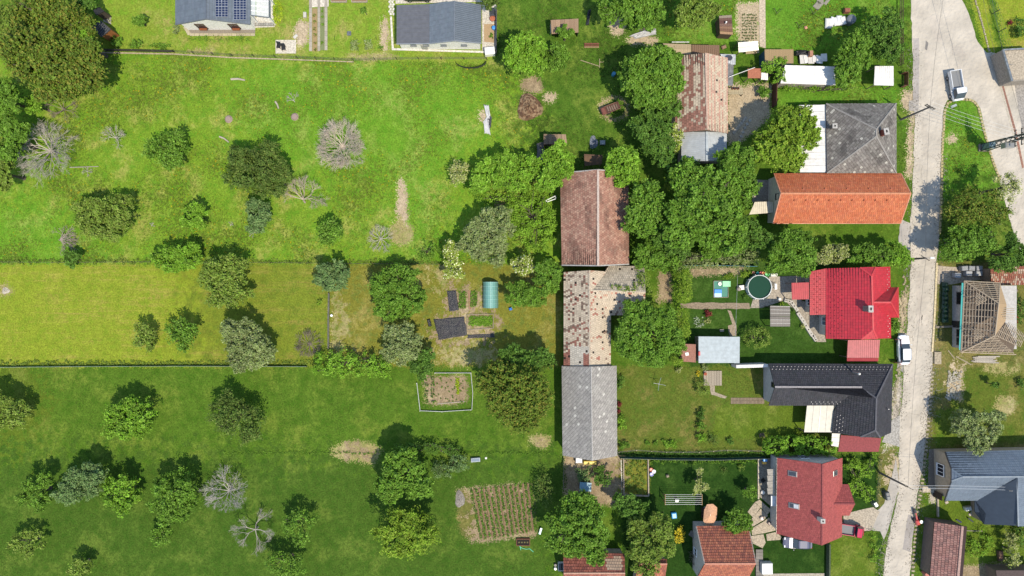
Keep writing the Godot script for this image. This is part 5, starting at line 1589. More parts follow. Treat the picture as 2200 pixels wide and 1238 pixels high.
	for i in 6:
		var mb := MB.new()
		mb.box(P(1483 + i * 2.9, 1145 + i * 1.7) + Vector3(0, 0.09 + i * 0.085, 0), Vector3(0.22, 0.18 + i * 0.17, 0.75), lin("8a847c"), Basis(Vector3.UP, -0.5))
		part(st, "step", mb, M.concrete)
	# ---- tiled sheds on the bottom edge
	nw = P(1210, 1188, 2.4); ne = P(1342, 1190, 2.4); e = P(1211, 1232, 4.2); f = P(1343, 1232, 4.2)
	so = (e - nw) * Vector3(0, 0, 1)
	sw = nw + so * 2.0; se = ne + so * 2.0
	fs = [[nw, ne, f, e], [sw, se, f, e]]
	o = house("tiled_shed", "low red tiled shed with a patch of tan tiles at the bottom edge", "shed", fs, [nw, ne, se, sw], 0.2, lin("b0a89c"), lin("3a1a14"))
	t = MB.new()
	var shed_c := func(_i, _j, p: Vector2):
		if p.x > 6.2 and p.x < 8.6 and p.y > 0.7 - 0.35 * float(p.x > 7.2) and p.y < 2.4: return tone(Color(0.5, 0.36, 0.26), R(0.85, 1.1))
		return tone([Color(0.30, 0.095, 0.065), Color(0.35, 0.12, 0.085), Color(0.24, 0.08, 0.06)][rng.randi() % 3], R(0.85, 1.15))
	tiles(t, fs[0], nw, ne, 0.36, 0.4, 0.055, shed_c, 0.016)
	tiles(t, fs[1], sw, se, 0.36, 0.4, 0.04, shed_c)
	part(roof_of(o), "roof_tiles", t, M.tile, true)
	ridge_caps(roof_of(o), [[e, f]], 0.22, 0.09, Color(0.5, 0.3, 0.22), M.tile)
	nw = P(1372, 1201, 2.2); ne = P(1433, 1202, 2.2); e = P(1373, 1212, 2.9); f = P(1433.5, 1212, 2.9)
	sw = P(1360, 1262, 1.8); se = P(1426, 1262, 1.8)
	fs = [[nw, ne, f, e], [sw, se, f, e]]
	o = house("tiled_shed", "smaller salmon tiled shed right of the tan-patched shed", "shed", fs, [nw, ne, se, sw], 0.15, lin("b0a89c"), lin("3a1a14"))
	t = MB.new()
	tiles(t, fs[0], nw, ne, 0.36, 0.38, 0.05, orr); tiles(t, fs[1], sw, se, 0.36, 0.38, 0.03, orr)
	part(roof_of(o), "roof_tiles", t, M.tile, true)
	ridge_caps(roof_of(o), [[e, f]], 0.2, 0.08, Color(0.5, 0.25, 0.18), M.tile)
	# ---- blue-grey roofed house, bottom right
	nw = P(2030.5, 971, 3.2); sw = P(2029.5, 1075.5, 2.7); ne = P(2290, 966, 3.2); se = P(2290, 1075, 2.7)
	e = P(2068, 1025, 6.4); f = P(2290, 1024, 6.4)
	var k1 := fit(nw, ne, e, 2044, 1008); var k2 := fit(sw, se, e, 2044, 1034)
	var va := P(2097, 1075.5, 2.75); var ra := fit(nw, ne, e, 2186, 1027); ra = P(2185, 1027, 6.3); var rb := P(2188, 1131, 6.3)
	var vb := P(2098, 1102, 2.75); var vc := P(2114, 1101, 3.0); var vd := P(2113, 1126, 3.0)
	var ee := P(2290, 1131, 3.0); var ef := P(2290, 1040, 3.0)
	fs = [[nw, ne, f, e, k1], [sw, se, f, e, k2], [k1, e, k2], [va, ra, rb, vd, vc, vb], [ra, rb, ee, ef]]
	o = house("blue_grey_house", "beige house with a blue-grey tiled metal roof, bottom right", "house", fs, [nw, ne, ee, P(2113, 1130, 3), P(2110, 1075, 3), sw], 0.35, lin("b3a48e"), lin("3c4652"), 0.12, "plaster", "sheet")
	t = MB.new()
	var bg := tinted([Color(0.14, 0.178, 0.228), Color(0.15, 0.188, 0.238)], 0.06)
	tiles(t, fs[0], nw, ne, 0.3, 0.4, 0.05, bg, 0.008, 0.0); tiles(t, fs[1], sw, se, 0.22, 0.4, 0.05, bg, 0.012, 0.0)
	tiles(t, fs[2], k2, k1, 0.3, 0.4, 0.05, bg, 0.008, 0.0); tiles(t, fs[3], vd, vc, 0.3, 0.5, 0.05, bg, 0.008, 0.0); tiles(t, fs[4], rb, ra, 0.3, 0.4, 0.05, bg, 0.008, 0.0)
	rf = roof_of(o)
	part(rf, "roof_tiles", t, M.sheet, true)
	ridge_caps(rf, [[e, f], [ra, rb], [k1, e], [k2, e]], 0.2, 0.08, Color(0.16, 0.2, 0.25), M.sheet)
	ridge_caps(rf, [[nw, k1], [k1, k2], [k2, sw]], 0.14, 0.14, Color(0.03, 0.035, 0.045), M.sheet, "verge")
	window(o, Vector3(nw.x + 0.35, 1.7, P(2028, 1010, 1.7).z), Vector3.LEFT, 1.7, 1.5, lin("f0f0f0"), Color(0.03, 0.03, 0.04), true, 2)
	door(o, Vector3(nw.x + 0.35, 0, P(2020, 1060, 0).z), Vector3.LEFT, 1.0, 2.05, lin("4a3a30"))
	var mast := MB.new()
	mast.tube(fit(va, ra, rb, 2160, 1050), fit(va, ra, rb, 2160, 1050) + Vector3(0, 1.2, 0), 0.03, 0.03, 5, Color(0.3, 0.3, 0.3), true)
	mast.box(fit(va, ra, rb, 2160, 1050) + Vector3(0, 1.1, 0), Vector3(0.5, 0.06, 0.06), Color(0.2, 0.2, 0.2))
	part(rf, "roof_mast", mast, M.zinc)
	# ---- pink tiled shed
	nw = P(2008, 1122, 2.6); sw = P(1998, 1240, 2.6); e = P(2068, 1131, 4.4); f = P(2058, 1246, 4.4)
	var er := P(2078, 1132, 2.9); var fr2 := P(2068, 1247, 2.9)
	fs = [[nw, e, f, sw], [er, e, f, fr2]]
	o = house("pink_tiled_shed", "narrow shed with a faded pink tiled roof in the bottom right corner", "shed", fs, [nw, er, fr2, sw], 0.15, lin("6e625a"), lin("3a2622"))
	t = MB.new()
	tiles(t, fs[0], sw, nw, 0.34, 0.42, 0.05, tinted([Color(0.33, 0.17, 0.145), Color(0.30, 0.145, 0.125), Color(0.37, 0.20, 0.17), Color(0.26, 0.14, 0.125)], 0.14), 0.018)
	part(roof_of(o), "roof_tiles", t, M.tile, true)
	ridge_caps(roof_of(o), [[e, f]], 0.34, 0.08, Color(0.40, 0.26, 0.22), M.tile)
	# ---- dark brown roof in the corner
	o = house("brown_shed", "dark brown felt roof just showing in the bottom right corner", "shed", [[P(2140, 1226, 2.6), P(2240, 1226, 2.6), P(2240, 1290, 3.0), P(2150, 1290, 3.0)]], [P(2140, 1226, 2.6), P(2240, 1226, 2.6), P(2240, 1290, 2.6), P(2150, 1290, 2.6)], 0.2, lin("7a6a5c"), Color(0.09, 0.06, 0.055))
	# ---- flat concrete garage, top right
	var q := [P(2153, 108, 2.5), P(2235, 103, 2.5), P(2235, 170, 2.5), P(2173, 175, 2.5)]
	o = thing("flat_garage", "flat-roofed concrete garage with a grey metal edge, top right", "garage", P(2190, 140))
	var gw := MB.new()
	gw.slab(q, 0.0, 2.5, lin("a49c90"))
	part(o, "wall", gw, M.concrete)
	gw = MB.new()
	gw.slab([P(2156, 110, 2.5), P(2235, 106, 2.5), P(2235, 168, 2.5), P(2174, 172, 2.5)], 2.5, 2.56, lin("b5a894"))
	part(o, "roof", gw, M.concrete)
	gw = MB.new()
	gw.beam(q[0] + Vector3(0, 0.1, 0), q[3] + Vector3(0, 0.1, 0), 0.3, 0.3, Color(0.27, 0.3, 0.32))
	gw.beam(q[0] + Vector3(0, 0.1, 0), q[1] + Vector3(0, 0.1, 0), 0.2, 0.28, Color(0.4, 0.42, 0.43))
	part(o, "parapet", gw, M.zinc)
	gw = MB.new()
	gw.beam(P(2160, 141, 2.6), P(2178, 138, 2.6), 0.05, 0.05, Color(0.3, 0.3, 0.3))
	part(o, "rail", gw, M.zinc)
	# ---- rusty tiled roof across the road
	q = [P(2128, 575, 2.8), P(2240, 570, 2.8), P(2240, 612, 2.2), P(2130, 613, 2.2)]
	o = house("rusty_roofed_shed", "shed with rust-red tile rows behind the unfinished house", "shed", [q], q, 0.15, lin("8a7a6a"), lin("3a2018"))
	t = MB.new()
	tiles(t, q, q[3], q[2], 0.3, 0.34, 0.06, tinted([Color(0.30, 0.10, 0.06), Color(0.36, 0.17, 0.10), Color(0.46, 0.33, 0.24)], 0.15), 0.03, 0.0)
	part(roof_of(o), "roof_tiles", t, M.tile, true)

func battens(parent: Node3D, f: Array, ea: Vector3, eb: Vector3, step: float, lift: float, wide: float, col: Color, along: bool, called: String):
	var n := up_normal(f)
	var u := (eb - ea).normalized()
	var w := n.cross(u)
	if w.y < 0.0: w = -w
	if along:
		var t := u; u = w; w = t
	var poly := PackedVector2Array()
	var lo := Vector2.INF
	var hi := -Vector2.INF
	for p in f:
		var q := Vector2((p - ea).dot(u), (p - ea).dot(w))
		poly.append(q); lo = lo.min(q); hi = hi.max(q)
	var x := lo.x + step * 0.3
	while x < hi.x:
		for cut in Geometry2D.intersect_polyline_with_polygon(PackedVector2Array([Vector2(x, lo.y - 1), Vector2(x, hi.y + 1)]), poly):
			if cut.size() < 2: continue
			var a: Vector3 = ea + u * cut[0].x + w * cut[0].y + n * lift
			var b: Vector3 = ea + u * cut[1].x + w * cut[1].y + n * lift
			if a.distance_to(b) < 0.25: continue
			var mb := MB.new()
			mb.beam(a, b, wide, 0.05, tone(col, R(0.82, 1.12)), n)
			part(parent, called, mb, M.wood)
		x += step

func stage_building_site():
	var wood := Color(0.66, 0.53, 0.38)
	var nw := P(2072, 604, 3.4); var sw := P(2065, 757, 3.4); var s2 := P(2183, 762, 3.4)
	var e := P(2146, 652, 6.2); var f := P(2138, 721, 6.2)
	var n2 := P(2148, 608, 4.0)
	var o := thing("unfinished_house", "grey house shell whose roof is still bare rafters and battens", "house", P(2120, 680, 0))
	var wall := MB.new()
	var lo := P(2046, 614, 0); var hi := P(2150, 746, 0)
	wall.box(Vector3((lo.x + hi.x) * 0.5, 1.6, (lo.z + hi.z) * 0.5), Vector3(hi.x - lo.x, 3.2, hi.z - lo.z), lin("b5b1ac"))
	part(o, "wall", wall, M.plaster)
	var at := MB.new()
	at.slab([P(2074, 606, 3.25), P(2150, 610, 3.25), P(2158, 690, 3.25), P(2182, 735, 3.25), P(2176, 758, 3.25), P(2068, 755, 3.25)], 3.2, 3.3, Color(0.21, 0.155, 0.11))
	part(o, "attic_floor", at, M.wood)
	var teal := MB.new()
	teal.beam(P(2069, 608, 3.35), P(2063, 752, 3.35), 0.34, 0.05, Color(0.03, 0.30, 0.29))
	part(o, "eaves_membrane", teal, M.plastic)
	for q in [[2059, 641, 1.8, 1.9], [2060, 716, 1.1, 0.9], [2060, 734, 1.1, 0.9]]:
		window(o, Vector3(lo.x, 1.8, P(q[0], q[1], 1.8).z), Vector3.LEFT, q[2], 1.5, lin("6f6a66"), Color(0.02, 0.02, 0.02), false, 0)
	door(o, Vector3(lo.x, 0, P(2050, 697, 1).z), Vector3.LEFT, 1.0, 2.1, Color(0.04, 0.035, 0.03))
	# roof frame: part of the house, every batten and rafter a piece of it
	var rf := MB.new()
	for l in [[nw, e], [sw, f], [e, f], [nw, sw], [nw, n2], [sw, s2], [e, n2]]:
		rf.beam(l[0], l[1], 0.12, 0.16, wood)
	var fr := part(o, "roof_frame", rf, M.wood)
	var west := [nw, e, f, sw]
	battens(fr, west, nw, sw, 0.36, 0.06, 0.085, wood, true, "batten")
	battens(fr, west, nw, sw, 0.95, 0.0, 0.11, tone(wood, 0.85), false, "rafter")
	var north := [nw, n2, e]
	battens(fr, north, nw, n2, 0.36, 0.06, 0.085, wood, true, "batten")
	battens(fr, north, nw, n2, 0.9, 0.0, 0.11, tone(wood, 0.85), false, "rafter")
	var south := [sw, s2, f]
	battens(fr, south, sw, s2, 0.36, 0.06, 0.085, wood, true, "batten")
	battens(fr, south, sw, s2, 0.9, 0.0, 0.11, tone(wood, 0.85), false, "rafter")
	var x1 := P(2160, 690, 5.0); var x2 := P(2204, 720, 3.6); var x3 := P(2192, 746, 3.5)
	var east := [f, x1, x2, x3]
	battens(fr, east, x3, x2, 0.36, 0.05, 0.085, wood, true, "batten")
	battens(fr, east, x3, x2, 0.8, 0.0, 0.11, tone(wood, 0.85), false, "rafter")
	var osb := MB.new()
	osb.face_up([e + Vector3(0, 0.05, 0), n2 + Vector3(0, 0.05, 0), P(2163, 655, 4.6)], Color(0.60, 0.42, 0.24))
	osb.face_up([e + Vector3(0, 0.05, 0), P(2163, 655, 4.6), P(2161, 690, 4.9), f + Vector3(0, 0.05, 0)], Color(0.60, 0.42, 0.24))
	part(fr, "board_panel", osb, M.wood)
	for q in [[2098, 643, 2122, 644], [2095, 719, 2117, 721]]:
		# little roofs over two openings of the near slope
		var tip := P(q[2], q[3], 5.4)
		var a := P(q[0], q[1] - 14, 4.9); var b := P(q[0], q[1] + 14, 4.9); var m := P(q[0] - 4, q[1], 5.6)
		battens(fr, [a, m, tip], a, tip, 0.3, 0.05, 0.085, wood, true, "dormer_batten")
		battens(fr, [b, m, tip], b, tip, 0.3, 0.05, 0.085, wood, true, "dormer_batten")
	var da := P(2156, 662, 5.2); var db := P(2178, 662, 4.6); var dc := P(2180, 676, 4.9); var dd := P(2152, 674, 5.9); var de := P(2156, 686, 5.2); var df := P(2176, 687, 4.6)
	battens(fr, [da, db, dc, dd], da, db, 0.3, 0.05, 0.085, wood, true, "dormer_batten")
	battens(fr, [de, df, dc, dd], de, df, 0.3, 0.05, 0.085, wood, true, "dormer_batten")
	# what lies round the site
	var net := MB.new()
	for i in 9:
		net.bevel(P(2031 + R(-1, 1), 612 + i * 9.5, 0.4) * Vector3(1, 0, 1) + Vector3(0, 0.35, 0), Vector3(R(0.8, 1.1), R(0.55, 0.8), 0.72), 0.25, tone(Color(0.02, 0.065, 0.035), R(0.8, 1.2)), Basis(Vector3.UP, R(-0.15, 0.15)))
	single("green_tarpaulin", "long heap under dark green netting left of the unfinished house", "tarpaulin", net, M.tarp)
	var gap := MB.new()
	gap.box(P(2030, 702) + Vector3(0, 0.2, 0), Vector3(3.0, 0.12, 0.28), lin("a89c8a"), Basis(Vector3.UP, 0.05))
	single("plank_bridge", "plank walkway from the road to the unfinished house's doorway", "plank", gap, M.wood)
	var slabb := MB.new()
	slabb.bevel(P(2013.5, 769) + Vector3(0, 0.12, 0), Vector3(1.05, 0.24, 1.85), 0.04, lin("b0a48e"))
	single("concrete_slab", "square beige concrete slab bridging the ditch below the plank walkway", "slab", slabb, M.concrete)
	var i := 0
	for q in [[2050, 592, "white wrapped pallet nearest the road by the building site"], [2074, 588, "second wrapped pallet of blocks at the building site"], [2096, 588, "third wrapped pallet of blocks at the building site"], [2065, 577, "grey pallet of blocks half under the island tree"], [2080, 577, "middle grey pallet of blocks half under the island tree"], [2096, 577, "rightmost grey pallet of blocks half under the island tree"]]:
		var pl := thing("wrapped_pallet", q[2], "pallet", P(q[0], q[1]))
		var mb := MB.new()
		for k in 3: mb.box(P(q[0], q[1]) + Vector3(0, 0.07, -0.35 + k * 0.35), Vector3(0.9, 0.14, 0.12), lin("a08a68"))
		part(pl, "pallet_base", mb, M.wood)
		mb = MB.new()
		mb.bevel(P(q[0], q[1]) + Vector3(0, 0.55, 0), Vector3(0.92, 0.8, 0.7), 0.06, Color(0.55, 0.57, 0.6) if i < 3 else Color(0.40, 0.42, 0.46), Basis(Vector3.UP, R(-0.1, 0.1)))
		part(pl, "load", mb, M.tarp)
		i += 1
	var yard := pave("concrete_yard", [2014, 572, 2072, 575, 2110, 575, 2112, 600, 2040, 612, 2014, 610], 0.03, lin("b8ab98"), M.concrete, 0.05)
	var tp := thing("timber_pile", "pile of pale boards below the unfinished house", "timber", P(2115, 772))
	for k in 14:
		var mb := MB.new()
		mb.box(P(2116 + R(-8, 8), 766 + (k % 7) * 2.1) + Vector3(0, 0.06 + 0.1 * int(k / 7), 0), Vector3(R(2.6, 3.8), 0.06, 0.14), tone(Color(0.66, 0.60, 0.52), R(0.8, 1.1)), Basis(Vector3.UP, R(-0.06, 0.06)))
		part(tp, "board", mb, M.wood)
	for q in [[2070, 775, 2.6, 0.5, "loose grey plank lying left of the pale board pile"], [2044, 762, 1.6, 0.9, "short loose plank in the grass below the green netting"], [2171, 640, 2.6, -0.8, "long plank leaning over the rubble right of the boarded roof face"]]:
		var mb := MB.new()
		mb.box(P(q[0], q[1]) + Vector3(0, 0.05, 0), Vector3(q[2], 0.05, 0.14), lin("b8aa92"), Basis(Vector3.UP, -q[3]))
		single("plank", q[4], "plank", mb, M.wood)
	var ru := thing("rubble_heap", "grey heap of rubble right of the boarded roof face", "rubble", P(2170, 632))
	for k in 26:
		var mb := MB.new()
		mb.bevel(P(2172 + R(-9, 9), 632 + R(-14, 14)) + Vector3(0, R(0.05, 0.3), 0), Vector3(R(0.2, 0.5), R(0.2, 0.4), R(0.2, 0.5)), 0.06, tone(lin("9a8f80"), R(0.7, 1.1)), Basis(Vector3.UP, R(0, 3)))
		part(ru, "rubble", mb, M.stone)
	var rc := MB.new()
	rc.bevel(P(2180, 686) + Vector3(0, 0.5, 0), Vector3(0.5, 1.0, 1.0), 0.2, Color(0.5, 0.03, 0.05), Basis(Vector3.UP, 0.2))
	single("red_mixer", "red upright machine at the right end of the unfinished roof", "mixer", rc, M.paint)
	var ston := thing("stone_heap", "pale loose stones spread in the grass across the road", "stones", P(2055, 830))
	for k in 90:
		var mb := MB.new()
		var y := R(796, 858)
		mb.bevel(P(2052 + R(-14, 14) - (y - 796) * 0.1, y) + Vector3(0, 0.06, 0), Vector3(R(0.15, 0.42), 0.16, R(0.15, 0.42)), 0.05, tone(lin("cdc6b4"), R(0.75, 1.1)), Basis(Vector3.UP, R(0, 3)))
		part(ston, "stone", mb, M.stone)
# box-like thing with a bevelled top, standing at x, y in the plan
func crate(called: String, label: String, cat: String, x: float, y: float, size: Vector3, col: Color, m := "plastic", turn := 0.0, e := 0.04, at_h := 0.0):
	var mb := MB.new()
	var p := P(x, y, at_h + size.y); p.y = at_h
	mb.bevel(p + Vector3(0, size.y * 0.5, 0), size, e, col, Basis(Vector3.UP, turn))
	return single(called, label, cat, mb, M[m])

# post-and-wire or slatted fence along plan points
func fence(called: String, label: String, line: Array, high: float, gap: float, post_c: Color, kind: String, fill_c: Color, post_r := 0.035):
	var o := thing(called, label, "fence", P(line[0], line[1]))
	for i in range(0, line.size() - 2, 2):
		var a := P(line[i], line[i + 1])
		var b := P(line[i + 2], line[i + 3])
		var n: int = max(1, int(round(a.distance_to(b) / gap)))
		for k in n + (1 if i == line.size() - 4 else 0):
			var p := a.lerp(b, float(k) / n)
			var mb := MB.new()
			mb.box(p + Vector3(0, high * 0.5, 0), Vector3(post_r * 2, high, post_r * 2), post_c)
			part(o, "post", mb, M.zinc if kind == "wire" else M.wood)
		for k in n:
			var p := a.lerp(b, float(k) / n)
			var q := a.lerp(b, float(k + 1) / n)
			var mb := MB.new()
			if kind == "panel":
				mb.beam(p + Vector3(0, high * 0.52, 0), q + Vector3(0, high * 0.52, 0), 0.03, high * 0.9, tone(fill_c, R(0.85, 1.15)))
				part(o, "panel", mb, M.sheet)
			elif kind == "board":
				for j in 3: mb.beam(p + Vector3(0, high * (0.3 + 0.3 * j), 0), q + Vector3(0, high * (0.3 + 0.3 * j), 0), 0.03, 0.16, tone(fill_c, R(0.85, 1.15)))
				part(o, "rail", mb, M.wood, true)
			elif kind == "wire":
				for j in 4: mb.tube(p + Vector3(0, high * (0.25 + 0.23 * j), 0), q + Vector3(0, high * (0.25 + 0.23 * j), 0), 0.012, 0.012, 4, fill_c)
				part(o, "wire", mb, M.zinc, true)
			elif kind == "wall":
				mb.beam(p + Vector3(0, high * 0.5, 0), q + Vector3(0, high * 0.5, 0), 0.22, high, tone(fill_c, R(0.92, 1.06)))
				part(o, "block", mb, M.concrete)
	return o

func slabs_grid(parent: Node3D, called: String, x0: float, y0: float, x1: float, y1: float, nx: int, ny: int, col: Color, m: Material, gap := 0.03, h := 0.05):
	for i in nx:
		for j in ny:
			var a := P(lerpf(x0, x1, float(i) / nx), lerpf(y0, y1, float(j) / ny))
			var b := P(lerpf(x0, x1, float(i + 1) / nx), lerpf(y0, y1, float(j + 1) / ny))
			var mb := MB.new()
			mb.bevel((a + b) * 0.5 + Vector3(0, h * 0.5 + R(0, 0.006), 0), Vector3(b.x - a.x - gap, h, b.z - a.z - gap), 0.012, tone(col, R(0.85, 1.1)))
			part(parent, called, mb, m)

func stage_top_yards():
	var stone := lin("c8c0b0")
	# garden sheds, top left
	var q := [P(196, 57, 2.2), P(216, 44, 2.6), P(238, 63, 2.6), P(217, 80, 2.2)]
	var o := house("garden_shed", "small shed with a charcoal ribbed roof and an orange wooden end", "shed", [q], q, 0.12, lin("b07038"), Color(0.06, 0.065, 0.075), 0.08, "wood", "sheet")
	var t := MB.new()
	seams(t, q, q[0], q[3], 0.3, 0.05, 0.04, Color(0.12, 0.13, 0.15))
	part(roof_of(o), "rib", t, M.sheet, true)
	q = [P(200, 22, 2.0), P(214, 15, 2.2), P(224, 24, 2.2), P(206, 33, 2.0)]
	house("garden_shed", "tiny black-roofed shed above the charcoal ribbed one", "shed", [q], q, 0.1, lin("5a5048"), Color(0.03, 0.03, 0.035), 0.08, "wood", "sheet")
	o = thing("stone_terrace", "patch of crooked pale slabs beside the charcoal shed", "terrace", P(230, 41))
	for i in 12:
		var mb := MB.new()
		mb.bevel(P(224 + (i % 4) * 4.2, 34 + int(i / 4) * 5.5 + (i % 4) * 1.5) + Vector3(0, 0.03, 0), Vector3(0.27, 0.07, 0.34), 0.02, tone(stone, R(0.75, 1.05)), Basis(Vector3.UP, 0.6 + R(-0.1, 0.1)))
		part(o, "slab", mb, M.stone)
	# slab path along the solar house and its gravel bed
	pave("gravel_bed", [396, 62, 548, 62, 548, 71, 405, 72], 0.02, lin("a59a8c"), M.soil)
	o = thing("slab_path", "row of square pale paving slabs along the solar house", "path", P(470, 75))
	slabs_grid(o, "slab", 408, 71.5, 548, 77.5, 14, 1, lin("d2c6a8"), M.stone)
	for i in 4:
		var mb := MB.new()
		mb.bevel(P(398 + i * 2.6, 59 + i * 4.6) + Vector3(0, 0.03, 0), Vector3(0.5, 0.05, 0.36), 0.012, lin("d2c6a8"), Basis(Vector3.UP, 0.9 - i * 0.25))
		part(o, "slab", mb, M.stone)
	bush("low clipped evergreen strip below the row of square slabs", 468, 83, 74, 5.5, 0.5, "green", 2, 0.7, 0.16, "low_hedge")
	bush("grey-green rock plants at the solar house's left corner", 378, 62, 9, 14, 0.6, "grey", 0, 0.7, 0.2)
	# conservatory
	o = thing("conservatory", "white-framed glass conservatory beside the solar house", "conservatory", P(558, 10))
	var ca := P(538, -30, 3.0); var cb := P(578, -30, 2.6); var cc := P(578, 38, 2.6); var cd := P(538, 33, 3.0)
	t = MB.new()
	t.slab([P(540, -28, 2), P(576, -28, 2), P(576, 36, 2), P(540, 33, 2)], 0.0, 0.06, lin("dcd8ce"))
	part(o, "floor", t, M.concrete)
	for i in 6:
		var mb := MB.new()
		mb.face_up([ca.lerp(cb, 0.0).lerp(cd, i / 6.0), cb.lerp(cc, i / 6.0), cb.lerp(cc, (i + 1) / 6.0), ca.lerp(cd, (i + 1) / 6.0)], Color(0.8, 0.86, 0.86))
		part(o, "pane", mb, M.pane)
		mb = MB.new()
		mb.beam(ca.lerp(cd, (i + 1) / 6.0), cb.lerp(cc, (i + 1) / 6.0), 0.07, 0.07, Color(0.75, 0.75, 0.74))
		part(o, "glazing_bar", mb, M.plastic)
	t = MB.new()
	for l in [[ca, cd], [cd, cc], [cc, cb]]: t.beam(l[0], l[1], 0.12, 0.12, Color(0.1, 0.11, 0.12))
	part(o, "frame", t, M.plastic)
	posts(o, [cc, cd, cb.lerp(cc, 0.4)], 0.06, Color(0.75, 0.75, 0.74), M.plastic)
	pave("terrace", [540, 38, 588, 36, 590, 58, 540, 60], 0.04, lin("cfcac0"), M.concrete)
	o = thing("gabion_wall", "low white stone-filled wall along the conservatory terrace", "wall", P(565, 54))
	for i in 9:
		var mb := MB.new()
		mb.bevel(P(543 + i * 5.4, 53.5) + Vector3(0, 0.2, 0), Vector3(0.36, 0.4, 0.36), 0.06, tone(lin("b9b6ae"), R(0.8, 1.1)))
		part(o, "block", mb, M.stone)
	bush("glowing yellow-green clipped shrub beside the conservatory", 597, 28, 9.5, 27, 1.3, "lime", 2, 1.0, 0.2)
	# seating terrace
	pave("terrace", [592, 86, 636, 86, 636, 115, 592, 115], 0.05, lin("d5cdbd"), M.concrete)
	for i in 2:
		o = thing("garden_chair", ["black garden chair on the left of the small square terrace", "black garden chair on the right of the small square terrace"][i], "chair", P([599, 609][i], [98, 102][i], 0.3) * Vector3(1, 0, 1) + Vector3(0, 0.05, 0), "terrace chairs")
		var at := spot(o)
		var bas := Basis(Vector3.UP, [-0.2, 0.1][i])
		t = MB.new(); t.bevel(at + bas * Vector3(0, 0.38, 0.1), Vector3(0.6, 0.1, 0.62), 0.04, Color(0.025, 0.027, 0.03), bas); part(o, "seat", t, M.cloth)
		t = MB.new(); t.box(at + bas * Vector3(0, 0.62, -0.26), Vector3(0.6, 0.56, 0.1), Color(0.03, 0.032, 0.036), bas * Basis(Vector3.RIGHT, -0.25)); part(o, "backrest", t, M.cloth)
		for k in 4:
			t = MB.new(); t.box(at + bas * Vector3(-0.26 if k & 1 else 0.26, 0.17, -0.2 if k & 2 else 0.36), Vector3(0.05, 0.34, 0.05), Color(0.02, 0.02, 0.02), bas); part(o, "leg", t, M.zinc)
	var seat := MB.new()
	seat.bevel(P(635, 79) + Vector3(0, 0.12, 0), Vector3(0.7, 0.22, 0.42), 0.06, lin("e6e2da"), Basis(Vector3.UP, 0.8))
	single("stone_bench", "crooked white stone seat in the sand above the square terrace", "bench", seat, M.stone)
	crate("planter_box", "small white box planter on the pale lawn near the garden path", "planter", 654, 31, Vector3(0.45, 0.4, 0.8), lin("e2ddd2"), "wood")
	# kitchen garden path
	for s in [[664, 0, 670.5, 110], [682, 0, 688, 110], [697, 0, 703.5, 108]]:
		o = thing("garden_path", {664: "left grey paved strip of the striped garden path", 682: "middle grey paved strip of the striped garden path", 697: "right grey paved strip of the striped garden path"}[s[0]], "path", P(s[0], 55))
		slabs_grid(o, "slab", s[0], s[1] - 14, s[2], s[3], 1, 12, lin("c2b9aa"), M.stone, 0.02)
	pave("soil_bed", [671, 18, 681.5, 18, 681.5, 110, 671, 110], 0.03, lin("b99f72"), M.soil)
	pave("green_bed", [688.5, 16, 696.5, 16, 696.5, 108, 688.5, 108], 0.03, lin("8f9a6a"), M.soil)
	pave("paved_yard", [664, -30, 706, -30, 706, 14, 664, 16], 0.035, lin("d8cfc0"), M.concrete)
	for i in 6:
		bush(["topmost", "second", "third", "fourth", "fifth", "lowest"][i] + " small rusty plant in the sandy garden bed", 676, [33, 47, 62, 75, 92, 106][i], 3.4, 3.4, 0.35, "brown", 2, 0.7, 0.16, "bed_plant")
	for i in 4:
		bush(["topmost", "second", "third", "lowest"][i] + " small green plant in the green garden bed", 692, [24, 36, 52, 92][i], 3.2, 3.0, 0.35, "green", 0, 0.6, 0.16, "bed_plant")
	for i in 2:
		o = thing("raised_bed", ["left raised bed on the top edge, framed in pale boards", "right raised bed on the top edge, framed in pale boards"][i], "raised bed", P([728, 772][i], -2))
		var x0: float = [712, 756][i]
		for l in [[x0, -14, x0 + 33, -14], [x0, 5.5, x0 + 33, 5.5], [x0, -14, x0, 5.5], [x0 + 33, -14, x0 + 33, 5.5]]:
			t = MB.new(); t.beam(P(l[0], l[1]) + Vector3(0, 0.15, 0), P(l[2], l[3]) + Vector3(0, 0.15, 0), 0.08, 0.3, lin("cfc2ae")); part(o, "board", t, M.wood)
		t = MB.new(); t.slab([P(x0, -14), P(x0 + 33, -14), P(x0 + 33, 5), P(x0, 5)], 0.0, 0.2, lin("a88c6c")); part(o, "soil", t, M.soil)
	var mh := MB.new()
	mh.bevel(P(750, 72) + Vector3(0, 0.06, 0), Vector3(0.62, 0.12, 0.62), 0.03, lin("6a7078"))
	single("manhole_cover", "square grey manhole cover in the pale lawn", "manhole", mh, M.concrete)
	tree("young_tree", "young staked tree near the top of the pale middle lawn", 783, 22, 1.6, [[0, 0, 9, 9]], 0, "green", 0.7, 0.24)
	tree("young_tree", "young tree with a bare soil ring left of the solar house", 300, 44, 1.7, [[0, 0, 16, 14]], 0, "green", 0.8, 0.26)
	bush("left round shrub in front of the wire fence, middle lawn", 762, 96, 12, 11, 1.0, "grey", 0, 0.9, 0.22)
	bush("right round shrub in front of the wire fence, middle lawn", 790, 97, 11, 11, 1.0, "grey", 0, 0.9, 0.22)
	bush("tiny round shrub nearest the sand patch", 818, 104, 5.5, 5, 0.5, "green", 2, 0.9, 0.18)
	bush("left shrub of the row behind the black fence panels", 250, 91, 14, 13, 1.3, "green", 0, 0.9, 0.24)
	bush("middle shrub of the row behind the black fence panels", 292, 95, 16, 12, 1.2, "green", 0, 0.8, 0.24)
	bush("right shrub of the row behind the black fence panels", 342, 99, 22, 7, 0.8, "green", 0, 0.7, 0.22)
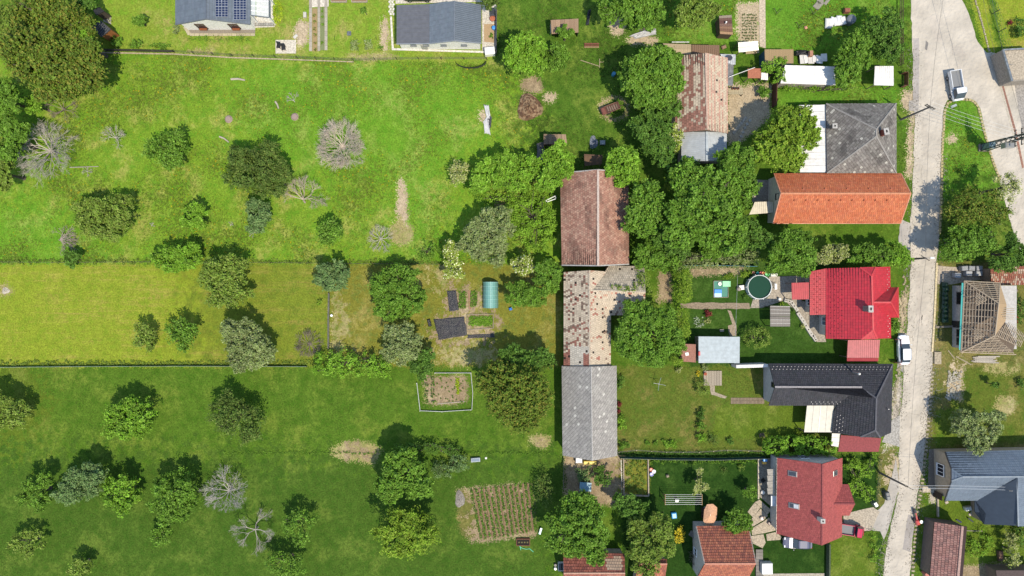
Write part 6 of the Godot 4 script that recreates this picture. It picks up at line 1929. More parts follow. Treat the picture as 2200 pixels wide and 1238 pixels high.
	for i in 2:
		var st := MB.new()
		var px: float = [719, 808][i]
		st.tube(P(px, 86), P(px + 3, 82) + Vector3(0, 1.0, 0), 0.03, 0.025, 5, Color(0.05, 0.04, 0.03), true)
		single("garden_stake", ["leaning dark stake in the middle lawn", "short dark stake beside the tiny round shrub"][i], "stake", st, M.wood)
	# boundary fences
	fence("black_panel_fence", "fence of black panels below the shrub row, top left", [228, 110, 290, 111, 376, 113], 1.0, 3.2, Color(0.25, 0.24, 0.22), "panel", Color(0.05, 0.048, 0.05))
	fence("wire_fence", "wire fence on dark posts between the pale lawns and the meadow", [376, 113, 500, 121, 640, 126, 760, 131, 900, 128, 1046, 128], 1.1, 3.3, Color(0.12, 0.09, 0.07), "wire", Color(0.2, 0.18, 0.16))
	var kb := MB.new()
	kb.slab([P(215, 112), P(376, 115.5), P(500, 123), P(640, 128), P(760, 132.5), P(760, 134.5), P(640, 130), P(500, 125.5), P(376, 118), P(215, 114.5)], 0.0, 0.14, lin("b7a88e"))
	single("fence_footing", "narrow pale concrete footing under the meadow's top fence", "footing", kb, M.concrete)
	var net := MB.new()
	for i in 9:
		var a := PI * i / 9.0
		var b := PI * (i + 1) / 9.0
		net.quad(P(1012 - 33 * cos(a), 133 + 15 * sin(a)), P(1012 - 33 * cos(b), 133 + 15 * sin(b)), P(1012 - 33 * cos(b), 133 + 15 * sin(b)) + Vector3(0, 0.7, 0), P(1012 - 33 * cos(a), 133 + 15 * sin(a)) + Vector3(0, 0.7, 0), Color(0.05, 0.055, 0.05))
	single("sagging_net", "dark net sagging into the meadow below the grey gable house", "net", net, M.cloth)
	# beside the grey gable house
	o = thing("grass_pavers", "strip of white honeycomb pavers left of the grey gable house", "paving", P(841, 15))
	for i in 8:
		for j in 2:
			t = MB.new()
			t.lathe(P(837 + j * 6 + (i % 2) * 2.5, -6 + i * 5.2) + Vector3(0, 0.0, 0), [Vector2(0.2, 0.0), Vector2(0.2, 0.08), Vector2(0.11, 0.08), Vector2(0.11, 0.03)], 6, lin("dedad0"))
			part(o, "paver", t, M.concrete)
	var wk := MB.new()
	wk.slab([P(838, 36), P(842, 36), P(846, 104), P(1044, 110), P(1058, 116), P(1058, 120), P(1040, 114), P(842, 108)], 0.0, 0.1, lin("e2dccf"))
	single("white_kerb", "white kerb wrapping two sides of the grey gable house", "kerb", wk, M.concrete)
	pave("paved_yard", [1036, -40, 1067, -40, 1066, 118, 1036, 108], 0.04, lin("cdc6ba"), M.concrete)
	pave("paved_yard", [846, -60, 1040, -60, 1036, 4, 850, 8], 0.035, lin("d0c8ba"), M.concrete)
	t = MB.new(); t.beam(P(1067, 18) + Vector3(0, 0.5, 0), P(1066, 118) + Vector3(0, 0.5, 0), 0.12, 1.0, Color(0.08, 0.08, 0.085))
	single("dark_garden_wall", "thin dark garden wall right of the grey gable house", "wall", t, M.concrete)
	pave("soil_bed", [1040, 52, 1064, 52, 1062, 92, 1040, 90], 0.06, lin("cdb08a"), M.soil)
	crate("barbecue", "black and silver grill by the dark garden wall", "grill", 1058, 24, Vector3(0.6, 0.9, 1.2), Color(0.05, 0.052, 0.06), "paint", 0.0, 0.12)
	t = MB.new(); t.lathe(P(1058, 40, 0.4) * Vector3(1, 0, 1), [Vector2(0.25, 0), Vector2(0.4, 0.3), Vector2(0.42, 0.5), Vector2(0.2, 0.52)], 10, lin("b5694e"))
	single("terracotta_pot", "large terracotta pot below the grill", "pot", t, M.tile)
	t = MB.new(); t.lathe(P(1061, 60, 0.3) * Vector3(1, 0, 1), [Vector2(0.3, 0), Vector2(0.34, 0.3), Vector2(0.3, 0.5), Vector2(0.1, 0.54)], 10, lin("3f86c8"))
	single("blue_tub", "bright blue tub by the dark garden wall", "tub", t, M.plastic)
	bush("small round shrub in the sandy bed by the dark garden wall", 1056, 76, 5, 5, 0.6, "green", 0, 0.8, 0.2)
	crate("white_tank", "white tank at the lower end of the dark garden wall", "tank", 1052, 108, Vector3(1.5, 1.1, 1.1), lin("e4e2de"), "plastic", 0.1, 0.12)
	car("parked_car", "dark car just showing at the top edge above the grey gable house", 898, -12, PI * 0.5, 4.3, 1.8, Color(0.03, 0.028, 0.03), "car")
	# ---- wild yard
	q = [P(1183, 43, 2.4), P(1243, 40, 2.4), P(1243, 70, 1.9), P(1185, 73, 1.9)]
	o = house("tan_hut", "old hut with a tan board roof and a white front", "hut", [q], [q[0], q[1], P(1244, 76, 1.9), P(1184, 79, 1.9)], 0.05, lin("cfcac2"), lin("9a7a58"), 0.06, "wood", "wood")
	for i in 6:
		t = MB.new()
		var up := Vector3(0, 0.012 + 0.008 * (i % 2), 0)
		t.face_up([q[0].lerp(q[1], i / 6.0 + 0.004) + up, q[0].lerp(q[1], (i + 1) / 6.0 - 0.004) + up, q[3].lerp(q[2], (i + 1) / 6.0 - 0.004) + up, q[3].lerp(q[2], i / 6.0 + 0.004) + up], tone(Color(0.46, 0.31, 0.20), R(0.7, 1.2)))
		part(roof_of(o), "roof_board", t, M.wood)
	tarp("black_tarp", "crumpled black tarpaulin strip right of the tan-roofed hut", [[1258, 55], [1263, 22], [1270, 20], [1265, 55]], Color(0.04, 0.045, 0.055), 0.35)
	o = thing("plank_stack", "small stack of red-brown beams on the yard grass", "timber", P(1271, 99))
	for i in 4:
		t = MB.new(); t.box(P(1271, 95 + (i % 3) * 3.4, 0.1) + Vector3(0, 0.08 + 0.12 * int(i / 3), 0), Vector3(2.2, 0.12, 0.18), [lin("b08a60"), lin("8a5040"), lin("b89a70"), lin("8f5844")][i]); part(o, "beam", t, M.wood)
	tarp("white_tarp", "white and black tarpaulin pulled over the woodpile", [[1352, 78], [1392, 62], [1410, 62], [1410, 74], [1366, 84]], Color(0.72, 0.72, 0.72), 0.5)
	o = thing("woodpile", "heap of grey branches under the white tarpaulin", "woodpile", P(1385, 58))
	for i in 30:
		t = MB.new(); t.tube(P(1368 + R(0, 36), 46 + R(0, 20)) + Vector3(0, R(0.05, 0.4), 0), P(1372 + R(0, 36), 46 + R(0, 22)) + Vector3(0, R(0.05, 0.5), 0), 0.05, 0.035, 5, tone(lin("8f857c"), R(0.6, 1.1)), true); part(o, "branch", t, M.bark)
	o = thing("wooden_trestle", "wooden T-shaped frame with a long pole on the yard grass", "frame", P(1290, 136))
	for l in [[1288, 127, 1288, 146], [1288, 134, 1297, 134], [1247, 130, 1287, 143]]:
		t = MB.new(); t.beam(P(l[0], l[1]) + Vector3(0, 0.12, 0), P(l[2], l[3]) + Vector3(0, 0.12, 0), 0.1, 0.1, lin("c2b28e")); part(o, "bar", t, M.wood)
	barrel("blue barrel under the edge of the big clumpy tree", 1319, 158, lin("3f7f9e"))
	heap("manure_heap", "rough brown heap of manure in the yard grass", 1137, 231, 27, 29, 1.0, [lin("8a6a50"), lin("a58a6c"), lin("6e523e")])
	# rusty trailer
	o = thing("rusty_trailer", "rusty red flat trailer standing in a worn ring of grass", "trailer", P(1311, 233))
	var tb := Basis(Vector3.UP, 0.38)
	var tp := P(1310, 234, 0.5) * Vector3(1, 0, 1)
	t = MB.new(); t.box(tp + tb * Vector3(0.2, 0.55, 0), Vector3(2.7, 0.12, 1.1), lin("6e4a40"), tb); part(o, "bed", t, M.wood)
	for s in [-1, 1]:
		t = MB.new(); t.box(tp + tb * Vector3(0.2, 0.72, s * 0.52), Vector3(2.7, 0.3, 0.07), lin("9a7060"), tb); part(o, "side_board", t, M.wood)
		t = MB.new(); t.tube(tp + tb * Vector3(-0.3, 0.3, s * 0.5), tp + tb * Vector3(-0.3, 0.3, s * 0.66), 0.3, 0.3, 12, Color(0.03, 0.03, 0.03), true); part(o, "wheel", t, M.rubber)
	t = MB.new(); t.bevel(tp + tb * Vector3(-1.05, 0.8, 0), Vector3(0.7, 0.5, 1.0), 0.12, lin("7a4a40"), tb); part(o, "box", t, M.tile)
	for i in 5:
		t = MB.new(); t.box(tp + tb * Vector3(-0.3 + i * 0.34, 0.66, R(-0.1, 0.1)), Vector3(0.18, 0.1, 0.8), lin("9c8878") * R(0.6, 1.1), tb); part(o, "plank", t, M.wood)
	t = MB.new(); t.beam(tp + tb * Vector3(1.5, 0.5, 0), tp + tb * Vector3(2.1, 0.3, 0.3), 0.08, 0.08, lin("5a4038")); part(o, "drawbar", t, M.wood)
	tarp("white_sheet", "crumpled white plastic sheet with a dark fold, lying in the meadow", [[1039, 224], [1050, 226], [1054, 248], [1050, 262], [1054, 291], [1041, 286], [1038, 262], [1047, 250]], Color(0.82, 0.82, 0.82), 0.3)
	tarp("black_sheet", "dark crumpled plastic beside the white sheet in the meadow", [[1050, 245], [1057, 252], [1055, 272], [1050, 283], [1046, 262]], Color(0.10, 0.10, 0.115), 0.25)
	# shacks above the thicket
	q = [P(1168, 288, 1.9), P(1216, 289, 1.9), P(1219, 309, 1.7), P(1168, 310, 1.7)]
	o = thing("ruined_shack", "collapsed shack with a brown board roof above the thicket", "shack", P(1192, 300))
	walls(o, q, 0.1, [q], 0.06, lin("6a5a4c"), M.wood)
	for i in 5:
		t = MB.new(); var up := Vector3(0, R(0, 0.08), 0)
		t.face_up([q[0].lerp(q[1], i / 5.0) + up, q[0].lerp(q[1], (i + 0.95) / 5.0) + up, q[3].lerp(q[2], (i + 0.95) / 5.0), q[3].lerp(q[2], i / 5.0)], tone(lin("b0957a"), R(0.6, 1.1))); part(o, "roof_board", t, M.wood)
	o = thing("scrap_stack", "stack of grey boards and tin below the collapsed shack", "scrap", P(1160, 328))
	for i in 8:
		t = MB.new(); t.box(P(1160 + R(-7, 9), 327 + R(-9, 9)) + Vector3(0, 0.2 + i * 0.07, 0), Vector3(R(0.3, 0.6), 0.05, R(1.2, 2.0)), tone(lin("7a7672"), R(0.5, 1.3)), Basis(Vector3.UP, R(-0.2, 0.2))); part(o, "board", t, M.wood)
	q = [P(1255, 331, 2.2), P(1295, 333, 2.2), P(1293, 353, 1.9), P(1256, 357, 1.9)]
	canopy("slatted_shelter", "small shelter with a dark slatted plank roof above the red-brown barn", "shelter", q, lin("7a5e48"), 0.0, Color.BLACK, "wood", false, Color(0.2, 0.15, 0.1), 6)
	heap("gravel_heap", "small bluish gravel heap above the slatted shelter", 1275, 306, 9, 14, 0.35, [lin("8f96a4"), lin("a0a6b2"), lin("7a8090")])
	crate("metal_box", "small grey metal box right of the bluish gravel heap", "box", 1295, 306, Vector3(0.8, 0.6, 0.7), lin("8a8f90"), "zinc")
	t = MB.new()
	for l in [[1172, 434, 1192, 424], [1192, 424, 1193, 430], [1193, 430, 1174, 437], [1174, 437, 1172, 434]]: t.beam(P(l[0], l[1]) + Vector3(0, 1.5, 0), P(l[2], l[3]) + Vector3(0, 1.5, 0), 0.1, 0.1, lin("d8d8d4"))
	for l in [[1172, 434], [1193, 428]]: t.box(P(l[0], l[1]) + Vector3(0, 0.75, 0), Vector3(0.08, 1.5, 0.08), lin("d8d8d4"))
	single("white_trellis", "white empty frame standing in the scrub by the red-brown barn", "frame", t, M.plastic)
	bare("dry_brush_heap", "tan heap of dry brushwood in the middle of the thicket", 1075, 440, 18, 1.6, Color(0.55, 0.36, 0.22), 18, 2, Vector3(0, 0, 0.2), TAU, 0.8, "brush pile")
	# ---- sheds round the striped barn
	q = [P(1545, 34, 2.2), P(1572, 32, 2.2), P(1575, 75, 1.9), P(1547, 73, 1.9)]
	o = thing("plank_hut", "small hut with a roof of mixed brown planks", "hut", P(1560, 54))
	walls(o, q, 0.08, [q], 0.06, lin("6a5648"), M.wood)
	for i in 7:
		t = MB.new(); var up := Vector3(0, 0.015 * (i % 2), 0)
		t.face_up([q[0].lerp(q[3], i / 7.0) + up, q[1].lerp(q[2], i / 7.0) + up, q[1].lerp(q[2], (i + 0.94) / 7.0) + up, q[0].lerp(q[3], (i + 0.94) / 7.0) + up], [lin("a89888"), lin("7a5a50"), lin("6e4a44"), lin("8a6a5c"), lin("9c7860"), lin("8a6650"), lin("c09a74")][i]); part(o, "roof_plank", t, M.wood)
	posts(o, [P(1561, 47, 2.6)], 0.09, Color(0.8, 0.8, 0.78), M.plastic, "flue")
	pave("concrete_path", [1630, -60, 1644, -60, 1645, 104, 1632, 100], 0.05, lin("c9b9a2"), M.concrete)
	canopy("board_canopy", "left sandy board roof above the striped barn", "canopy", [P(1424, 93, 2.6), P(1485, 95, 2.6), P(1485, 117, 2.4), P(1440, 116, 2.4)], lin("cdb894"), 0.0, Color.BLACK, "wood", false, Color(0.2, 0.15, 0.1), 2)
	canopy("corrugated_canopy", "brown and sandy patched roof at the striped barn's upper end", "canopy", [P(1486, 96, 2.7), P(1546, 97, 2.7), P(1546, 119, 2.5), P(1486, 118, 2.5)], lin("96785f"), 0.3, lin("84654f"), "wood")
	var mp := MB.new(); mp.tube(P(1444, 90, 1) * Vector3(1, 0, 1) + Vector3(0, 0.9, 0), P(1481, 90, 1) * Vector3(1, 0, 1) + Vector3(0, 0.9, 0), 0.08, 0.08, 8, Color(0.75, 0.75, 0.73), true)
	for x in [1446, 1479]: mp.box(P(x, 90, 1) * Vector3(1, 0, 1) + Vector3(0, 0.45, 0), Vector3(0.08, 0.9, 0.08), Color(0.5, 0.5, 0.48))
	single("pipe_rail", "horizontal white pipe rail above the sandy board roof", "rail", mp, M.zinc)
	crate("stone_block", "loose brown stone block right of the patched canopy", "stone", 1556, 100, Vector3(0.7, 0.4, 0.5), lin("a88870"), "stone", 0.4, 0.12)
	canopy("tin_lean_to", "lean-to of white and rusty corrugated tin below the sandy plot", "lean-to", [P(1586, 91, 2.2), P(1629, 88, 2.2), P(1630, 108, 1.9), P(1587, 113, 1.9)], lin("cfcac4"), 0.0, Color.BLACK, "zinc", false, Color(0.2, 0.15, 0.1), 6)
	var bd := MB.new(); bd.box(P(1613, 115) + Vector3(0, 0.7, 0), Vector3(2.0, 0.05, 0.5), lin("c8b48e"), Basis(Vector3.UP, 0.1)); bd.box(P(1613, 115) + Vector3(0, 0.35, 0), Vector3(0.1, 0.7, 0.3), lin("8a7a60"))
	single("board_table", "sandy board laid as a table under the tin lean-to", "table", bd, M.wood)
	q = [P(1643, 106, 2.5), P(1705, 106, 2.5), P(1705, 136, 2.3), P(1644, 137, 2.3)]
	o = house("board_roof_shed", "shed with a sandy chipboard roof and a blue side wall", "shed", [q], q, 0.08, lin("2f5f7a"), lin("b59a70"), 0.07, "wood", "wood")
	q = [P(1687, 140, 2.7), P(1794, 143, 2.7), P(1795, 183, 2.4), P(1677, 179, 2.4)]
	o = thing("white_roofed_shed", "long shed with a bright white sheet roof beside the vine", "shed", P(1740, 160))
	walls(o, q, 0.12, [q], 0.08, lin("a8a098"), M.plaster)
	for i in 5:
		t = MB.new(); var up := Vector3(0, 0.02 * (i % 2), 0)
		var ff := [q[0].lerp(q[1], i / 5.0) + up, q[0].lerp(q[1], (i + 0.995) / 5.0) + up, q[3].lerp(q[2], (i + 0.995) / 5.0) + up, q[3].lerp(q[2], i / 5.0) + up]
		t.face_up(ff, tone(Color(0.76, 0.74, 0.71), R(0.95, 1.03)))
		seams(t, ff, ff[0], ff[1], 0.26, 0.05, 0.02, Color(0.7, 0.68, 0.65), true)
		part(o, "roof_sheet", t, M.sheet)
	o = thing("white_sheet_stack", "pile of white boards and dark tarp above the long white roof", "scrap", P(1740, 130))
	for i in 6:
		t = MB.new(); t.box(P(1722 + i * 8.5, 130 + R(-3, 3)) + Vector3(0, 0.5 + 0.08 * i, 0), Vector3(0.9, 0.05, R(1.0, 1.4)), tone(Color(0.72, 0.7, 0.67), R(0.8, 1.05)), Basis(Vector3.UP, R(-0.2, 0.2))); part(o, "board", t, M.sheet)
	t = MB.new(); t.box(P(1740, 130) + Vector3(0, 0.24, 0), Vector3(3.4, 0.48, 1.0), lin("6a6460")); part(o, "pallet", t, M.wood)
	tarp("dark_tarp", "dark tarpaulin strip between the chipboard roof and the white boards", [[1706, 111], [1740, 111], [1740, 121], [1706, 121]], Color(0.06, 0.062, 0.07), 0.9)
	crate("brick_stack", "small brick chimney stack beside the dark tarpaulin", "bricks", 1744, 114, Vector3(0.5, 1.3, 0.8), lin("b08068"), "tile")
	canopy("tile_lean_to", "little red tile-roofed lean-to in the striped barn's yard", "lean-to", [P(1607, 147, 2.4), P(1635, 147, 2.4), P(1635, 168, 2.0), P(1607, 168, 2.0)], lin("a5664e"), 0.28, lin("b87a60"), "tile", true)
	canopy("tin_lean_to", "small grey tin roof right of the little tile-roofed lean-to", "lean-to", [P(1635.5, 156, 2.3), P(1650, 157, 2.3), P(1650, 172, 2.1), P(1635.5, 171, 2.1)], lin("b5b5b5"), 0.25, lin("9a9a9a"), "zinc")
	canopy("corrugated_lean_to", "grey corrugated strip roof along the striped barn's right side", "lean-to", [P(1563, 136, 2.6), P(1576, 137, 2.4), P(1575, 184, 2.4), P(1563, 184, 2.6)], lin("a8a49c"), 0.24, lin("8f8b84"), "zinc")
	canopy("corrugated_lean_to", "white-grey tin roof with a round dish by the barn's upper corner", "lean-to", [P(1547, 116, 2.7), P(1581, 117, 2.7), P(1580, 139, 2.5), P(1562, 138, 2.5)], lin("b8bcc0"), 0.3, lin("a0a4a8"), "zinc")
	t = MB.new(); t.disc(P(1567, 125, 3.0), 0.1, 0.42, 0.16, 14, Color(0.1, 0.1, 0.11)); t.tube(P(1567, 125, 2.6), P(1567, 125, 3.0), 0.03, 0.03, 5, Color(0.2, 0.2, 0.2))
	single("satellite_dish", "dark satellite dish on the white-grey tin roof", "dish", t, M.zinc)
	t = MB.new(); t.tube(P(1565, 166, 2.9), P(1622, 145, 2.7), 0.05, 0.05, 6, Color(0.7, 0.7, 0.68), true); t.tube(P(1566, 166, 0) , P(1566, 166, 2.9), 0.05, 0.05, 6, Color(0.5, 0.5, 0.5)); t.tube(P(1621, 145.5, 0), P(1621, 145.5, 2.7), 0.05, 0.05, 6, Color(0.5, 0.5, 0.5))
	single("long_pipe", "long pale pipe slanting across the striped barn's yard", "pipe", t, M.zinc)
	canopy("workbench", "pale bench top with three round tins in the barn yard", "bench", [P(1564, 189, 0.9), P(1596, 188, 0.9), P(1597, 203, 0.9), P(1565, 203, 0.9)], lin("cfbf9c"), 0.0, Color.BLACK, "wood", false, Color(0.2, 0.15, 0.1), 3)
	for i in 3:
		t = MB.new(); t.lathe(P(1574 + i * 6, 191, 1.0) * Vector3(1, 0, 1) + Vector3(0, 0.92, 0), [Vector2(0.14, 0), Vector2(0.16, 0.25), Vector2(0.12, 0.26), Vector2(0.11, 0.05)], 10, lin("7a4a38"))
		single("round_tin", ["left", "middle", "right"][i] + " round brown tin on the pale yard bench", "tin", t, M.zinc, "tins on the yard bench")
	t = MB.new(); t.beam(P(1660, 183) + Vector3(0, 0.9, 0), P(1659, 232) + Vector3(0, 0.9, 0), 0.1, 1.8, lin("6e4634"))
	single("plank_screen", "red-brown plank screen right of the dirt yard", "fence", t, M.wood)
	var sl := MB.new(); sl.slab([P(1572, 284), P(1601, 250), P(1606, 253), P(1577, 290)], 0.0, 0.1, lin("b0a898"))
	single("yard_slab", "long pale concrete slab slanting across the dirt yard", "slab", sl, M.concrete)
	o = thing("stepping_stones", "curved line of square pale stepping stones beside the yellow-green tree", "path", P(1600, 280))
	for z in [[1611, 259], [1605, 267], [1600, 275], [1596, 284], [1592, 293], [1588, 303], [1586, 311]]:
		t = MB.new(); t.bevel(P(z[0], z[1]) + Vector3(0, 0.04, 0), Vector3(0.42, 0.1, 0.42), 0.03, tone(lin("c8c2b4"), R(0.8, 1.05)), Basis(Vector3.UP, R(0.2, 0.7))); part(o, "stone", t, M.stone)
	# bright lawn by the road
	for i in 3:
		t = MB.new()
		var z: Array = [[1667, 25], [1745, 26], [1715, 55]][i]
		for l in [[-6, -5, 0, 7], [0, 7, 11, -4]]: t.beam(P(z[0] + l[0], z[1] + l[1]) + Vector3(0, 0.45, 0), P(z[0] + l[2], z[1] + l[3]) + Vector3(0, 0.45, 0), 0.06, 0.06, Color(0.1, 0.08, 0.06))
		for l in [[-6, -5], [0, 7], [11, -4]]: t.box(P(z[0] + l[0], z[1] + l[1]) + Vector3(0, 0.22, 0), Vector3(0.05, 0.44, 0.05), Color(0.1, 0.08, 0.06))
		single("iron_trestle", ["left thin dark V-shaped frame on the bright top lawn", "right thin dark V-shaped frame on the bright top lawn", "lower thin dark V-shaped frame on the bright top lawn"][i], "trestle", t, M.zinc)
	o = thing("stone_slab_group", "flat pale stones with a dark wheel at the top of the bright lawn", "stones", P(1760, 8))
	for z in [[1757, 12, 1.2, 1.0], [1776, 4, 1.0, 0.5], [1762, 4, 1.0, 0.8]]:
		t = MB.new(); t.bevel(P(z[0], z[1]) + Vector3(0, 0.06, 0), Vector3(z[2], 0.12, z[3]), 0.05, lin("a8a294"), Basis(Vector3.UP, R(0, 1))); part(o, "stone", t, M.stone)
	o = thing("scrap_car_panel", "heap of white scrap car panels on the bright lawn", "scrap", P(1793, 49))
	for i in 5:
		t = MB.new(); t.bevel(P(1778 + i * 7.5, 50 + R(-4, 3)) + Vector3(0, 0.3 + 0.05 * i, 0), Vector3(R(0.7, 1.0), R(0.2, 0.5), R(0.9, 1.5)), 0.12, tone(lin("d2d0cc"), R(0.8, 1.05)), Basis(Vector3.UP, R(-0.4, 0.4)) * Basis(Vector3.RIGHT, R(-0.2, 0.2))); part(o, "panel", t, M.paint)
	t = MB.new(); t.lathe(P(1830, 41, 0.9) * Vector3(1, 0, 1), [Vector2(0.7, 0), Vector2(0.72, 0.8), Vector2(0.68, 0.95), Vector2(0.45, 1.05), Vector2(0.1, 1.08)], 16, Color(0.11, 0.125, 0.14))
	single("water_tank", "round dark grey water tank beside the scrap car panels", "tank", t, M.plastic)
	crate("brick_box", "red-brown brick box above the round dark tank", "box", 1822, 21, Vector3(0.8, 0.8, 0.6), lin("8f5a46"), "tile")
	crate("orange_bucket", "little orange bucket on the bright top lawn", "bucket", 1733, 58, Vector3(0.4, 0.4, 0.4), lin("c89078"), "plastic", 0.3, 0.15)
	canopy("white_garage_roof", "small bright white roof near the road, right of the loose tree", "carport", [P(1880, 142, 2.4), P(1920, 142, 2.4), P(1920, 184, 2.3), P(1878, 183, 2.3)], Color(0.76, 0.75, 0.73), 0.3, Color(0.72, 0.71, 0.69))
	fence("wooden_fence", "weathered board fence along the road verge, top right", [1931, 0, 1931, 118, 1931, 142], 1.3, 2.2, Color(0.15, 0.1, 0.08), "board", lin("7a6654"))
	fence("iron_gate", "rust-brown gate panels beside the small white roof", [1934, 160, 1942, 160, 1942, 188, 1934, 188], 1.2, 1.4, Color(0.15, 0.08, 0.06), "panel", lin("7a5240"))
	fence("green_mesh_fence", "tall green mesh fence at the top right beyond the stone edging", [2114, -30, 2132, 30, 2158, 108], 1.6, 2.6, Color(0.16, 0.17, 0.16), "wire", Color(0.12, 0.26, 0.18), 0.05)
	o = thing("stone_edging", "diagonal line of pale edging stones in the yellow top right verge", "stones", P(2105, 50))
	blocks_along(o, "stone", [2090, -20, 2098, 10, 2110, 50, 2120, 90, 2126, 112], 0.36, Vector3(0.24, 0.12, 0.3), lin("d0c4a4"), M.stone)
	bush("red and white flowering shrub by the top right corner lawn", 2172, 48, 7, 5, 0.6, "maroon", 0, 0.7, 0.18)
	bush("dark rounded shrub at the top right edge", 2194, 60, 14, 30, 1.6, "dark", 0, 0.9, 0.26)

func barrel(label: String, x: float, y: float, col: Color):
	var t := MB.new()
	t.lathe(P(x, y, 0.8) * Vector3(1, 0, 1), [Vector2(0.28, 0), Vector2(0.31, 0.25), Vector2(0.31, 0.6), Vector2(0.28, 0.86), Vector2(0.22, 0.88), Vector2(0.2, 0.84)], 14, col)
	single("barrel", label, "barrel", t, M.plastic)

# crumpled sheet over an outline
func tarp(called: String, label: String, pts: Array, col: Color, high: float):
	var mb := MB.new()
	var mid := Vector3.ZERO
	var ring := []
	for i in pts.size():
		var a := P(pts[i][0], pts[i][1])
		var b := P(pts[(i + 1) % pts.size()][0], pts[(i + 1) % pts.size()][1])
		for k in 4:
			var p := a.lerp(b, k / 4.0)
			mid += p
			ring.append(p)
	mid /= ring.size()
	var last := []
	for s in [1.0, 0.92, 0.66, 0.36]:
		var now := []
		for i in ring.size():
			var p: Vector3 = mid + (ring[i] - mid) * (s * R(0.94, 1.04))
			p.y = 0.02 if s == 1.0 else high * R(0.35, 1.0)
			now.append(p)
		if last.size() > 0:
			for i in ring.size():
				mb.quad(last[i], last[(i + 1) % ring.size()], now[(i + 1) % ring.size()], now[i], tone(col, R(0.9, 1.05)))
		last = now
	for i in ring.size(): mb.tri(last[i], last[(i + 1) % ring.size()], mid + Vector3(0, high * 0.7, 0), col)
	single(called, label, "tarpaulin", mb, M.tarp)

func heap(called: String, label: String, x: float, y: float, rx: float, ry: float, high: float, cols: Array):
	var mb := MB.new()
	var o := P(x, y)
	var n := 26
	var rows := 9
	var pts := []
	for j in rows + 1:
		var r := []
		var s := 1.0 - float(j) / rows
		for i in n:
			var t := TAU * i / n
			var wob := 1.0 + 0.12 * sin(t * 3.0 + 1.0) + R(-0.05, 0.05)
			r.append(o + Vector3(cos(t) * rx * S * s * wob, (0.02 if j == 0 else high * pow(1.0 - s, 0.8) * R(0.8, 1.1)), sin(t) * ry * S * s * wob))
		pts.append(r)
	for j in rows:
		for i in n:
			mb.quad(pts[j][i], pts[j][(i + 1) % n], pts[j + 1][(i + 1) % n], pts[j + 1][i], tone(cols[rng.randi() % cols.size()], R(0.8, 1.15)))
	single(called, label, "heap", mb, M.soil)
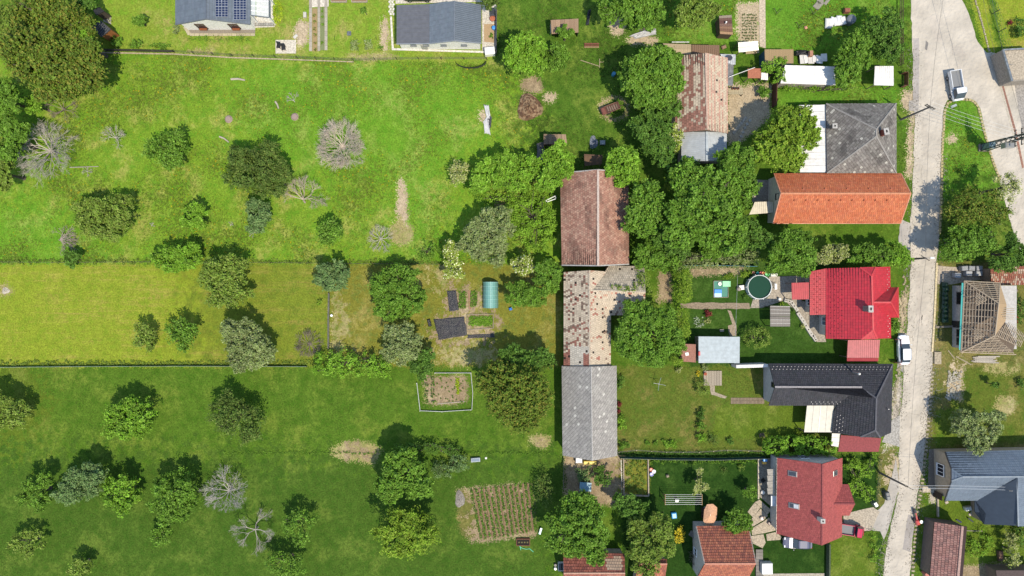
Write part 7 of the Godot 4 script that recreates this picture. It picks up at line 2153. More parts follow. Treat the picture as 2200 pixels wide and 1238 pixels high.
# car seen mostly from above: lofted body, glass house, roof, lamps, wheels. It faces local +z.
func car(called: String, label: String, x: float, y: float, turn: float, ln: float, wd: float, col: Color, cat: String, kind := "saloon"):
	var at := P(x, y, 0.8) * Vector3(1, 0, 1) + Vector3(0, 0.036, 0)
	var o := thing(called, label, cat, at)
	var bas := Basis(Vector3.UP, turn)
	var h := wd * 0.5
	var ring := func(z: float, w: float, y0: float, ym: float, yt: float, tw: float) -> Array:
		var r := []
		for p in [[-w * 0.9, y0], [-w, y0 + 0.15], [-w, ym], [-tw, yt], [tw, yt], [w, ym], [w, y0 + 0.15], [w * 0.9, y0]]:
			r.append(at + bas * Vector3(p[0], p[1], z))
		return r
	var b := MB.new()
	if kind == "saloon":
		b.loft([ring.call(-ln * 0.5, h * 0.72, 0.35, 0.6, 0.75, h * 0.6), ring.call(-ln * 0.46, h * 0.92, 0.25, 0.72, 0.92, h * 0.78), ring.call(-ln * 0.25, h, 0.2, 0.8, 0.95, h * 0.86), ring.call(ln * 0.1, h, 0.2, 0.8, 0.93, h * 0.88), ring.call(ln * 0.3, h * 0.98, 0.2, 0.75, 0.86, h * 0.82), ring.call(ln * 0.44, h * 0.88, 0.25, 0.62, 0.74, h * 0.7), ring.call(ln * 0.5, h * 0.62, 0.35, 0.5, 0.6, h * 0.5)], col)
		part(o, "body", b, M.paint)
		var g := MB.new()
		g.loft([ring.call(-ln * 0.42, h * 0.74, 0.85, 0.9, 0.93, h * 0.7), ring.call(-ln * 0.3, h * 0.8, 0.88, 1.15, 1.4, h * 0.66), ring.call(ln * 0.02, h * 0.82, 0.88, 1.15, 1.44, h * 0.66), ring.call(ln * 0.2, h * 0.8, 0.85, 0.9, 0.95, h * 0.76)], Color(0.05, 0.07, 0.09))
		part(o, "window", g, M.glass)
		var r := MB.new()
		r.loft([ring.call(-ln * 0.33, h * 0.66, 1.36, 1.38, 1.41, h * 0.58), ring.call(-ln * 0.25, h * 0.7, 1.38, 1.42, 1.47, h * 0.6), ring.call(ln * 0.0, h * 0.7, 1.4, 1.45, 1.5, h * 0.6), ring.call(ln * 0.05, h * 0.66, 1.36, 1.4, 1.45, h * 0.6)], col)
		part(o, "car_roof", r, M.paint)
	else:
		b.loft([ring.call(-ln * 0.5, h * 0.94, 0.4, 0.7, 0.78, h * 0.9), ring.call(ln * 0.2, h * 0.96, 0.4, 0.75, 0.8, h * 0.92), ring.call(ln * 0.42, h * 0.94, 0.35, 0.8, 1.0, h * 0.86), ring.call(ln * 0.5, h * 0.8, 0.4, 0.7, 0.85, h * 0.7)], col)
		part(o, "body", b, M.paint)
		var g := MB.new()
		g.loft([ring.call(ln * 0.16, h * 0.86, 0.9, 1.3, 1.75, h * 0.78), ring.call(ln * 0.32, h * 0.88, 0.9, 1.3, 1.75, h * 0.78), ring.call(ln * 0.45, h * 0.86, 0.85, 0.95, 1.05, h * 0.8)], Color(0.05, 0.07, 0.09))
		part(o, "window", g, M.glass)
		var r := MB.new()
		r.loft([ring.call(ln * 0.13, h * 0.84, 1.68, 1.72, 1.78, h * 0.76), ring.call(ln * 0.2, h * 0.86, 1.7, 1.76, 1.84, h * 0.78), ring.call(ln * 0.31, h * 0.84, 1.7, 1.74, 1.8, h * 0.76)], col)
		part(o, "car_roof", r, M.paint)
		var d := MB.new()
		d.box(at + bas * Vector3(0, 0.86, -ln * 0.19), Vector3(wd * 0.9, 0.06, ln * 0.6), Color(0.17, 0.175, 0.18), bas)
		var bed := part(o, "load_bed", d, M.rubber)
		for s in [[-1, 0], [1, 0], [0, -1], [0, 1]]:
			d = MB.new()
			if s[1] == 0: d.box(at + bas * Vector3(s[0] * wd * 0.46, 1.02, -ln * 0.19), Vector3(0.08, 0.36, ln * 0.62), tone(col, 0.92), bas)
			else: d.box(at + bas * Vector3(0, 1.02, -ln * 0.19 + s[1] * ln * 0.3), Vector3(wd * 0.86, 0.36, 0.07), tone(col, 0.92), bas)
			part(bed, "side_board", d, M.paint)
	for s in [-1, 1]:
		var l := MB.new()
		l.bevel(at + bas * Vector3(s * h * 0.66, 0.68, ln * 0.455), Vector3(0.36, 0.14, 0.2), 0.04, Color(0.75, 0.77, 0.8), bas); part(o, "headlight", l, M.glass)
		l = MB.new()
		l.bevel(at + bas * Vector3(s * h * 0.7, 0.75, -ln * 0.47), Vector3(0.3, 0.2, 0.14), 0.04, Color(0.4, 0.01, 0.01), bas); part(o, "tail_light", l, M.glass)
		l = MB.new()
		l.bevel(at + bas * Vector3(s * (h + 0.1), 0.98, ln * 0.17), Vector3(0.2, 0.14, 0.1), 0.03, col, bas); part(o, "mirror", l, M.paint)
		for z in [-0.3, 0.31]:
			var w := MB.new()
			w.tube(at + bas * Vector3(s * (h - 0.2), 0.31, z * ln), at + bas * Vector3(s * (h + 0.01), 0.31, z * ln), 0.31, 0.31, 14, Color(0.02, 0.02, 0.02), true)
			var wh := part(o, "wheel", w, M.rubber)
			w = MB.new()
			w.tube(at + bas * Vector3(s * (h - 0.01), 0.31, z * ln), at + bas * Vector3(s * (h + 0.02), 0.31, z * ln), 0.19, 0.17, 10, Color(0.5, 0.5, 0.52), true)
			part(wh, "rim", w, M.zinc)
	return o

func stage_vehicles():
	car("pickup_truck", "white pickup truck with a grey load bed parked at the grass island", 2055, 184, 0.16, 4.5, 1.75, Color(0.70, 0.72, 0.74), "pickup", "pickup")
	car("parked_car", "silver-white car parked on the road by the red house", 1943, 752, PI + 0.03, 4.4, 1.75, Color(0.72, 0.75, 0.79), "car")
	car("parked_car", "dark blue car half under the dark red roof", 1715, 1167, -PI * 0.5 - 0.03, 4.3, 1.75, Color(0.10, 0.105, 0.16), "car")
	car("red_van", "bright red pickup half under the dark red house's roof", 1828, 1139, PI * 0.5 - 0.15, 3.9, 1.6, Color(0.45, 0.02, 0.06), "pickup", "pickup")
	# walking tractor with a seat cart
	var at := P(1970, 1115, 0.5) * Vector3(1, 0, 1) + Vector3(0, 0.036, 0)
	var o := thing("small_tractor", "small red walking tractor with a white seat at the roadside", "tractor", at)
	var bas := Basis(Vector3.UP, 0.22)
	var t := MB.new(); t.bevel(at + bas * Vector3(0, 0.5, 0.55), Vector3(0.55, 0.45, 0.75), 0.12, Color(0.5, 0.07, 0.06), bas); part(o, "engine_hood", t, M.paint)
	t = MB.new(); t.beam(at + bas * Vector3(0, 0.45, 0.3), at + bas * Vector3(0, 0.5, -0.9), 0.22, 0.14, Color(0.42, 0.09, 0.08)); part(o, "frame", t, M.paint)
	t = MB.new(); t.bevel(at + bas * Vector3(0, 0.4, -1.15), Vector3(0.35, 0.3, 0.7), 0.08, Color(0.05, 0.05, 0.055), bas); part(o, "drive_unit", t, M.rubber)
	t = MB.new(); t.disc(at + bas * Vector3(0.4, 0.75, 0.45), 0.16, 0.26, 0.08, 12, Color(0.75, 0.75, 0.74)); t.tube(at + bas * Vector3(0.3, 0.4, 0.45), at + bas * Vector3(0.4, 0.76, 0.45), 0.03, 0.03, 5, Color(0.2, 0.2, 0.2)); part(o, "seat", t, M.plastic)
	for s in [-1, 1]:
		t = MB.new(); t.tube(at + bas * Vector3(s * 0.3, 0.28, 0.1), at + bas * Vector3(s * 0.48, 0.28, 0.1), 0.28, 0.28, 12, Color(0.02, 0.02, 0.02), true); part(o, "wheel", t, M.rubber)
		t = MB.new(); t.tube(at + bas * Vector3(s * 0.1, 0.6, -0.4), at + bas * Vector3(s * 0.3, 0.95, -1.0), 0.025, 0.02, 5, Color(0.3, 0.3, 0.3), true); part(o, "handlebar", t, M.zinc)
# rows of small crop plants: too many and too small to pick apart
func crop(called: String, label: String, pts: Array, size: float, pal: String):
	var lobes := []
	for p in pts: lobes.append([P(p[0], p[1]) + Vector3(0, size * 0.5, 0), Vector3(size, size * 0.6, size) * R(0.7, 1.2)])
	var o := MeshInstance3D.new()
	o.name = numbered(called)
	o.mesh = crown_mesh(lobes, 2, clampf(size * 0.7, 0.1, 0.18), 0.65, LEAF[pal]); o.material_override = M.leaf
	add_child(o)
	o.set_meta("kind", "stuff"); o.set_meta("label", label); o.set_meta("category", "crop")

func boards_round(o: Node3D, line: Array, high: float, col: Color, wide := 0.08, closed := true, m := "wood", called := "board"):
	var n := line.size() / 2
	for i in (n if closed else n - 1):
		var j := (i + 1) % n
		var t := MB.new()
		t.beam(P(line[i * 2], line[i * 2 + 1]) + Vector3(0, high * 0.5, 0), P(line[j * 2], line[j * 2 + 1]) + Vector3(0, high * 0.5, 0), wide, high, tone(col, R(0.9, 1.08)))
		part(o, called, t, M[m])

func stage_left_gardens():
	var t := MB.new()
	# logs, stumps and poles in the meadow
	for q in [[497, 171, 527, 173, 0.16, "pale barkless log lying in the upper meadow below the terrace"], [592, 219, 599, 234, 0.14, "short grey log left of the thin fallen branches"], [472, 294, 492, 306, 0.13, "bent white log above the dense dark meadow tree"]]:
		t = MB.new()
		var a := P(q[0], q[1]) + Vector3(0, q[4], 0); var b := P(q[2], q[3]) + Vector3(0, q[4], 0)
		var m := a.lerp(b, 0.5) + Vector3(0.05, 0.03, -0.12)
		t.tube(a, m, q[4], q[4] * 0.95, 8, lin("cfc4b4"), true); t.tube(m, b, q[4] * 0.95, q[4] * 0.75, 8, lin("c4b8a8"), true)
		single("log", q[5], "log", t, M.bark)
	t = MB.new(); t.tube(P(150, 360) + Vector3(0, 0.1, 0), P(212, 358) + Vector3(0, 0.1, 0), 0.07, 0.05, 6, lin("c0b8ac"), true)
	single("pole", "long thin grey pole on the grass below the largest dead tree", "pole", t, M.bark)
	for q in [[491, 256, "left pinkish tree stump in the upper meadow"], [633, 251, "pinkish tree stump below the thin fallen branches"]]:
		t = MB.new(); t.lathe(P(q[0], q[1]), [Vector2(0.6, 0.0), Vector2(0.46, 0.1), Vector2(0.4, 0.2), Vector2(0.1, 0.22)], 12, lin("b09a90"))
		single("tree_stump", q[2], "stump", t, M.bark)
	bare("fallen_branch", "thin fallen branches right of the short grey log", 632, 218, 22, 0.4, Color(0.55, 0.52, 0.46), 4, 2, Vector3(-0.3, 0, -0.5), 2.6, 0.6, "branch")
	for q in [[324, 486, "little fallen twig between the wide olive tree and the bright round tree"], [494, 485, "little fallen twig right of the bright round tree"]]:
		bare("fallen_branch", q[2], q[0], q[1], 11, 0.25, Color(0.55, 0.5, 0.44), 4, 1, Vector3(0.3, 0, -0.5), 3.0, 0.7, "branch")
	heap("stone_pile", "small white stone pile at the left edge of the yellow strip", 12, 625, 8, 7, 0.25, [lin("e0d8c8"), lin("cfc6b4"), lin("b8ad98")])
	# fences
	fence("wire_fence", "wire fence along the top of the yellow strip", [-40, 563, 130, 564, 330, 563, 545, 564, 706, 566], 1.0, 3.0, Color(0.10, 0.08, 0.06), "wire", Color(0.18, 0.15, 0.12))
	fence("wire_fence", "wire fence along the top of the orchard garden", [706, 566, 800, 567, 945, 568], 1.0, 3.0, Color(0.10, 0.08, 0.06), "wire", Color(0.16, 0.14, 0.11))
	fence("mesh_fence", "pale mesh fence between the yellow strip and the lower lawn", [-40, 789, 160, 787, 400, 786, 660, 787], 0.7, 3.0, Color(0.3, 0.34, 0.3), "panel", Color(0.26, 0.34, 0.29))
	fence("garden_wall", "low concrete edging dividing the yellow strip from the orchard garden", [707, 630, 706, 690, 706, 748], 0.3, 1.6, Color(0.3, 0.3, 0.28), "wall", lin("6a6a60"))
	t = MB.new(); t.disc(P(713, 678) + Vector3(0, 0.02, 0), 0.2, 0.18, 0.3, 12, Color(0.8, 0.8, 0.8))
	single("white_bucket", "small white bucket beside the low concrete edging", "bucket", t, M.plastic)
	bush("little yellow shrub left of the low concrete edging", 686, 650, 8, 9, 0.7, "yellow", 0, 0.7, 0.2)
	var tall := []
	for i in 190: tall.append([-30 + i * 3.7 + R(-2, 2), 782 + R(-7, 3)])
	crop("tall_grass", "fringe of uncut grass above the pale mesh fence", tall, 0.22, "olive")
	tall = []
	for i in 240: tall.append([-30 + i * 4.1 + R(-2, 2), 562 + R(-6, 5)])
	crop("tall_grass", "fringe of uncut grass under the wire fences of the strip", tall, 0.2, "olive")
	tall = []
	for i in 150: tall.append([480 + i * 4.7 + R(-2, 2), 973 + R(-3, 3)])
	crop("tall_grass", "dark uncut line between the lower lawn and the bottom orchard", tall, 0.16, "green")
	# tunnel greenhouse
	var o := thing("tunnel_greenhouse", "turquoise plastic tunnel greenhouse", "greenhouse", P(1054, 634))
	var ca := P(1054, 606); var r := 1.15
	for s in 6:
		t = MB.new()
		var z0 := P(0, 606.5 + s * 9.2).z
		var z1 := P(0, 606.5 + (s + 1) * 9.2).z
		for i in 10:
			var a := PI * i / 10.0
			var b := PI * (i + 1) / 10.0
			t.quad(Vector3(ca.x - r * cos(a), 1.75 * sin(a), z0), Vector3(ca.x - r * cos(b), 1.75 * sin(b), z0), Vector3(ca.x - r * cos(b), 1.75 * sin(b), z1), Vector3(ca.x - r * cos(a), 1.75 * sin(a), z1), Color(0.24, 0.53, 0.48))
		part(o, "film_panel", t, M.tarp)
		t = MB.new()
		for i in 10:
			var a := PI * i / 10.0
			var b := PI * (i + 1) / 10.0
			t.tube(Vector3(ca.x - (r + 0.02) * cos(a), 1.77 * sin(a), z0), Vector3(ca.x - (r + 0.02) * cos(b), 1.77 * sin(b), z0), 0.03, 0.03, 4, Color(0.3, 0.52, 0.48))
		part(o, "hoop", t, M.plastic)
	for f in [606.5, 661.7]:
		t = MB.new()
		var pts := []
		for i in 11: pts.append(Vector3(ca.x - r * cos(PI * i / 10.0), 1.75 * sin(PI * i / 10.0), P(0, f).z))
		t.fan(pts, Color(0.2, 0.45, 0.4))
		part(o, "end_panel", t, M.tarp)
	t = MB.new(); t.beam(Vector3(ca.x, 1.79, P(0, 606).z), Vector3(ca.x, 1.79, P(0, 662).z), 0.05, 0.05, Color(0.35, 0.55, 0.5)); part(o, "ridge_pole", t, M.plastic)
	crate("blue_can", "small bright blue watering can right of the tunnel greenhouse", "can", 1097, 664, Vector3(0.45, 0.45, 0.4), Color(0.03, 0.16, 0.55), "plastic", 0.3, 0.12)
	# beds under black cloth
	tarp("weed_cloth", "narrow bed covered in black weed cloth", [[960, 625], [980, 624], [986, 666], [965, 670]], Color(0.035, 0.034, 0.04), 0.1)
	tarp("weed_cloth", "wide bed covered in crumpled black weed cloth", [[931, 686], [998, 680], [1003, 720], [942, 731]], Color(0.035, 0.034, 0.04), 0.12)
	tarp("weed_cloth", "black cloth strip along the lower edge of the green bed", [[1003, 719], [1062, 717], [1062, 725], [1004, 727]], Color(0.04, 0.038, 0.042), 0.08)
	var rows := []
	for i in 40: rows.append([988 + (i % 4) * 4.0 + R(-1, 1), 628 + int(i / 4) * 3.6])
	for i in 30: rows.append([1013 + (i % 3) * 5.0 + R(-1, 1), 626 + int(i / 3) * 3.4])
	crop("vegetable_row", "green vegetable rows right of the narrow black cloth", rows, 0.2, "green")
	rows = []
	for i in 96: rows.append([1010 + int(i / 6) * 3.0, 682 + (i % 6) * 3.3 + R(-0.6, 0.6)])
	crop("vegetable_row", "dense bright green salad rows right of the wide black cloth", rows, 0.2, "bright")
	o = thing("bed_board", "wooden board between the narrow green vegetable rows", "board", P(1008, 645))
	boards_round(o, [1007, 624, 1010, 664], 0.08, lin("b08a6c"), 0.3, false)
	o = thing("salad_bed", "pale boards framing the salad bed", "raised bed", P(1030, 700))
	boards_round(o, [1003, 676, 1060, 675, 1060, 705, 1004, 709], 0.14, lin("bcae98"))
	crate("compost_bag", "black sack left of the wide black weed cloth", "sack", 922, 694, Vector3(0.5, 0.3, 1.1), Color(0.03, 0.03, 0.035), "tarp", 0.25, 0.12)
	# fenced vegetable plot
	o = thing("white_rail_fence", "low white rail fence round the small dug plot", "fence", P(955, 843))
	boards_round(o, [896, 823, 903, 882, 950, 884, 1012, 880], 0.35, Color(0.52, 0.54, 0.52), 0.05, false, "plastic", "rail")
	boards_round(o, [935, 801, 1012, 801, 1016, 845, 1014, 880], 0.35, Color(0.52, 0.54, 0.52), 0.05, false, "plastic", "rail")
	for q in [[896, 823], [903, 882], [950, 884], [1012, 880], [935, 801], [1012, 801]]:
		t = MB.new(); t.box(P(q[0], q[1]) + Vector3(0, 0.25, 0), Vector3(0.09, 0.5, 0.09), Color(0.7, 0.7, 0.68)); part(o, "post", t, M.plastic)
	o = thing("bed_board", "pale board along the lower edge of the small dug plot", "board", P(968, 866))
	boards_round(o, [940, 868, 998, 863], 0.1, lin("d0c4ae"), 0.12, false)
	rows = []
	for i in 10: rows.append([917 + (i % 2) * 13, 814 + int(i / 2) * 12 + R(-1, 1)])
	crop("vegetable_row", "double row of dark seedlings in the small dug plot", rows, 0.3, "dark")
	rows = []
	for i in 16: rows.append([983 + R(-2, 2), 812 + i * 2.2])
	crop("vegetable_row", "bright green salad line in the small dug plot", rows, 0.22, "lime")
	rows = []
	for i in 40: rows.append([930 + R(0, 66), 812 + R(0, 52)])
	crop("vegetable_row", "tiny scattered sprouts in the small dug plot", rows, 0.08, "green")
	# potato field
	rows = []
	for c in 13:
		for i in 32:
			var k := i / 31.0
			if rng.randf() < 0.93: rows.append([1012 + c * 10.6 + k * (22 - c * 0.9) + R(-0.8, 0.8), 1052 - c * 1.1 + k * (106 - c * 0.4) + R(-0.8, 0.8)])
	crop("potato_row", "long rows of young potato plants in the brown field", rows, 0.2, "green")
	o = thing("soil_ridges", "brown earthed-up ridges between the potato rows", "soil", P(1080, 1100))
	for c in 12:
		t = MB.new()
		var pts := []
		for i in 13:
			var k := i / 12.0
			pts.append(P(1017.3 + c * 10.6 + k * (22 - c * 0.9), 1051 - c * 1.1 + k * (107 - c * 0.4)))
		for i in 12:
			var a: Vector3 = pts[i]; var b: Vector3 = pts[i + 1]
			var w := Vector3(0.15, 0, 0); var h := Vector3(0, 0.09 + R(0, 0.02), 0)
			t.quad(a - w, b - w, b + h, a + h, lin("97795c") * R(0.9, 1.1)); t.quad(a + h, b + h, b + w, a + w, lin("a3866a") * R(0.9, 1.1))
		part(o, "ridge", t, M.soil)
	o = thing("planter_box", "brown wooden planter with four seedlings below the potato rows", "planter", P(1124, 1164))
	boards_round(o, [1110, 1157, 1138, 1157, 1138, 1171, 1110, 1171], 0.35, lin("8a5a44"), 0.1)
	t = MB.new(); t.slab([P(1111, 1158), P(1137, 1158), P(1137, 1170), P(1111, 1170)], 0.0, 0.28, Color(0.03, 0.022, 0.016)); part(o, "soil", t, M.soil)
	for i in 4:
		t = MB.new(); t.disc(P(1115 + i * 6, 1164) + Vector3(0, 0.27, 0), 0.14, 0.03, 0.14, 6, Color(0.22, 0.2, 0.08)); part(o, "seedling", t, M.leaf)
	var hose := MB.new()
	var hp := [[1116, 1174], [1122, 1178], [1130, 1180], [1138, 1179], [1146, 1186]]
	for i in 4: hose.tube(P(hp[i][0], hp[i][1]) + Vector3(0, 0.05, 0), P(hp[i + 1][0], hp[i + 1][1]) + Vector3(0, 0.05, 0), 0.05, 0.05, 5, Color(0.12, 0.5, 0.3))
	hose.tube(P(1117, 1172) + Vector3(0, 0.05, 0), P(1119, 1182) + Vector3(0, 0.05, 0), 0.05, 0.05, 5, Color(0.12, 0.5, 0.3))
	single("garden_hose", "green hose curling out from the wooden planter", "hose", hose, M.plastic)
	o = thing("bathtub", "old grey metal tub on the grass above the potato rows", "tub", P(1022, 987))
	t = MB.new(); t.bevel(P(1022, 987) + Vector3(0, 0.25, 0), Vector3(1.4, 0.5, 0.62), 0.05, lin("b4bcc4"), Basis(Vector3.UP, 0.08)); part(o, "shell", t, M.zinc)
	t = MB.new(); t.box(P(1022, 987) + Vector3(0, 0.506, 0), Vector3(1.2, 0.02, 0.42), lin("7c8894"), Basis(Vector3.UP, 0.08)); part(o, "water", t, M.glass)
	crate("white_bowl", "small white bowl right of the old metal tub", "bowl", 1044, 985, Vector3(0.3, 0.15, 0.3), lin("e6e0d8"), "plastic", 0.0, 0.08)
	t = MB.new(); t.beam(P(1159, 1146) + Vector3(0, 0.4, 0), P(1163, 1133) + Vector3(0, 0.4, 0), 0.3, 0.06, lin("9ab0b8")); t.box(P(1161, 1140) + Vector3(0, 0.2, 0), Vector3(0.12, 0.4, 0.12), lin("7a8a90"))
	single("small_ladder", "little grey ladder right of the potato rows", "ladder", t, M.zinc)
	heap("ash_heap", "grey ash heap left of the potato rows", 988, 1073, 10, 18, 0.3, [lin("a39c94"), lin("8f8880"), lin("b5aea4")])
	# sandy plot top right
	rows = []
	for j in 9:
		for i in 7: rows.append([1596 + i * 4.6 + R(-1, 1), 32 + j * 6.4 + R(-0.6, 0.6)])
	crop("potato_row", "small dark seedlings in rows on the sandy plot", rows, 0.13, "deep")

func stage_pool_garden():
	var t := MB.new()
	# round pool
	var o := thing("round_pool", "round above-ground pool with dark green water", "pool", P(1632, 618))
	var c := P(1632, 617, 1.0) * Vector3(1, 0, 1); var r := 1.72
	t.lathe(c, [Vector2(r + 0.1, 0.0), Vector2(r + 0.1, 1.05), Vector2(r + 0.02, 1.06), Vector2(r, 1.0), Vector2(r, 0.05)], 40, Color(0.42, 0.5, 0.52), false); part(o, "pool_wall", t, M.plastic)
	t = MB.new(); t.lathe(c + Vector3(0, 1.06, 0), [Vector2(r - 0.01, 0), Vector2(r + 0.09, 0), Vector2(r + 0.09, 0.05), Vector2(r - 0.01, 0.05)], 40, Color(0.5, 0.53, 0.53), false); part(o, "rim", t, M.plastic)
	t = MB.new(); t.disc(c + Vector3(0, 0.86, 0), r - 0.01, r - 0.01, 0.02, 40, Color(0.012, 0.05, 0.02)); part(o, "water", t, M.water)
	for i in 10:
		t = MB.new(); var a := TAU * i / 10.0
		t.box(c + Vector3(cos(a) * (r + 0.17), 0.5, sin(a) * (r + 0.17)), Vector3(0.1, 1.0, 0.1), Color(0.62, 0.64, 0.64), Basis(Vector3.UP, -a)); part(o, "strut", t, M.plastic)
	o = thing("pool_ladder", "white pool ladder on the terrace side of the round pool", "ladder", P(1664, 616))
	for s in [-1, 1]:
		t = MB.new(); t.beam(P(1658, 616 + s * 6) + Vector3(0, 1.25, 0), P(1668, 616 + s * 6), 0.06, 0.06, Color(0.75, 0.75, 0.75)); part(o, "rail", t, M.plastic)
	for i in 4:
		t = MB.new(); t.box(P(1659.5 + i * 2.6, 616) + Vector3(0, 1.1 - i * 0.28, 0), Vector3(0.12, 0.05, 0.85), Color(0.75, 0.75, 0.75)); part(o, "rung", t, M.plastic)
	crate("pool_pump", "white pool pump box left of the round pool", "pump", 1594, 618, Vector3(0.75, 0.5, 0.7), lin("e2e0da"), "plastic", 0.1, 0.06)
	t = MB.new(); t.lathe(P(1590, 617, 0.5) * Vector3(1, 0, 1) + Vector3(-0.1, 0, 0.3), [Vector2(0.3, 0), Vector2(0.3, 0.5), Vector2(0.15, 0.6)], 10, lin("8a7f74")); single("sand_filter", "grey-brown filter pot next to the pool pump", "filter", t, M.plastic)
	# terraces and path
	pave("terrace", [1618, 643, 1660, 640, 1700, 637, 1760, 660, 1775, 735, 1755, 735, 1708, 668, 1686, 645, 1636, 662, 1612, 662], 0.04, lin("a89e90"), M.concrete)
	pave("terrace", [1652, 595, 1740, 592, 1740, 642, 1690, 645, 1640, 650, 1655, 632], 0.045, lin("b1a798"), M.concrete)
	pave("garden_path", [1462, 652, 1500, 650, 1610, 651, 1612, 664, 1500, 664, 1462, 662], 0.035, lin("968672"), M.concrete, 0.08)
	pave("garden_path", [1563, 666, 1570, 668, 1582, 700, 1582, 722, 1568, 722, 1564, 700, 1574, 697], 0.035, lin("a3937e"), M.concrete, 0.06)
	o = thing("white_planter_wall", "zigzag white wall with dark planting holes along the terrace", "planter", P(1720, 690))
	for q in [[1684, 645, 1697, 648], [1697, 647, 1712, 668], [1712, 672, 1727, 694], [1726, 694, 1744, 722], [1744, 720, 1752, 732]]:
		t = MB.new(); t.beam(P(q[0], q[1]) + Vector3(0, 0.2, 0), P(q[2], q[3]) + Vector3(0, 0.2, 0), 0.5, 0.4, lin("dcd6cc")); part(o, "block", t, M.stone)
		for k in 3:
			t = MB.new(); t.disc(P(lerpf(q[0], q[2], 0.2 + 0.3 * k), lerpf(q[1], q[3], 0.2 + 0.3 * k)) + Vector3(0, 0.401, 0), R(0.08, 0.13), 0.07, 0.02, 8, Color(0.04, 0.035, 0.03)); part(o, "planting_hole", t, M.soil)
	bush("round dark shrub beside the zigzag white planter", 1704, 669, 6, 6, 0.6, "dark", 2, 0.9, 0.18)
	bush("variegated pale shrub at the middle of the zigzag white planter", 1725, 700, 7, 7, 0.6, "pale", 0, 0.8, 0.18)
	bush("small yellow-green shrub at the top of the zigzag white planter", 1679, 653, 5, 5, 0.5, "yellow", 0, 0.8, 0.18)
	t = MB.new(); t.lathe(P(1673, 643), [Vector2(0.15, 0), Vector2(0.15, 0.5), Vector2(0.2, 0.55), Vector2(0.02, 0.62)], 12, lin("e6e6e2")); single("white_pot", "round white pot on the pool terrace corner", "pot", t, M.plastic)
	# toy buckets behind the pool
	for i in 6:
		var q: Array = [[1617, 586, "a07868", "brown pot leftmost behind the pool"], [1626, 587, "2fa0a8", "turquoise toy bucket behind the pool"], [1633, 587, "c86878", "pink toy bucket behind the pool"], [1638, 587, "e0a878", "peach toy bucket behind the pool"], [1647, 589, "7ad08a", "large mint green toy tub behind the pool"], [1645, 585, "e8d060", "small yellow toy ball behind the pool"]][i]
		t = MB.new(); var k := 0.34 if i == 4 else 0.2
		t.lathe(P(q[0], q[1]) , [Vector2(k * 0.8, 0), Vector2(k, 0.4), Vector2(k * 0.85, 0.4), Vector2(k * 0.7, 0.1)], 12, lin(q[2])); single("toy_bucket", q[3], "bucket", t, M.plastic)
	crate("white_box", "white storage box behind the pool terrace", "box", 1664, 591, Vector3(1.0, 0.5, 0.45), lin("d8d4cc"), "plastic")
	# sandpit
	o = thing("sandpit", "square sandpit on a dark green mat with green and blue lids", "sandpit", P(1549, 622))
	t = MB.new(); t.slab([P(1533, 604), P(1564, 604), P(1564, 638), P(1533, 639)], 0.0, 0.06, Color(0.02, 0.17, 0.12)); part(o, "mat", t, M.plastic)
	boards_round(o, [1533, 604, 1564, 604, 1564, 639, 1533, 639], 0.14, lin("b5ab98"), 0.08)
	t = MB.new(); t.bevel(P(1560, 610) + Vector3(0, 0.2, 0), Vector3(1.2, 0.12, 0.86), 0.03, Color(0.28, 0.66, 0.36)); part(o, "green_lid", t, M.plastic)
	t = MB.new(); t.bevel(P(1542, 626) + Vector3(0, 0.16, 0), Vector3(1.1, 0.14, 0.6), 0.03, Color(0.05, 0.25, 0.68)); part(o, "blue_lid", t, M.plastic)
	t = MB.new(); t.bevel(P(1542, 634) + Vector3(0, 0.13, 0), Vector3(1.08, 0.12, 0.6), 0.03, Color(0.42, 0.62, 0.85)); part(o, "light_blue_lid", t, M.plastic)
	t = MB.new(); t.lathe(P(1546, 610) + Vector3(0, 0.06, 0), [Vector2(0.22, 0), Vector2(0.28, 0.16), Vector2(0.16, 0.18), Vector2(0.1, 0.04)], 14, Color(0.7, 0.7, 0.66)); part(o, "tyre_toy", t, M.plastic)
	# beds
	bush("silvery white flowering carpet in the rounded bed", 1502, 690, 12, 12, 0.35, "silver", 2, 0.9, 0.16)
	bush("dark red maple shrub beside the silver flower bed", 1522, 674, 10, 9, 0.9, "maroon", 0, 0.9, 0.2)
	bush("pale flowering shrub below the dark red maple", 1522, 690, 8, 12, 0.5, "pale", 0, 0.7, 0.18)
	bush("yellow-green shrub in the brown strip below the blue screen", 1566, 593, 14, 6, 0.7, "yellow", 0, 0.8, 0.2)
	bush("lime shrub left of the pool in the brown strip", 1602, 589, 14, 9, 0.9, "yellow", 0, 0.9, 0.2)
	bush("dark tuft of grass left of the pool's lower rim", 1600, 638, 7, 7, 0.5, "dark", 0, 0.8, 0.2)
	tree("laurel_shrub", "dense round shrub right of the blue-grey metal shed", 1627, 726, 1.5, [[0, 0, 30, 24]], 2, "olive", 0.9, 0.24, 0.9, "shrubs")
	fence("blue_screen_fence", "turquoise screen fence along the top of the pool garden", [1465, 571, 1540, 571, 1622, 573], 1.1, 2.4, Color(0.1, 0.2, 0.25), "panel", Color(0.06, 0.26, 0.34))
	t = MB.new(); t.box(P(1550, 710) + Vector3(0, 0.14, 0), Vector3(0.62, 0.28, 0.36), lin("b8b0a0"))
	single("garden_bench_box", "tiny grey bench box on the small lawn above the metal shed", "box", t, M.wood)
	var wl := MB.new(); wl.tube(P(1585, 592, 2) * Vector3(1, 0, 1) + Vector3(0, 2, 0), P(1580, 722, 2.5), 0.02, 0.02, 4, Color(0.75, 0.75, 0.75)); wl.tube(P(1585, 592, 2) * Vector3(1, 0, 1), P(1585, 592, 2) * Vector3(1, 0, 1) + Vector3(0, 2, 0), 0.035, 0.035, 6, Color(0.5, 0.5, 0.5))
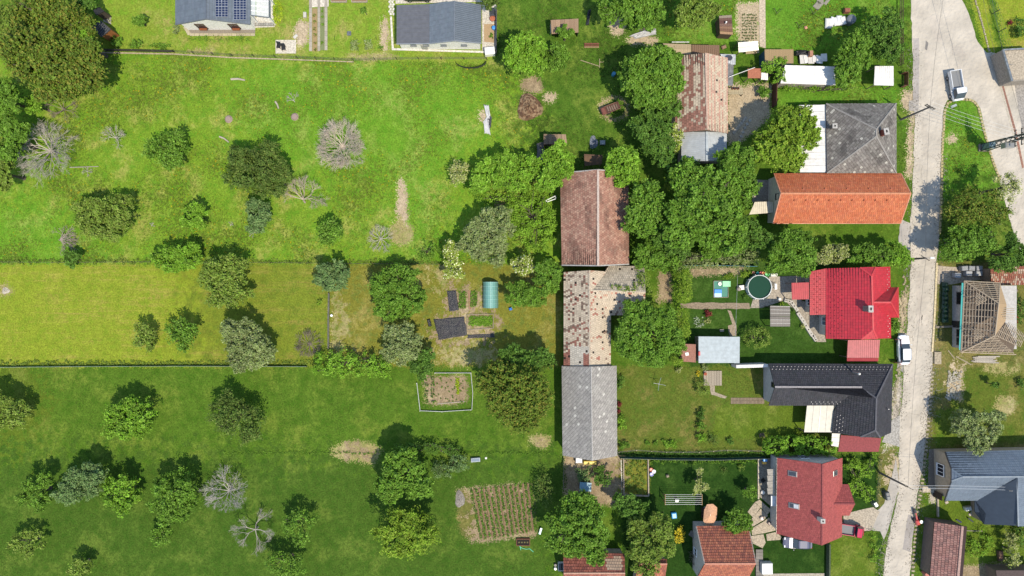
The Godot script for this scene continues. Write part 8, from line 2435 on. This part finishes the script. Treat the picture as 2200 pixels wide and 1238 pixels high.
	single("washing_line", "single white line across the pool garden on a grey post", "line", wl, M.zinc)
	# sheds
	var q := [P(1501, 723, 2.5), P(1589.5, 724, 2.4), P(1589, 780, 2.4), P(1501, 780, 2.5)]
	o = house("metal_roofed_shed", "garden shed with a flat blue-grey ribbed metal roof", "shed", [q], q, 0.15, lin("a09890"), Color(0.34, 0.40, 0.44), 0.08, "plaster", "sheet")
	t = MB.new(); seams(t, q, q[0], q[3], 0.2, 0.06, 0.03, Color(0.38, 0.44, 0.48)); part(roof_of(o), "rib", t, M.sheet, true)
	crate("red_box", "small red box on the edge of the blue-grey metal shed roof", "box", 1503, 760, Vector3(0.25, 0.2, 0.6), Color(0.5, 0.05, 0.06), "plastic", 0.0, 0.03, 2.55)
	q = [P(1461, 739, 2.1), P(1495, 740, 2.1), P(1495, 779, 1.9), P(1466, 777, 1.9)]
	o = house("terracotta_shed", "small shed with a flat terracotta roof beside the metal shed", "shed", [q], q, 0.1, lin("8a6a5a"), Color(0.34, 0.16, 0.115), 0.07, "wood", "tile")
	t = MB.new(); t.box(P(1476, 761, 2.06) + Vector3(0, 0.02, 0), Vector3(0.5, 0.03, 0.45), lin("e0e0dc"), Basis(Vector3.UP, 0.2)); part(roof_of(o), "white_patch", t, M.sheet)
	q = [P(1655, 658, 2.5), P(1697.5, 659, 2.5), P(1697.5, 702, 2.3), P(1655, 702, 2.3)]
	o = canopy("plank_pergola", "pergola roofed with weathered grey planks on the lawn", "pergola", q, lin("9c948c"), 0.0, Color.BLACK, "wood", false, Color(0.08, 0.06, 0.05), 6)
	for k in [0.0, 0.17, 0.34, 0.66, 0.84]:
		t = MB.new(); t.beam(q[0].lerp(q[3], k) + Vector3(0, 0.06, 0), q[1].lerp(q[2], k) + Vector3(0, 0.06, 0), 0.09, 0.04, lin("d8d4cc")); part(o, "batten", t, M.wood)
	# white garden wall of the black-roofed house
	var ww := MB.new(); ww.beam(P(1582, 788, 2.2) * Vector3(1, 0, 1) + Vector3(0, 1.1, 0), P(1650, 786, 2.2) * Vector3(1, 0, 1) + Vector3(0, 1.1, 0), 0.45, 2.2, lin("dedad6"))
	single("white_garden_wall", "thick white wall running from the black-roofed house's upper corner", "wall", ww, M.plaster)
	o = thing("brick_path", "path of narrow brown pavers to the black-roofed house", "path", P(1610, 861))
	slabs_grid(o, "paver", 1570, 854.5, 1642, 868, 24, 2, lin("9c8a74"), M.stone, 0.02)
	o = thing("wooden_deck", "pale square wooden deck with flower pots", "deck", P(1530, 812))
	for i in 7:
		t = MB.new(); t.box(P(1514 + i * 5.6, 812.5) + Vector3(0, 0.1, 0), Vector3(0.36, 0.12, 2.2), tone(lin("c2b4a0"), R(0.82, 1.1))); part(o, "plank", t, M.wood)
	pave("garden_path", [1525, 828, 1535, 829, 1536, 842, 1562, 852, 1558, 857, 1528, 848], 0.035, lin("a89a86"), M.concrete, 0.05)
	t = MB.new(); t.lathe(P(1514, 803), [Vector2(0.15, 0.16), Vector2(0.24, 0.45), Vector2(0.18, 0.46)], 10, lin("a0503a")); single("flower_pot", "red clay pot on the corner of the wooden deck", "pot", t, M.tile)
	bush("clipped round bush with a clear round shadow by the wooden deck", 1509, 833, 16, 16, 1.7, "olive", 2, 1.1, 0.18)
	bush("creamy variegated shrub on the olive lawn", 1458, 796, 9, 8, 0.8, "pale", 0, 0.9, 0.2)
	bush("small golden shrub left of the wooden deck", 1500, 803, 5, 6, 0.5, "gold", 0, 0.8, 0.18)
	bush("grey-blue shrub above the wooden deck", 1515, 788, 8, 9, 0.8, "grey", 0, 0.8, 0.2)
	# rotary dryer
	o = thing("rotary_dryer", "cross-shaped rotary clothes dryer on the olive lawn", "clothes dryer", P(1411, 822))
	t = MB.new(); t.tube(P(1411, 822), P(1411, 822) + Vector3(0, 1.6, 0), 0.03, 0.03, 6, Color(0.5, 0.5, 0.5), true); part(o, "pole", t, M.zinc)
	for l in [[-12, -2], [14, 3], [4, -14], [-2, 14]]:
		t = MB.new(); t.tube(P(1411, 822) + Vector3(0, 1.55, 0), P(1411 + l[0], 822 + l[1]) + Vector3(0, 1.7, 0), 0.03, 0.025, 5, Color(0.62, 0.64, 0.66), true); part(o, "arm", t, M.zinc)
	# shrubs on the olive lawn
	bush("maroon shrub against the grey barn, upper", 1331, 868, 6, 9, 0.9, "maroon", 0, 0.9, 0.2)
	bush("maroon shrub against the grey barn, lower", 1330, 883, 5, 6, 0.7, "maroon", 0, 0.9, 0.2)
	bush("bright green shrub against the grey barn's right wall", 1335, 908, 10, 19, 1.2, "bright", 0, 0.9, 0.22)
	bush("dark shrub against the grey barn's upper right corner", 1333, 820, 9, 20, 1.2, "dark", 0, 0.8, 0.22)
	bush("leafy shrub at the lower right corner of the grey barn", 1340, 958, 14, 12, 1.0, "green", 0, 0.8, 0.22)
	bush("rounded bright shrub cluster along the lower lawn edge", 1438, 954, 20, 10, 0.9, "bright", 0, 0.9, 0.22)
	bush("small green shrub left of the bright shrub cluster", 1409, 952, 6, 6, 0.6, "green", 0, 0.9, 0.2)
	bush("tiny green shrub leftmost along the lower lawn edge", 1392, 951, 6, 6, 0.5, "green", 0, 0.8, 0.2)
	bush("dark green shrub at the top of the planted divider", 1507, 890, 12, 14, 1.1, "dark", 0, 0.9, 0.22)
	bush("mid green shrub in the middle of the planted divider", 1506, 915, 12, 14, 1.2, "green", 0, 0.9, 0.22)
	bush("bright green shrub at the foot of the planted divider", 1505, 940, 14, 12, 1.2, "bright", 0, 0.9, 0.22)
	bush("dark feathery shrub right of the planted divider's foot", 1532, 945, 16, 16, 1.2, "deep", 1, 0.9, 0.22)
	bush("small dark shrub on the right along the lower lawn edge", 1570, 950, 8, 10, 0.8, "dark", 0, 0.8, 0.2)
	tree("clipped_hedge", "long dense bright green hedge below the black-roofed house", 1718, 958, 1.6, [[-52, 0, 28, 20], [-20, -2, 30, 22], [16, 0, 30, 21], [52, 2, 28, 19]], 2, "bright", 1.3, 0.27, 0.95, "hedges")
	bush("pink flowering bush below the white lean-to, by the lawn", 1638, 934, 7, 7, 0.7, "twig", 0, 0.7, 0.2)
	fence("green_screen_fence", "dark teal screen fence below the olive lawn", [1330, 980, 1420, 983, 1530, 984, 1640, 981], 1.5, 2.4, Color(0.05, 0.08, 0.08), "panel", Color(0.025, 0.075, 0.085))
	fence("low_wire_fence", "curving pale wire fence just above the teal screen", [1328, 970, 1366, 966, 1430, 970, 1500, 970, 1560, 966, 1650, 968], 0.8, 2.6, Color(0.3, 0.28, 0.25), "wire", Color(0.45, 0.42, 0.38), 0.03)
	var und := []
	for i in 110: und.append([1332 + i * 2.9, 975 + R(-3, 3)])
	crop("hedge_undergrowth", "low green growth between the wire fence and the teal screen", und, 0.26, "dark")

func stage_bottom_gardens():
	var t := MB.new()
	# pen below the grey barn
	fence("pen_fence", "low fence round the dirt pen below the grey barn", [1211, 985, 1210, 1048], 0.9, 2.2, Color(0.2, 0.17, 0.14), "board", lin("8a8076"))
	fence("pen_fence", "grey mesh fence on the right of the dirt pen", [1333, 986, 1335, 1062], 1.1, 1.8, Color(0.25, 0.25, 0.25), "wire", Color(0.4, 0.4, 0.4))
	crate("yellow_box", "long yellow box at the lower end of the grey barn", "box", 1268, 995, Vector3(1.9, 0.6, 0.5), Color(0.58, 0.42, 0.04), "plastic")
	crate("grey_tank", "grey sheet leaning left of the yellow box", "sheet", 1244, 990, Vector3(1.0, 0.9, 0.8), lin("8f9298"), "zinc")
	var q := [P(1246, 1036, 1.5), P(1271, 1038, 1.5), P(1270, 1057, 1.3), P(1245, 1055, 1.3)]
	var o := house("blue_coop", "little coop with a pale blue ribbed roof in the dirt pen", "coop", [q], q, 0.08, lin("7a6a5a"), Color(0.20, 0.36, 0.44), 0.06, "wood", "sheet")
	t = MB.new(); seams(t, q, q[0], q[1], 0.22, 0.05, 0.03, Color(0.26, 0.42, 0.5)); part(roof_of(o), "rib", t, M.sheet, true)
	o = thing("concrete_bed", "overgrown bed framed by pale concrete edging", "raised bed", P(1366, 1025))
	boards_round(o, [1339, 985, 1340, 1063, 1393, 1065, 1392, 986], 0.3, lin("a89c8a"), 0.18, false, "concrete", "edging")
	var wd := []
	for i in 90: wd.append([1343 + R(0, 46), 988 + R(0, 72)])
	crop("bed_weeds", "patchy weeds inside the concrete-edged bed", wd, 0.2, "olive")
	for i in 3:
		var z: Array = [[1398, 1008, "a85a48", "red-brown pot beside the concrete-edged bed"], [1404, 1012, "e6e6e6", "white pot beside the concrete-edged bed"], [1399, 1018, "9a98c8", "lilac pot beside the concrete-edged bed"]][i]
		t = MB.new(); t.lathe(P(z[0], z[1]), [Vector2(0.2, 0), Vector2(0.3, 0.4), Vector2(0.24, 0.42), Vector2(0.2, 0.3)], 10, lin(z[2])); single("plant_pot", z[3], "pot", t, M.plastic)
	# clothes line
	o = thing("clothes_line", "clothes line of six white cords between two wooden end frames", "clothes line", P(1463, 1066))
	for e in [1424, 1502]:
		t = MB.new(); t.beam(P(e, 1055) + Vector3(0, 1.6, 0), P(e, 1078) + Vector3(0, 1.6, 0), 0.1, 0.1, lin("a88a5c")); t.box(P(e, 1060) + Vector3(0, 0.8, 0), Vector3(0.1, 1.6, 0.1), lin("a88a5c")); t.box(P(e, 1073) + Vector3(0, 0.8, 0), Vector3(0.1, 1.6, 0.1), lin("a88a5c")); part(o, "end_frame", t, M.wood)
	for i in 6:
		t = MB.new(); t.tube(P(1424, 1056 + i * 4.1) + Vector3(0, 1.64, 0), P(1502, 1056 + i * 4.1) + Vector3(0, 1.64, 0), 0.022, 0.022, 4, Color(0.75, 0.75, 0.72)); part(o, "cord", t, M.plastic)
	o = thing("white_chair", "white plastic chair under the clothes line", "chair", P(1453, 1074))
	t = MB.new(); t.bevel(P(1453, 1074) + Vector3(0, 0.42, 0), Vector3(0.46, 0.05, 0.46), 0.02, Color(0.75, 0.75, 0.73)); part(o, "seat", t, M.plastic)
	t = MB.new(); t.box(P(1453, 1074) + Vector3(0, 0.65, -0.22), Vector3(0.46, 0.45, 0.05), Color(0.75, 0.75, 0.73)); part(o, "backrest", t, M.plastic)
	for k in 4:
		t = MB.new(); t.box(P(1453, 1074) + Vector3(-0.2 if k & 1 else 0.2, 0.2, -0.2 if k & 2 else 0.2), Vector3(0.04, 0.4, 0.04), Color(0.7, 0.7, 0.68)); part(o, "leg", t, M.plastic)
	crate("blue_cart", "bright blue cart on the lawn below the clothes line", "cart", 1449, 1109, Vector3(0.75, 0.5, 0.85), Color(0.05, 0.34, 0.66), "plastic", 0.1, 0.1)
	crate("cut_log", "short pale log standing in the dark lawn", "log", 1435, 1024, Vector3(0.4, 0.5, 0.35), lin("b0a088"), "bark", 0.3, 0.08)
	bush("golden yellow shrub right of the bottom olive-leaved tree", 1461, 1150, 10, 26, 1.4, "gold", 0, 0.9, 0.22)
	tree("young_tree", "spindly young tree over the right end of the clothes line", 1503, 1040, 2.4, [[0, -26, 10, 14], [2, 4, 18, 14], [-4, 18, 14, 10]], 0, "pale", 0.4, 0.26)
	tree("young_tree", "thin young tree with a hanging blue chime near the terrace", 1612, 1058, 2.0, [[0, 0, 22, 18]], 0, "green", 0.55, 0.24)
	bush("small round shrub on the dark bottom lawn", 1592, 1006, 7, 7, 0.7, "olive", 2, 0.9, 0.18)
	bush("faint feathery shrub left of the small round shrub", 1556, 1010, 11, 10, 0.7, "deep", 1, 0.6, 0.2)
	var fl := []
	for i in 46: fl.append([1400 + i * 5.0 + R(-2, 2), 990 + R(-2, 5)])
	crop("flower_border", "narrow flower border along the teal screen fence", fl, 0.24, "green")
	fl = []
	for i in 14: fl.append([1440 + i * 11.0 + R(-3, 3), 988 + R(-2, 2)])
	crop("flower_border", "scattered pink blossoms along the teal screen fence", fl, 0.1, "pale")
	tree("round_tree", "compact round tree at the corner of the old tiled house", 1581, 1118, 3.2, [[0, 0, 31, 32]], 0, "green", 1.05, 0.28)
	# parasol
	o = thing("parasol", "long octagonal peach-coloured parasol", "parasol", P(1527, 1106, 2.3) * Vector3(1, 0, 1))
	var pc := P(1526, 1106, 2.6)
	var ring := []
	for z in [[1519, 1084], [1532, 1083], [1541, 1091], [1540, 1112], [1533, 1127], [1517, 1128], [1511, 1120], [1513, 1096]]: ring.append(P(z[0], z[1], 2.2))
	for i in 8:
		t = MB.new(); t.tri(ring[i], ring[(i + 1) % 8], pc + Vector3(0, 0.15, 0), tone(Color(0.72, 0.40, 0.24), R(0.95, 1.04))); part(o, "canopy_panel", t, M.cloth)
	t = MB.new(); t.tube(Vector3(pc.x, 0, pc.z), pc + Vector3(0, 0.2, 0), 0.03, 0.03, 6, Color(0.6, 0.58, 0.55), true); part(o, "pole", t, M.zinc)
	t = MB.new(); t.disc(Vector3(pc.x, 0, pc.z), 0.35, 0.3, 0.1, 12, Color(0.3, 0.3, 0.3)); part(o, "foot", t, M.concrete)
	o = thing("garden_bench", "dark wooden bench in the shade of the peach parasol", "bench", P(1510, 1102))
	t = MB.new(); t.box(P(1509, 1100) + Vector3(0, 0.43, 0), Vector3(0.5, 0.06, 1.5), lin("4a3428")); part(o, "seat", t, M.wood)
	for k in 4:
		t = MB.new(); t.box(P(1509, 1100) + Vector3(-0.2 if k & 1 else 0.2, 0.2, -0.65 if k & 2 else 0.65), Vector3(0.07, 0.4, 0.07), lin("3a2a20")); part(o, "leg", t, M.wood)
	# terrace of big broken slabs
	o = thing("slab_terrace", "terrace of big cracked beige slabs between the bottom houses", "terrace", P(1635, 1120))
	for z in [[[1606, 1100], [1621, 1080], [1634, 1090], [1618, 1112]], [[1622, 1079], [1632, 1074], [1657, 1096], [1648, 1106], [1636, 1092]], [[1612, 1118], [1634, 1093], [1650, 1108], [1640, 1118], [1616, 1132]], [[1614, 1136], [1640, 1121], [1652, 1112], [1666, 1128], [1666, 1140], [1640, 1146], [1616, 1150]], [[1612, 1152], [1640, 1148], [1645, 1166], [1638, 1178], [1618, 1168]], [[1646, 1148], [1666, 1143], [1680, 1154], [1676, 1160], [1648, 1162]], [[1633, 1068], [1648, 1062], [1668, 1080], [1668, 1098]]]:
		t = MB.new(); var pts := []
		for p in z: pts.append(P(p[0], p[1]))
		t.slab(pts, 0.0, 0.06, tone(lin("b5a792"), R(0.9, 1.08))); part(o, "slab", t, M.concrete)
	pave("terrace", [1629, 985, 1668, 985, 1668, 1078, 1648, 1062, 1630, 1070], 0.035, lin("9a9284"), M.concrete)
	var kb := MB.new(); kb.beam(P(1629, 985) + Vector3(0, 0.1, 0), P(1629, 1072) + Vector3(0, 0.1, 0), 0.2, 0.2, lin("cfc4ae")); single("terrace_kerb", "pale kerb along the left of the dark red house's terrace", "kerb", kb, M.concrete)
	o = thing("fabric_awning", "long beige fabric awning along the dark red house's wall", "awning", P(1657, 1036))
	for i in 4:
		t = MB.new(); var y0 := 1008.5 + i * 13.6
		t.quad(P(1648, y0, 2.1), P(1664, y0, 2.5), P(1665, y0 + 13.2, 2.5), P(1650, y0 + 13.2, 2.1), tone(Color(0.45, 0.41, 0.35), R(0.95, 1.06))); part(o, "canopy_panel", t, M.cloth)
	posts(o, [P(1650, 1010, 2.1), P(1651, 1062, 2.1)], 0.04, Color(0.4, 0.38, 0.35), M.wood)
	crate("white_porch_roof", "small white porch roof over the dark red house's door", "porch roof", 1663, 1077, Vector3(0.85, 0.1, 1.5), Color(0.72, 0.73, 0.75), "sheet", 0.0, 0.03, 2.2)
	o = thing("play_cart", "blue and orange toy wagon at the dark red house's upper corner", "toy wagon", P(1641, 990))
	t = MB.new(); t.bevel(P(1641, 987) + Vector3(0, 0.45, 0), Vector3(0.6, 0.5, 0.42), 0.06, Color(0.08, 0.32, 0.7)); part(o, "blue_box", t, M.plastic)
	t = MB.new(); t.bevel(P(1640, 993) + Vector3(0, 0.4, 0), Vector3(0.6, 0.4, 0.4), 0.06, Color(0.75, 0.42, 0.08)); part(o, "orange_box", t, M.plastic)
	t = MB.new(); t.box(P(1641, 990) + Vector3(0, 0.12, 0), Vector3(0.66, 0.16, 0.9), Color(0.05, 0.05, 0.05)); part(o, "base", t, M.rubber)
	t = MB.new(); t.box(P(1639, 1032) + Vector3(0, 0.1, 0), Vector3(0.55, 0.12, 0.55), Color(0.06, 0.06, 0.06), Basis(Vector3.UP, 0.75)); single("drain_cover", "dark square drain set diagonally in the narrow terrace", "drain", t, M.zinc)
	for i in 3:
		var z: Array = [[1638, 1057, "d8d4cc", "pale cushion on the narrow terrace below the diagonal drain"], [1636, 1113, "b8a8a0", "pinkish pot on the cracked slab terrace"], [1652, 1123, "5a4a48", "dark pot with red flowers on the cracked slab terrace"]][i]
		t = MB.new(); t.lathe(P(z[0], z[1]) + Vector3(0, 0.03, 0), [Vector2(0.22, 0), Vector2(0.32, 0.3), Vector2(0.2, 0.36)], 9, lin(z[2])); single("terrace_pot", z[3], "pot", t, M.plastic)
	o = thing("wooden_walkway", "grey plank walkway right of the old tiled house", "walkway", P(1631, 1210))
	for i in 9:
		t = MB.new(); t.box(P(1630.5, 1183 + i * 7) + Vector3(0, 0.2, 0), Vector3(1.05, 0.1, 0.46), tone(lin("9a948c"), R(0.85, 1.1))); part(o, "plank", t, M.wood)
	crate("white_cabinet", "white-grey sheet-topped bin right of the plank walkway", "bin", 1649, 1223, Vector3(1.6, 1.0, 1.65), Color(0.58, 0.6, 0.62), "sheet", 0.02, 0.05)
	t = MB.new(); t.beam(P(1777, 1165) + Vector3(0, 0.5, 0), P(1776, 1250) + Vector3(0, 0.5, 0), 0.2, 1.0, lin("4f5a44")); single("garden_divider", "dark upright divider below the dark red house", "fence", t, M.concrete)
	pave("garden_path", [1640, 1233, 1772, 1232, 1772, 1260, 1640, 1260], 0.035, lin("b5ab9a"), M.concrete)
	o = thing("lime_bush_hedge", "bare leafless shrub between the tiled shed and the old tiled house", "shrub", P(1490, 1195))
	var gb := MB.new()
	for i in 14: grow(gb, P(1488 + R(-8, 8), 1198 + R(-14, 14)), Vector3(R(-0.6, 0.6), 1, R(-0.6, 0.6)).normalized(), 0.6, 0.03, 2, lin("8a7c70"), 0.0)
	part(o, "branches", gb, M.bark)
	o = thing("glass_cold_frame", "dark glass cold frame beside the tan-patched shed", "cold frame", P(1204, 1215))
	boards_round(o, [1199, 1207, 1210, 1207, 1210, 1224, 1199, 1224], 0.5, Color(0.6, 0.62, 0.62), 0.06, true, "plastic", "frame_side")
	t = MB.new(); t.slab([P(1199, 1207), P(1210, 1207), P(1210, 1224), P(1199, 1224)], 0.0, 0.42, Color(0.04, 0.05, 0.05)); part(o, "pane", t, M.glass)
	for i in 2:
		t = MB.new(); t.disc(P(1193, 1213 + i * 8) + Vector3(0, 0.02, 0), 0.22, 0.2, 0.35, 12, [Color(0.06, 0.06, 0.07), Color(0.7, 0.7, 0.7)][i]); single("round_pot", ["black round pot left of the glass cold frame", "white-rimmed round pot left of the glass cold frame"][i], "pot", t, M.plastic)
	# front of the dark red house
	pave("driveway", [1812, 1105, 1850, 1095, 1876, 1090, 1890, 1100, 1872, 1140, 1850, 1142, 1815, 1150], 0.034, lin("b8ac9a"), M.concrete, 0.04)
	for i in 2:
		crate("wheelie_bin", ["dark bin standing on the verge by the road", "dark bin with a round white lid by the road"][i], "bin", [1908, 1910][i], [1063, 1071][i], Vector3(0.6, 1.0, 0.65), [Color(0.06, 0.07, 0.08), Color(0.10, 0.11, 0.12)][i], "plastic", 0.2, 0.1)
	crate("letter_box", "grey metal cabinet at the dark red house's gate", "cabinet", 1883, 1085, Vector3(0.5, 1.1, 0.7), lin("aeb4b4"), "zinc", 0.5, 0.05)
	fence("garden_wire_fence", "thin wire fence before the dark red house's front garden", [1888, 985, 1884, 1040, 1880, 1080], 1.0, 2.4, Color(0.2, 0.18, 0.15), "wire", Color(0.3, 0.28, 0.25))
	tree("roadside_shrub", "mixed green shrubs filling the dark red house's front garden", 1848, 1030, 0.8, [[-16, -36, 20, 20], [10, -20, 22, 22], [-8, 10, 20, 26], [14, 30, 20, 22], [30, -46, 12, 16]], 0, "weed", 0.6, 0.24, 0.6, "shrubs")
	bush("bright green hedge at the corner of the road and the driveway", 1878, 1180, 9, 42, 0.9, "bright", 0, 0.7, 0.22)
	bush("bright tree-like shrub at the red house's lower roadside corner", 1922, 700, 14, 14, 1.8, "green", 0, 1.0, 0.24)
	fence("red_gate", "dark red slatted gate between the red house and the parked car", [1914, 728, 1927, 728, 1928, 778, 1914, 778], 1.2, 1.6, Color(0.2, 0.04, 0.04), "panel", Color(0.17, 0.04, 0.04))
	# east side, bottom
	fence("plot_edging", "thin pale concrete edging of the plot opposite the tractor", [2013, 1058, 2014, 1110], 0.3, 1.8, Color(0.5, 0.48, 0.44), "wall", lin("b8ac98"))
	pave("gravel_yard", [1996, 965, 2012, 965, 2014, 1045, 1994, 1045], 0.03, lin("8f857a"), M.soil, 0.08)
	var cb := MB.new(); cb.box(P(1998, 1051) + Vector3(0, 0.15, 0), Vector3(2.5, 0.2, 0.9), lin("c4b8a4")); single("driveway_slab", "pale concrete slab bridging the ditch to the blue-grey house", "slab", cb, M.concrete)
	crate("white_box", "pale open box below the blue-grey house's eaves", "box", 2082, 1094, Vector3(0.9, 0.6, 0.6), lin("c8ccc8"), "plastic", 0.2, 0.05)
	for i in 3: crate("stone_block", ["pale stone left of the pale open box", "broken pale slab right of the pale open box", "small pale stone below the pale open box"][i], "stone", [2035, 2092, 2086][i], [1080, 1102, 1106][i], Vector3(0.5, 0.15, 0.4), lin("d8ccb8"), "stone", 0.4, 0.05)
	t = MB.new(); t.tube(P(2078, 1112) + Vector3(0, 0.25, 0), P(2088, 1120) + Vector3(0, 0.3, 0), 0.1, 0.1, 6, Color(0.05, 0.055, 0.07), true); t.tube(P(2054, 1116) + Vector3(0, 0.1, 0), P(2064, 1122) + Vector3(0, 0.1, 0), 0.1, 0.16, 6, Color(0.04, 0.05, 0.08), true)
	single("garden_tool_heap", "dark tools left on the grass below the blue-grey house", "tools", t, M.rubber)
	t = MB.new(); t.beam(P(2071, 1140) + Vector3(0, 0.08, 0), P(2110, 1141) + Vector3(0, 0.08, 0), 0.08, 0.08, lin("c8c0a8")); single("thin_board", "thin pale board on the grass right of the pink tiled shed", "board", t, M.wood)
	pave("dark_yard", [1985, 1118, 2006, 1120, 1996, 1240, 1982, 1240], 0.03, lin("5a524a"), M.soil, 0.08)
	var rw := MB.new(); rw.beam(P(1980, 1228) + Vector3(0, 0.5, 0), P(2003, 1243) + Vector3(0, 0.5, 0), 0.35, 1.0, lin("b8786c")); single("pink_wall", "short pink wall at the lower left corner of the pink tiled shed", "wall", rw, M.plaster)
	crate("wooden_pallet", "brown pallet between the bright bush and the pale shrub", "pallet", 2152, 1196, Vector3(0.7, 0.5, 1.5), lin("8a6a58"), "wood", 0.05)
func pole(label: String, x: float, y: float, high: float, arms: Array, col: Color) -> Vector3:
	var at := P(x, y)
	var o := thing("utility_pole", label, "pole", at)
	var t := MB.new(); t.tube(at, at + Vector3(0, high, 0), 0.17, 0.11, 10, col, true); part(o, "pole_shaft", t, M.concrete)
	for a in arms:
		t = MB.new(); t.beam(at + Vector3(-0.6, high + a, -0.35), at + Vector3(0.6, high + a, 0.35), 0.09, 0.09, Color(0.12, 0.11, 0.1)); part(o, "crossarm", t, M.zinc)
		for s in [-0.9, -0.3, 0.3, 0.9]:
			t = MB.new(); t.disc(at + Vector3(0.6 * s, high + a + 0.05, 0.35 * s), 0.06, 0.05, 0.14, 8, Color(0.07, 0.06, 0.055)); part(o, "insulator", t, M.plastic)
	return at + Vector3(0, high, 0)

func cable(label: String, a: Vector3, b: Vector3, sag: float, n := 1, apart := 0.35, col := Color(0.08, 0.08, 0.08)):
	var o := thing("overhead_cable", label, "cable", Vector3(a.x, 0, a.z))
	var side := (b - a).normalized().cross(Vector3.UP)
	for k in n:
		var t := MB.new()
		var off := side * (k - (n - 1) * 0.5) * apart
		for i in 10:
			var u := i / 10.0
			var w := (i + 1) / 10.0
			t.tube(a.lerp(b, u) + off - Vector3(0, sag * 4.0 * u * (1.0 - u), 0), a.lerp(b, w) + off - Vector3(0, sag * 4.0 * w * (1.0 - w), 0), 0.016, 0.016, 4, col)
		part(o, "wire", t, M.rubber)

func stage_poles():
	var a := pole("concrete power pole beside the grey hip-roofed house", 1936, 257, 7.0, [-0.3, 0.1], Color(0.2, 0.18, 0.165))
	var b := pole("concrete power pole at the dark red house's front garden", 1890, 1016, 7.2, [-0.3, 0.1], Color(0.17, 0.155, 0.145))
	var c := pole("street light pole at the red house's upper corner", 1956, 557, 3.8, [-0.2], Color(0.16, 0.15, 0.14))
	var o := thing("street_lamp", "white street lamp head on the pole above the red house", "street lamp", c * Vector3(1, 0, 1))
	var t := MB.new(); t.beam(c - Vector3(0, 0.1, 0), c + Vector3(0.7, 0.1, 0), 0.06, 0.06, Color(0.3, 0.3, 0.3)); part(o, "bracket", t, M.zinc)
	t = MB.new(); t.bevel(c + Vector3(0.85, 0.12, 0), Vector3(0.6, 0.14, 0.26), 0.04, Color(0.75, 0.76, 0.76)); part(o, "lamp_head", t, M.plastic)
	# steel lattice mast
	var foot := P(2112, 318)
	o = thing("lattice_mast", "grey steel lattice mast with a transformer at the grass island", "mast", foot)
	t = MB.new(); t.bevel(foot + Vector3(0, 0.15, 0), Vector3(1.5, 0.3, 1.1), 0.05, lin("8a8478")); part(o, "footing", t, M.concrete)
	var h := 8.4
	var cr := []
	for s in [[-1, -1], [1, -1], [1, 1], [-1, 1]]: cr.append([foot + Vector3(s[0] * 0.5, 0.2, s[1] * 0.5), foot + Vector3(s[0] * 0.22, h, s[1] * 0.22)])
	for k in cr:
		t = MB.new(); t.beam(k[0], k[1], 0.12, 0.12, Color(0.10, 0.13, 0.14)); part(o, "leg", t, M.zinc)
	t = MB.new()
	for j in 9:
		for k in 4:
			var p: Vector3 = cr[k][0].lerp(cr[k][1], j / 9.0)
			var q: Vector3 = cr[(k + 1) % 4][0].lerp(cr[(k + 1) % 4][1], (j + 1) / 9.0)
			t.beam(p, q, 0.06, 0.06, Color(0.13, 0.15, 0.15))
	part(o, "bracing", t, M.zinc, true)
	t = MB.new(); t.bevel(foot + Vector3(0, 1.3, 0), Vector3(0.95, 1.6, 0.95), 0.06, Color(0.13, 0.19, 0.21)); part(o, "switch_box", t, M.paint)
	t = MB.new(); t.bevel(foot + Vector3(-0.1, 5.2, 0.75), Vector3(1.3, 1.0, 0.8), 0.1, Color(0.2, 0.2, 0.19)); part(o, "transformer", t, M.paint)
	for y in [6.4, 7.6, 8.4]:
		t = MB.new(); t.beam(foot + Vector3(0, y, -1.2), foot + Vector3(0, y, 1.2), 0.1, 0.1, Color(0.10, 0.11, 0.11)); part(o, "crossarm", t, M.zinc)
		for s in [-1.1, -0.5, 0.5, 1.1]:
			t = MB.new(); t.disc(foot + Vector3(0, y + 0.05, s), 0.08, 0.06, 0.3, 8, Color(0.12, 0.09, 0.07)); part(o, "insulator", t, M.plastic)
	var top := foot + Vector3(0, 7.6, 0)
	cable("four pale wires crossing the grass island to the lattice mast", a, top, 0.3, 4, 0.5, Color(0.5, 0.52, 0.5))
	cable("long thin cable running up the road to the top edge", a, P(2038, -70, 7.0), 0.4, 1)
	cable("pair of cables running down the right road to the lattice mast", P(2110, -70, 8.0), top, 0.5, 2, 1.2)
	cable("cable along the road past the red house", a, c, 0.3, 1)
	cable("cable along the road past the black-roofed house", c, b, 0.5, 1)
	cable("pale pair of cables from the pole to the blue-grey roof", b, P(2160, 1050, 6.5), 0.25, 2, 0.4, Color(0.55, 0.56, 0.57))
	cable("short cable from the pole to the grey hip-roofed house", a, P(1926, 262, 3.6), 0.1, 1)
	var st := MB.new(); st.tube(P(2149, 481, 0), P(2149, 481, 3.0), 0.05, 0.05, 6, Color(0.12, 0.12, 0.12), true); st.box(P(2149, 481, 3.0), Vector3(0.5, 0.08, 0.2), Color(0.1, 0.1, 0.1))
	single("sign_post", "thin dark post beside the right road by the island trees", "post", st, M.zinc)
	var tr := MB.new(); tr.bevel(P(2049, 228) + Vector3(0, 0.05, 0), Vector3(0.95, 0.1, 0.4), 0.02, lin("c0c8c4"), Basis(Vector3.UP, 0.4))
	single("metal_grate", "pale metal grate lying at the tip of the grass island", "grate", tr, M.zinc)
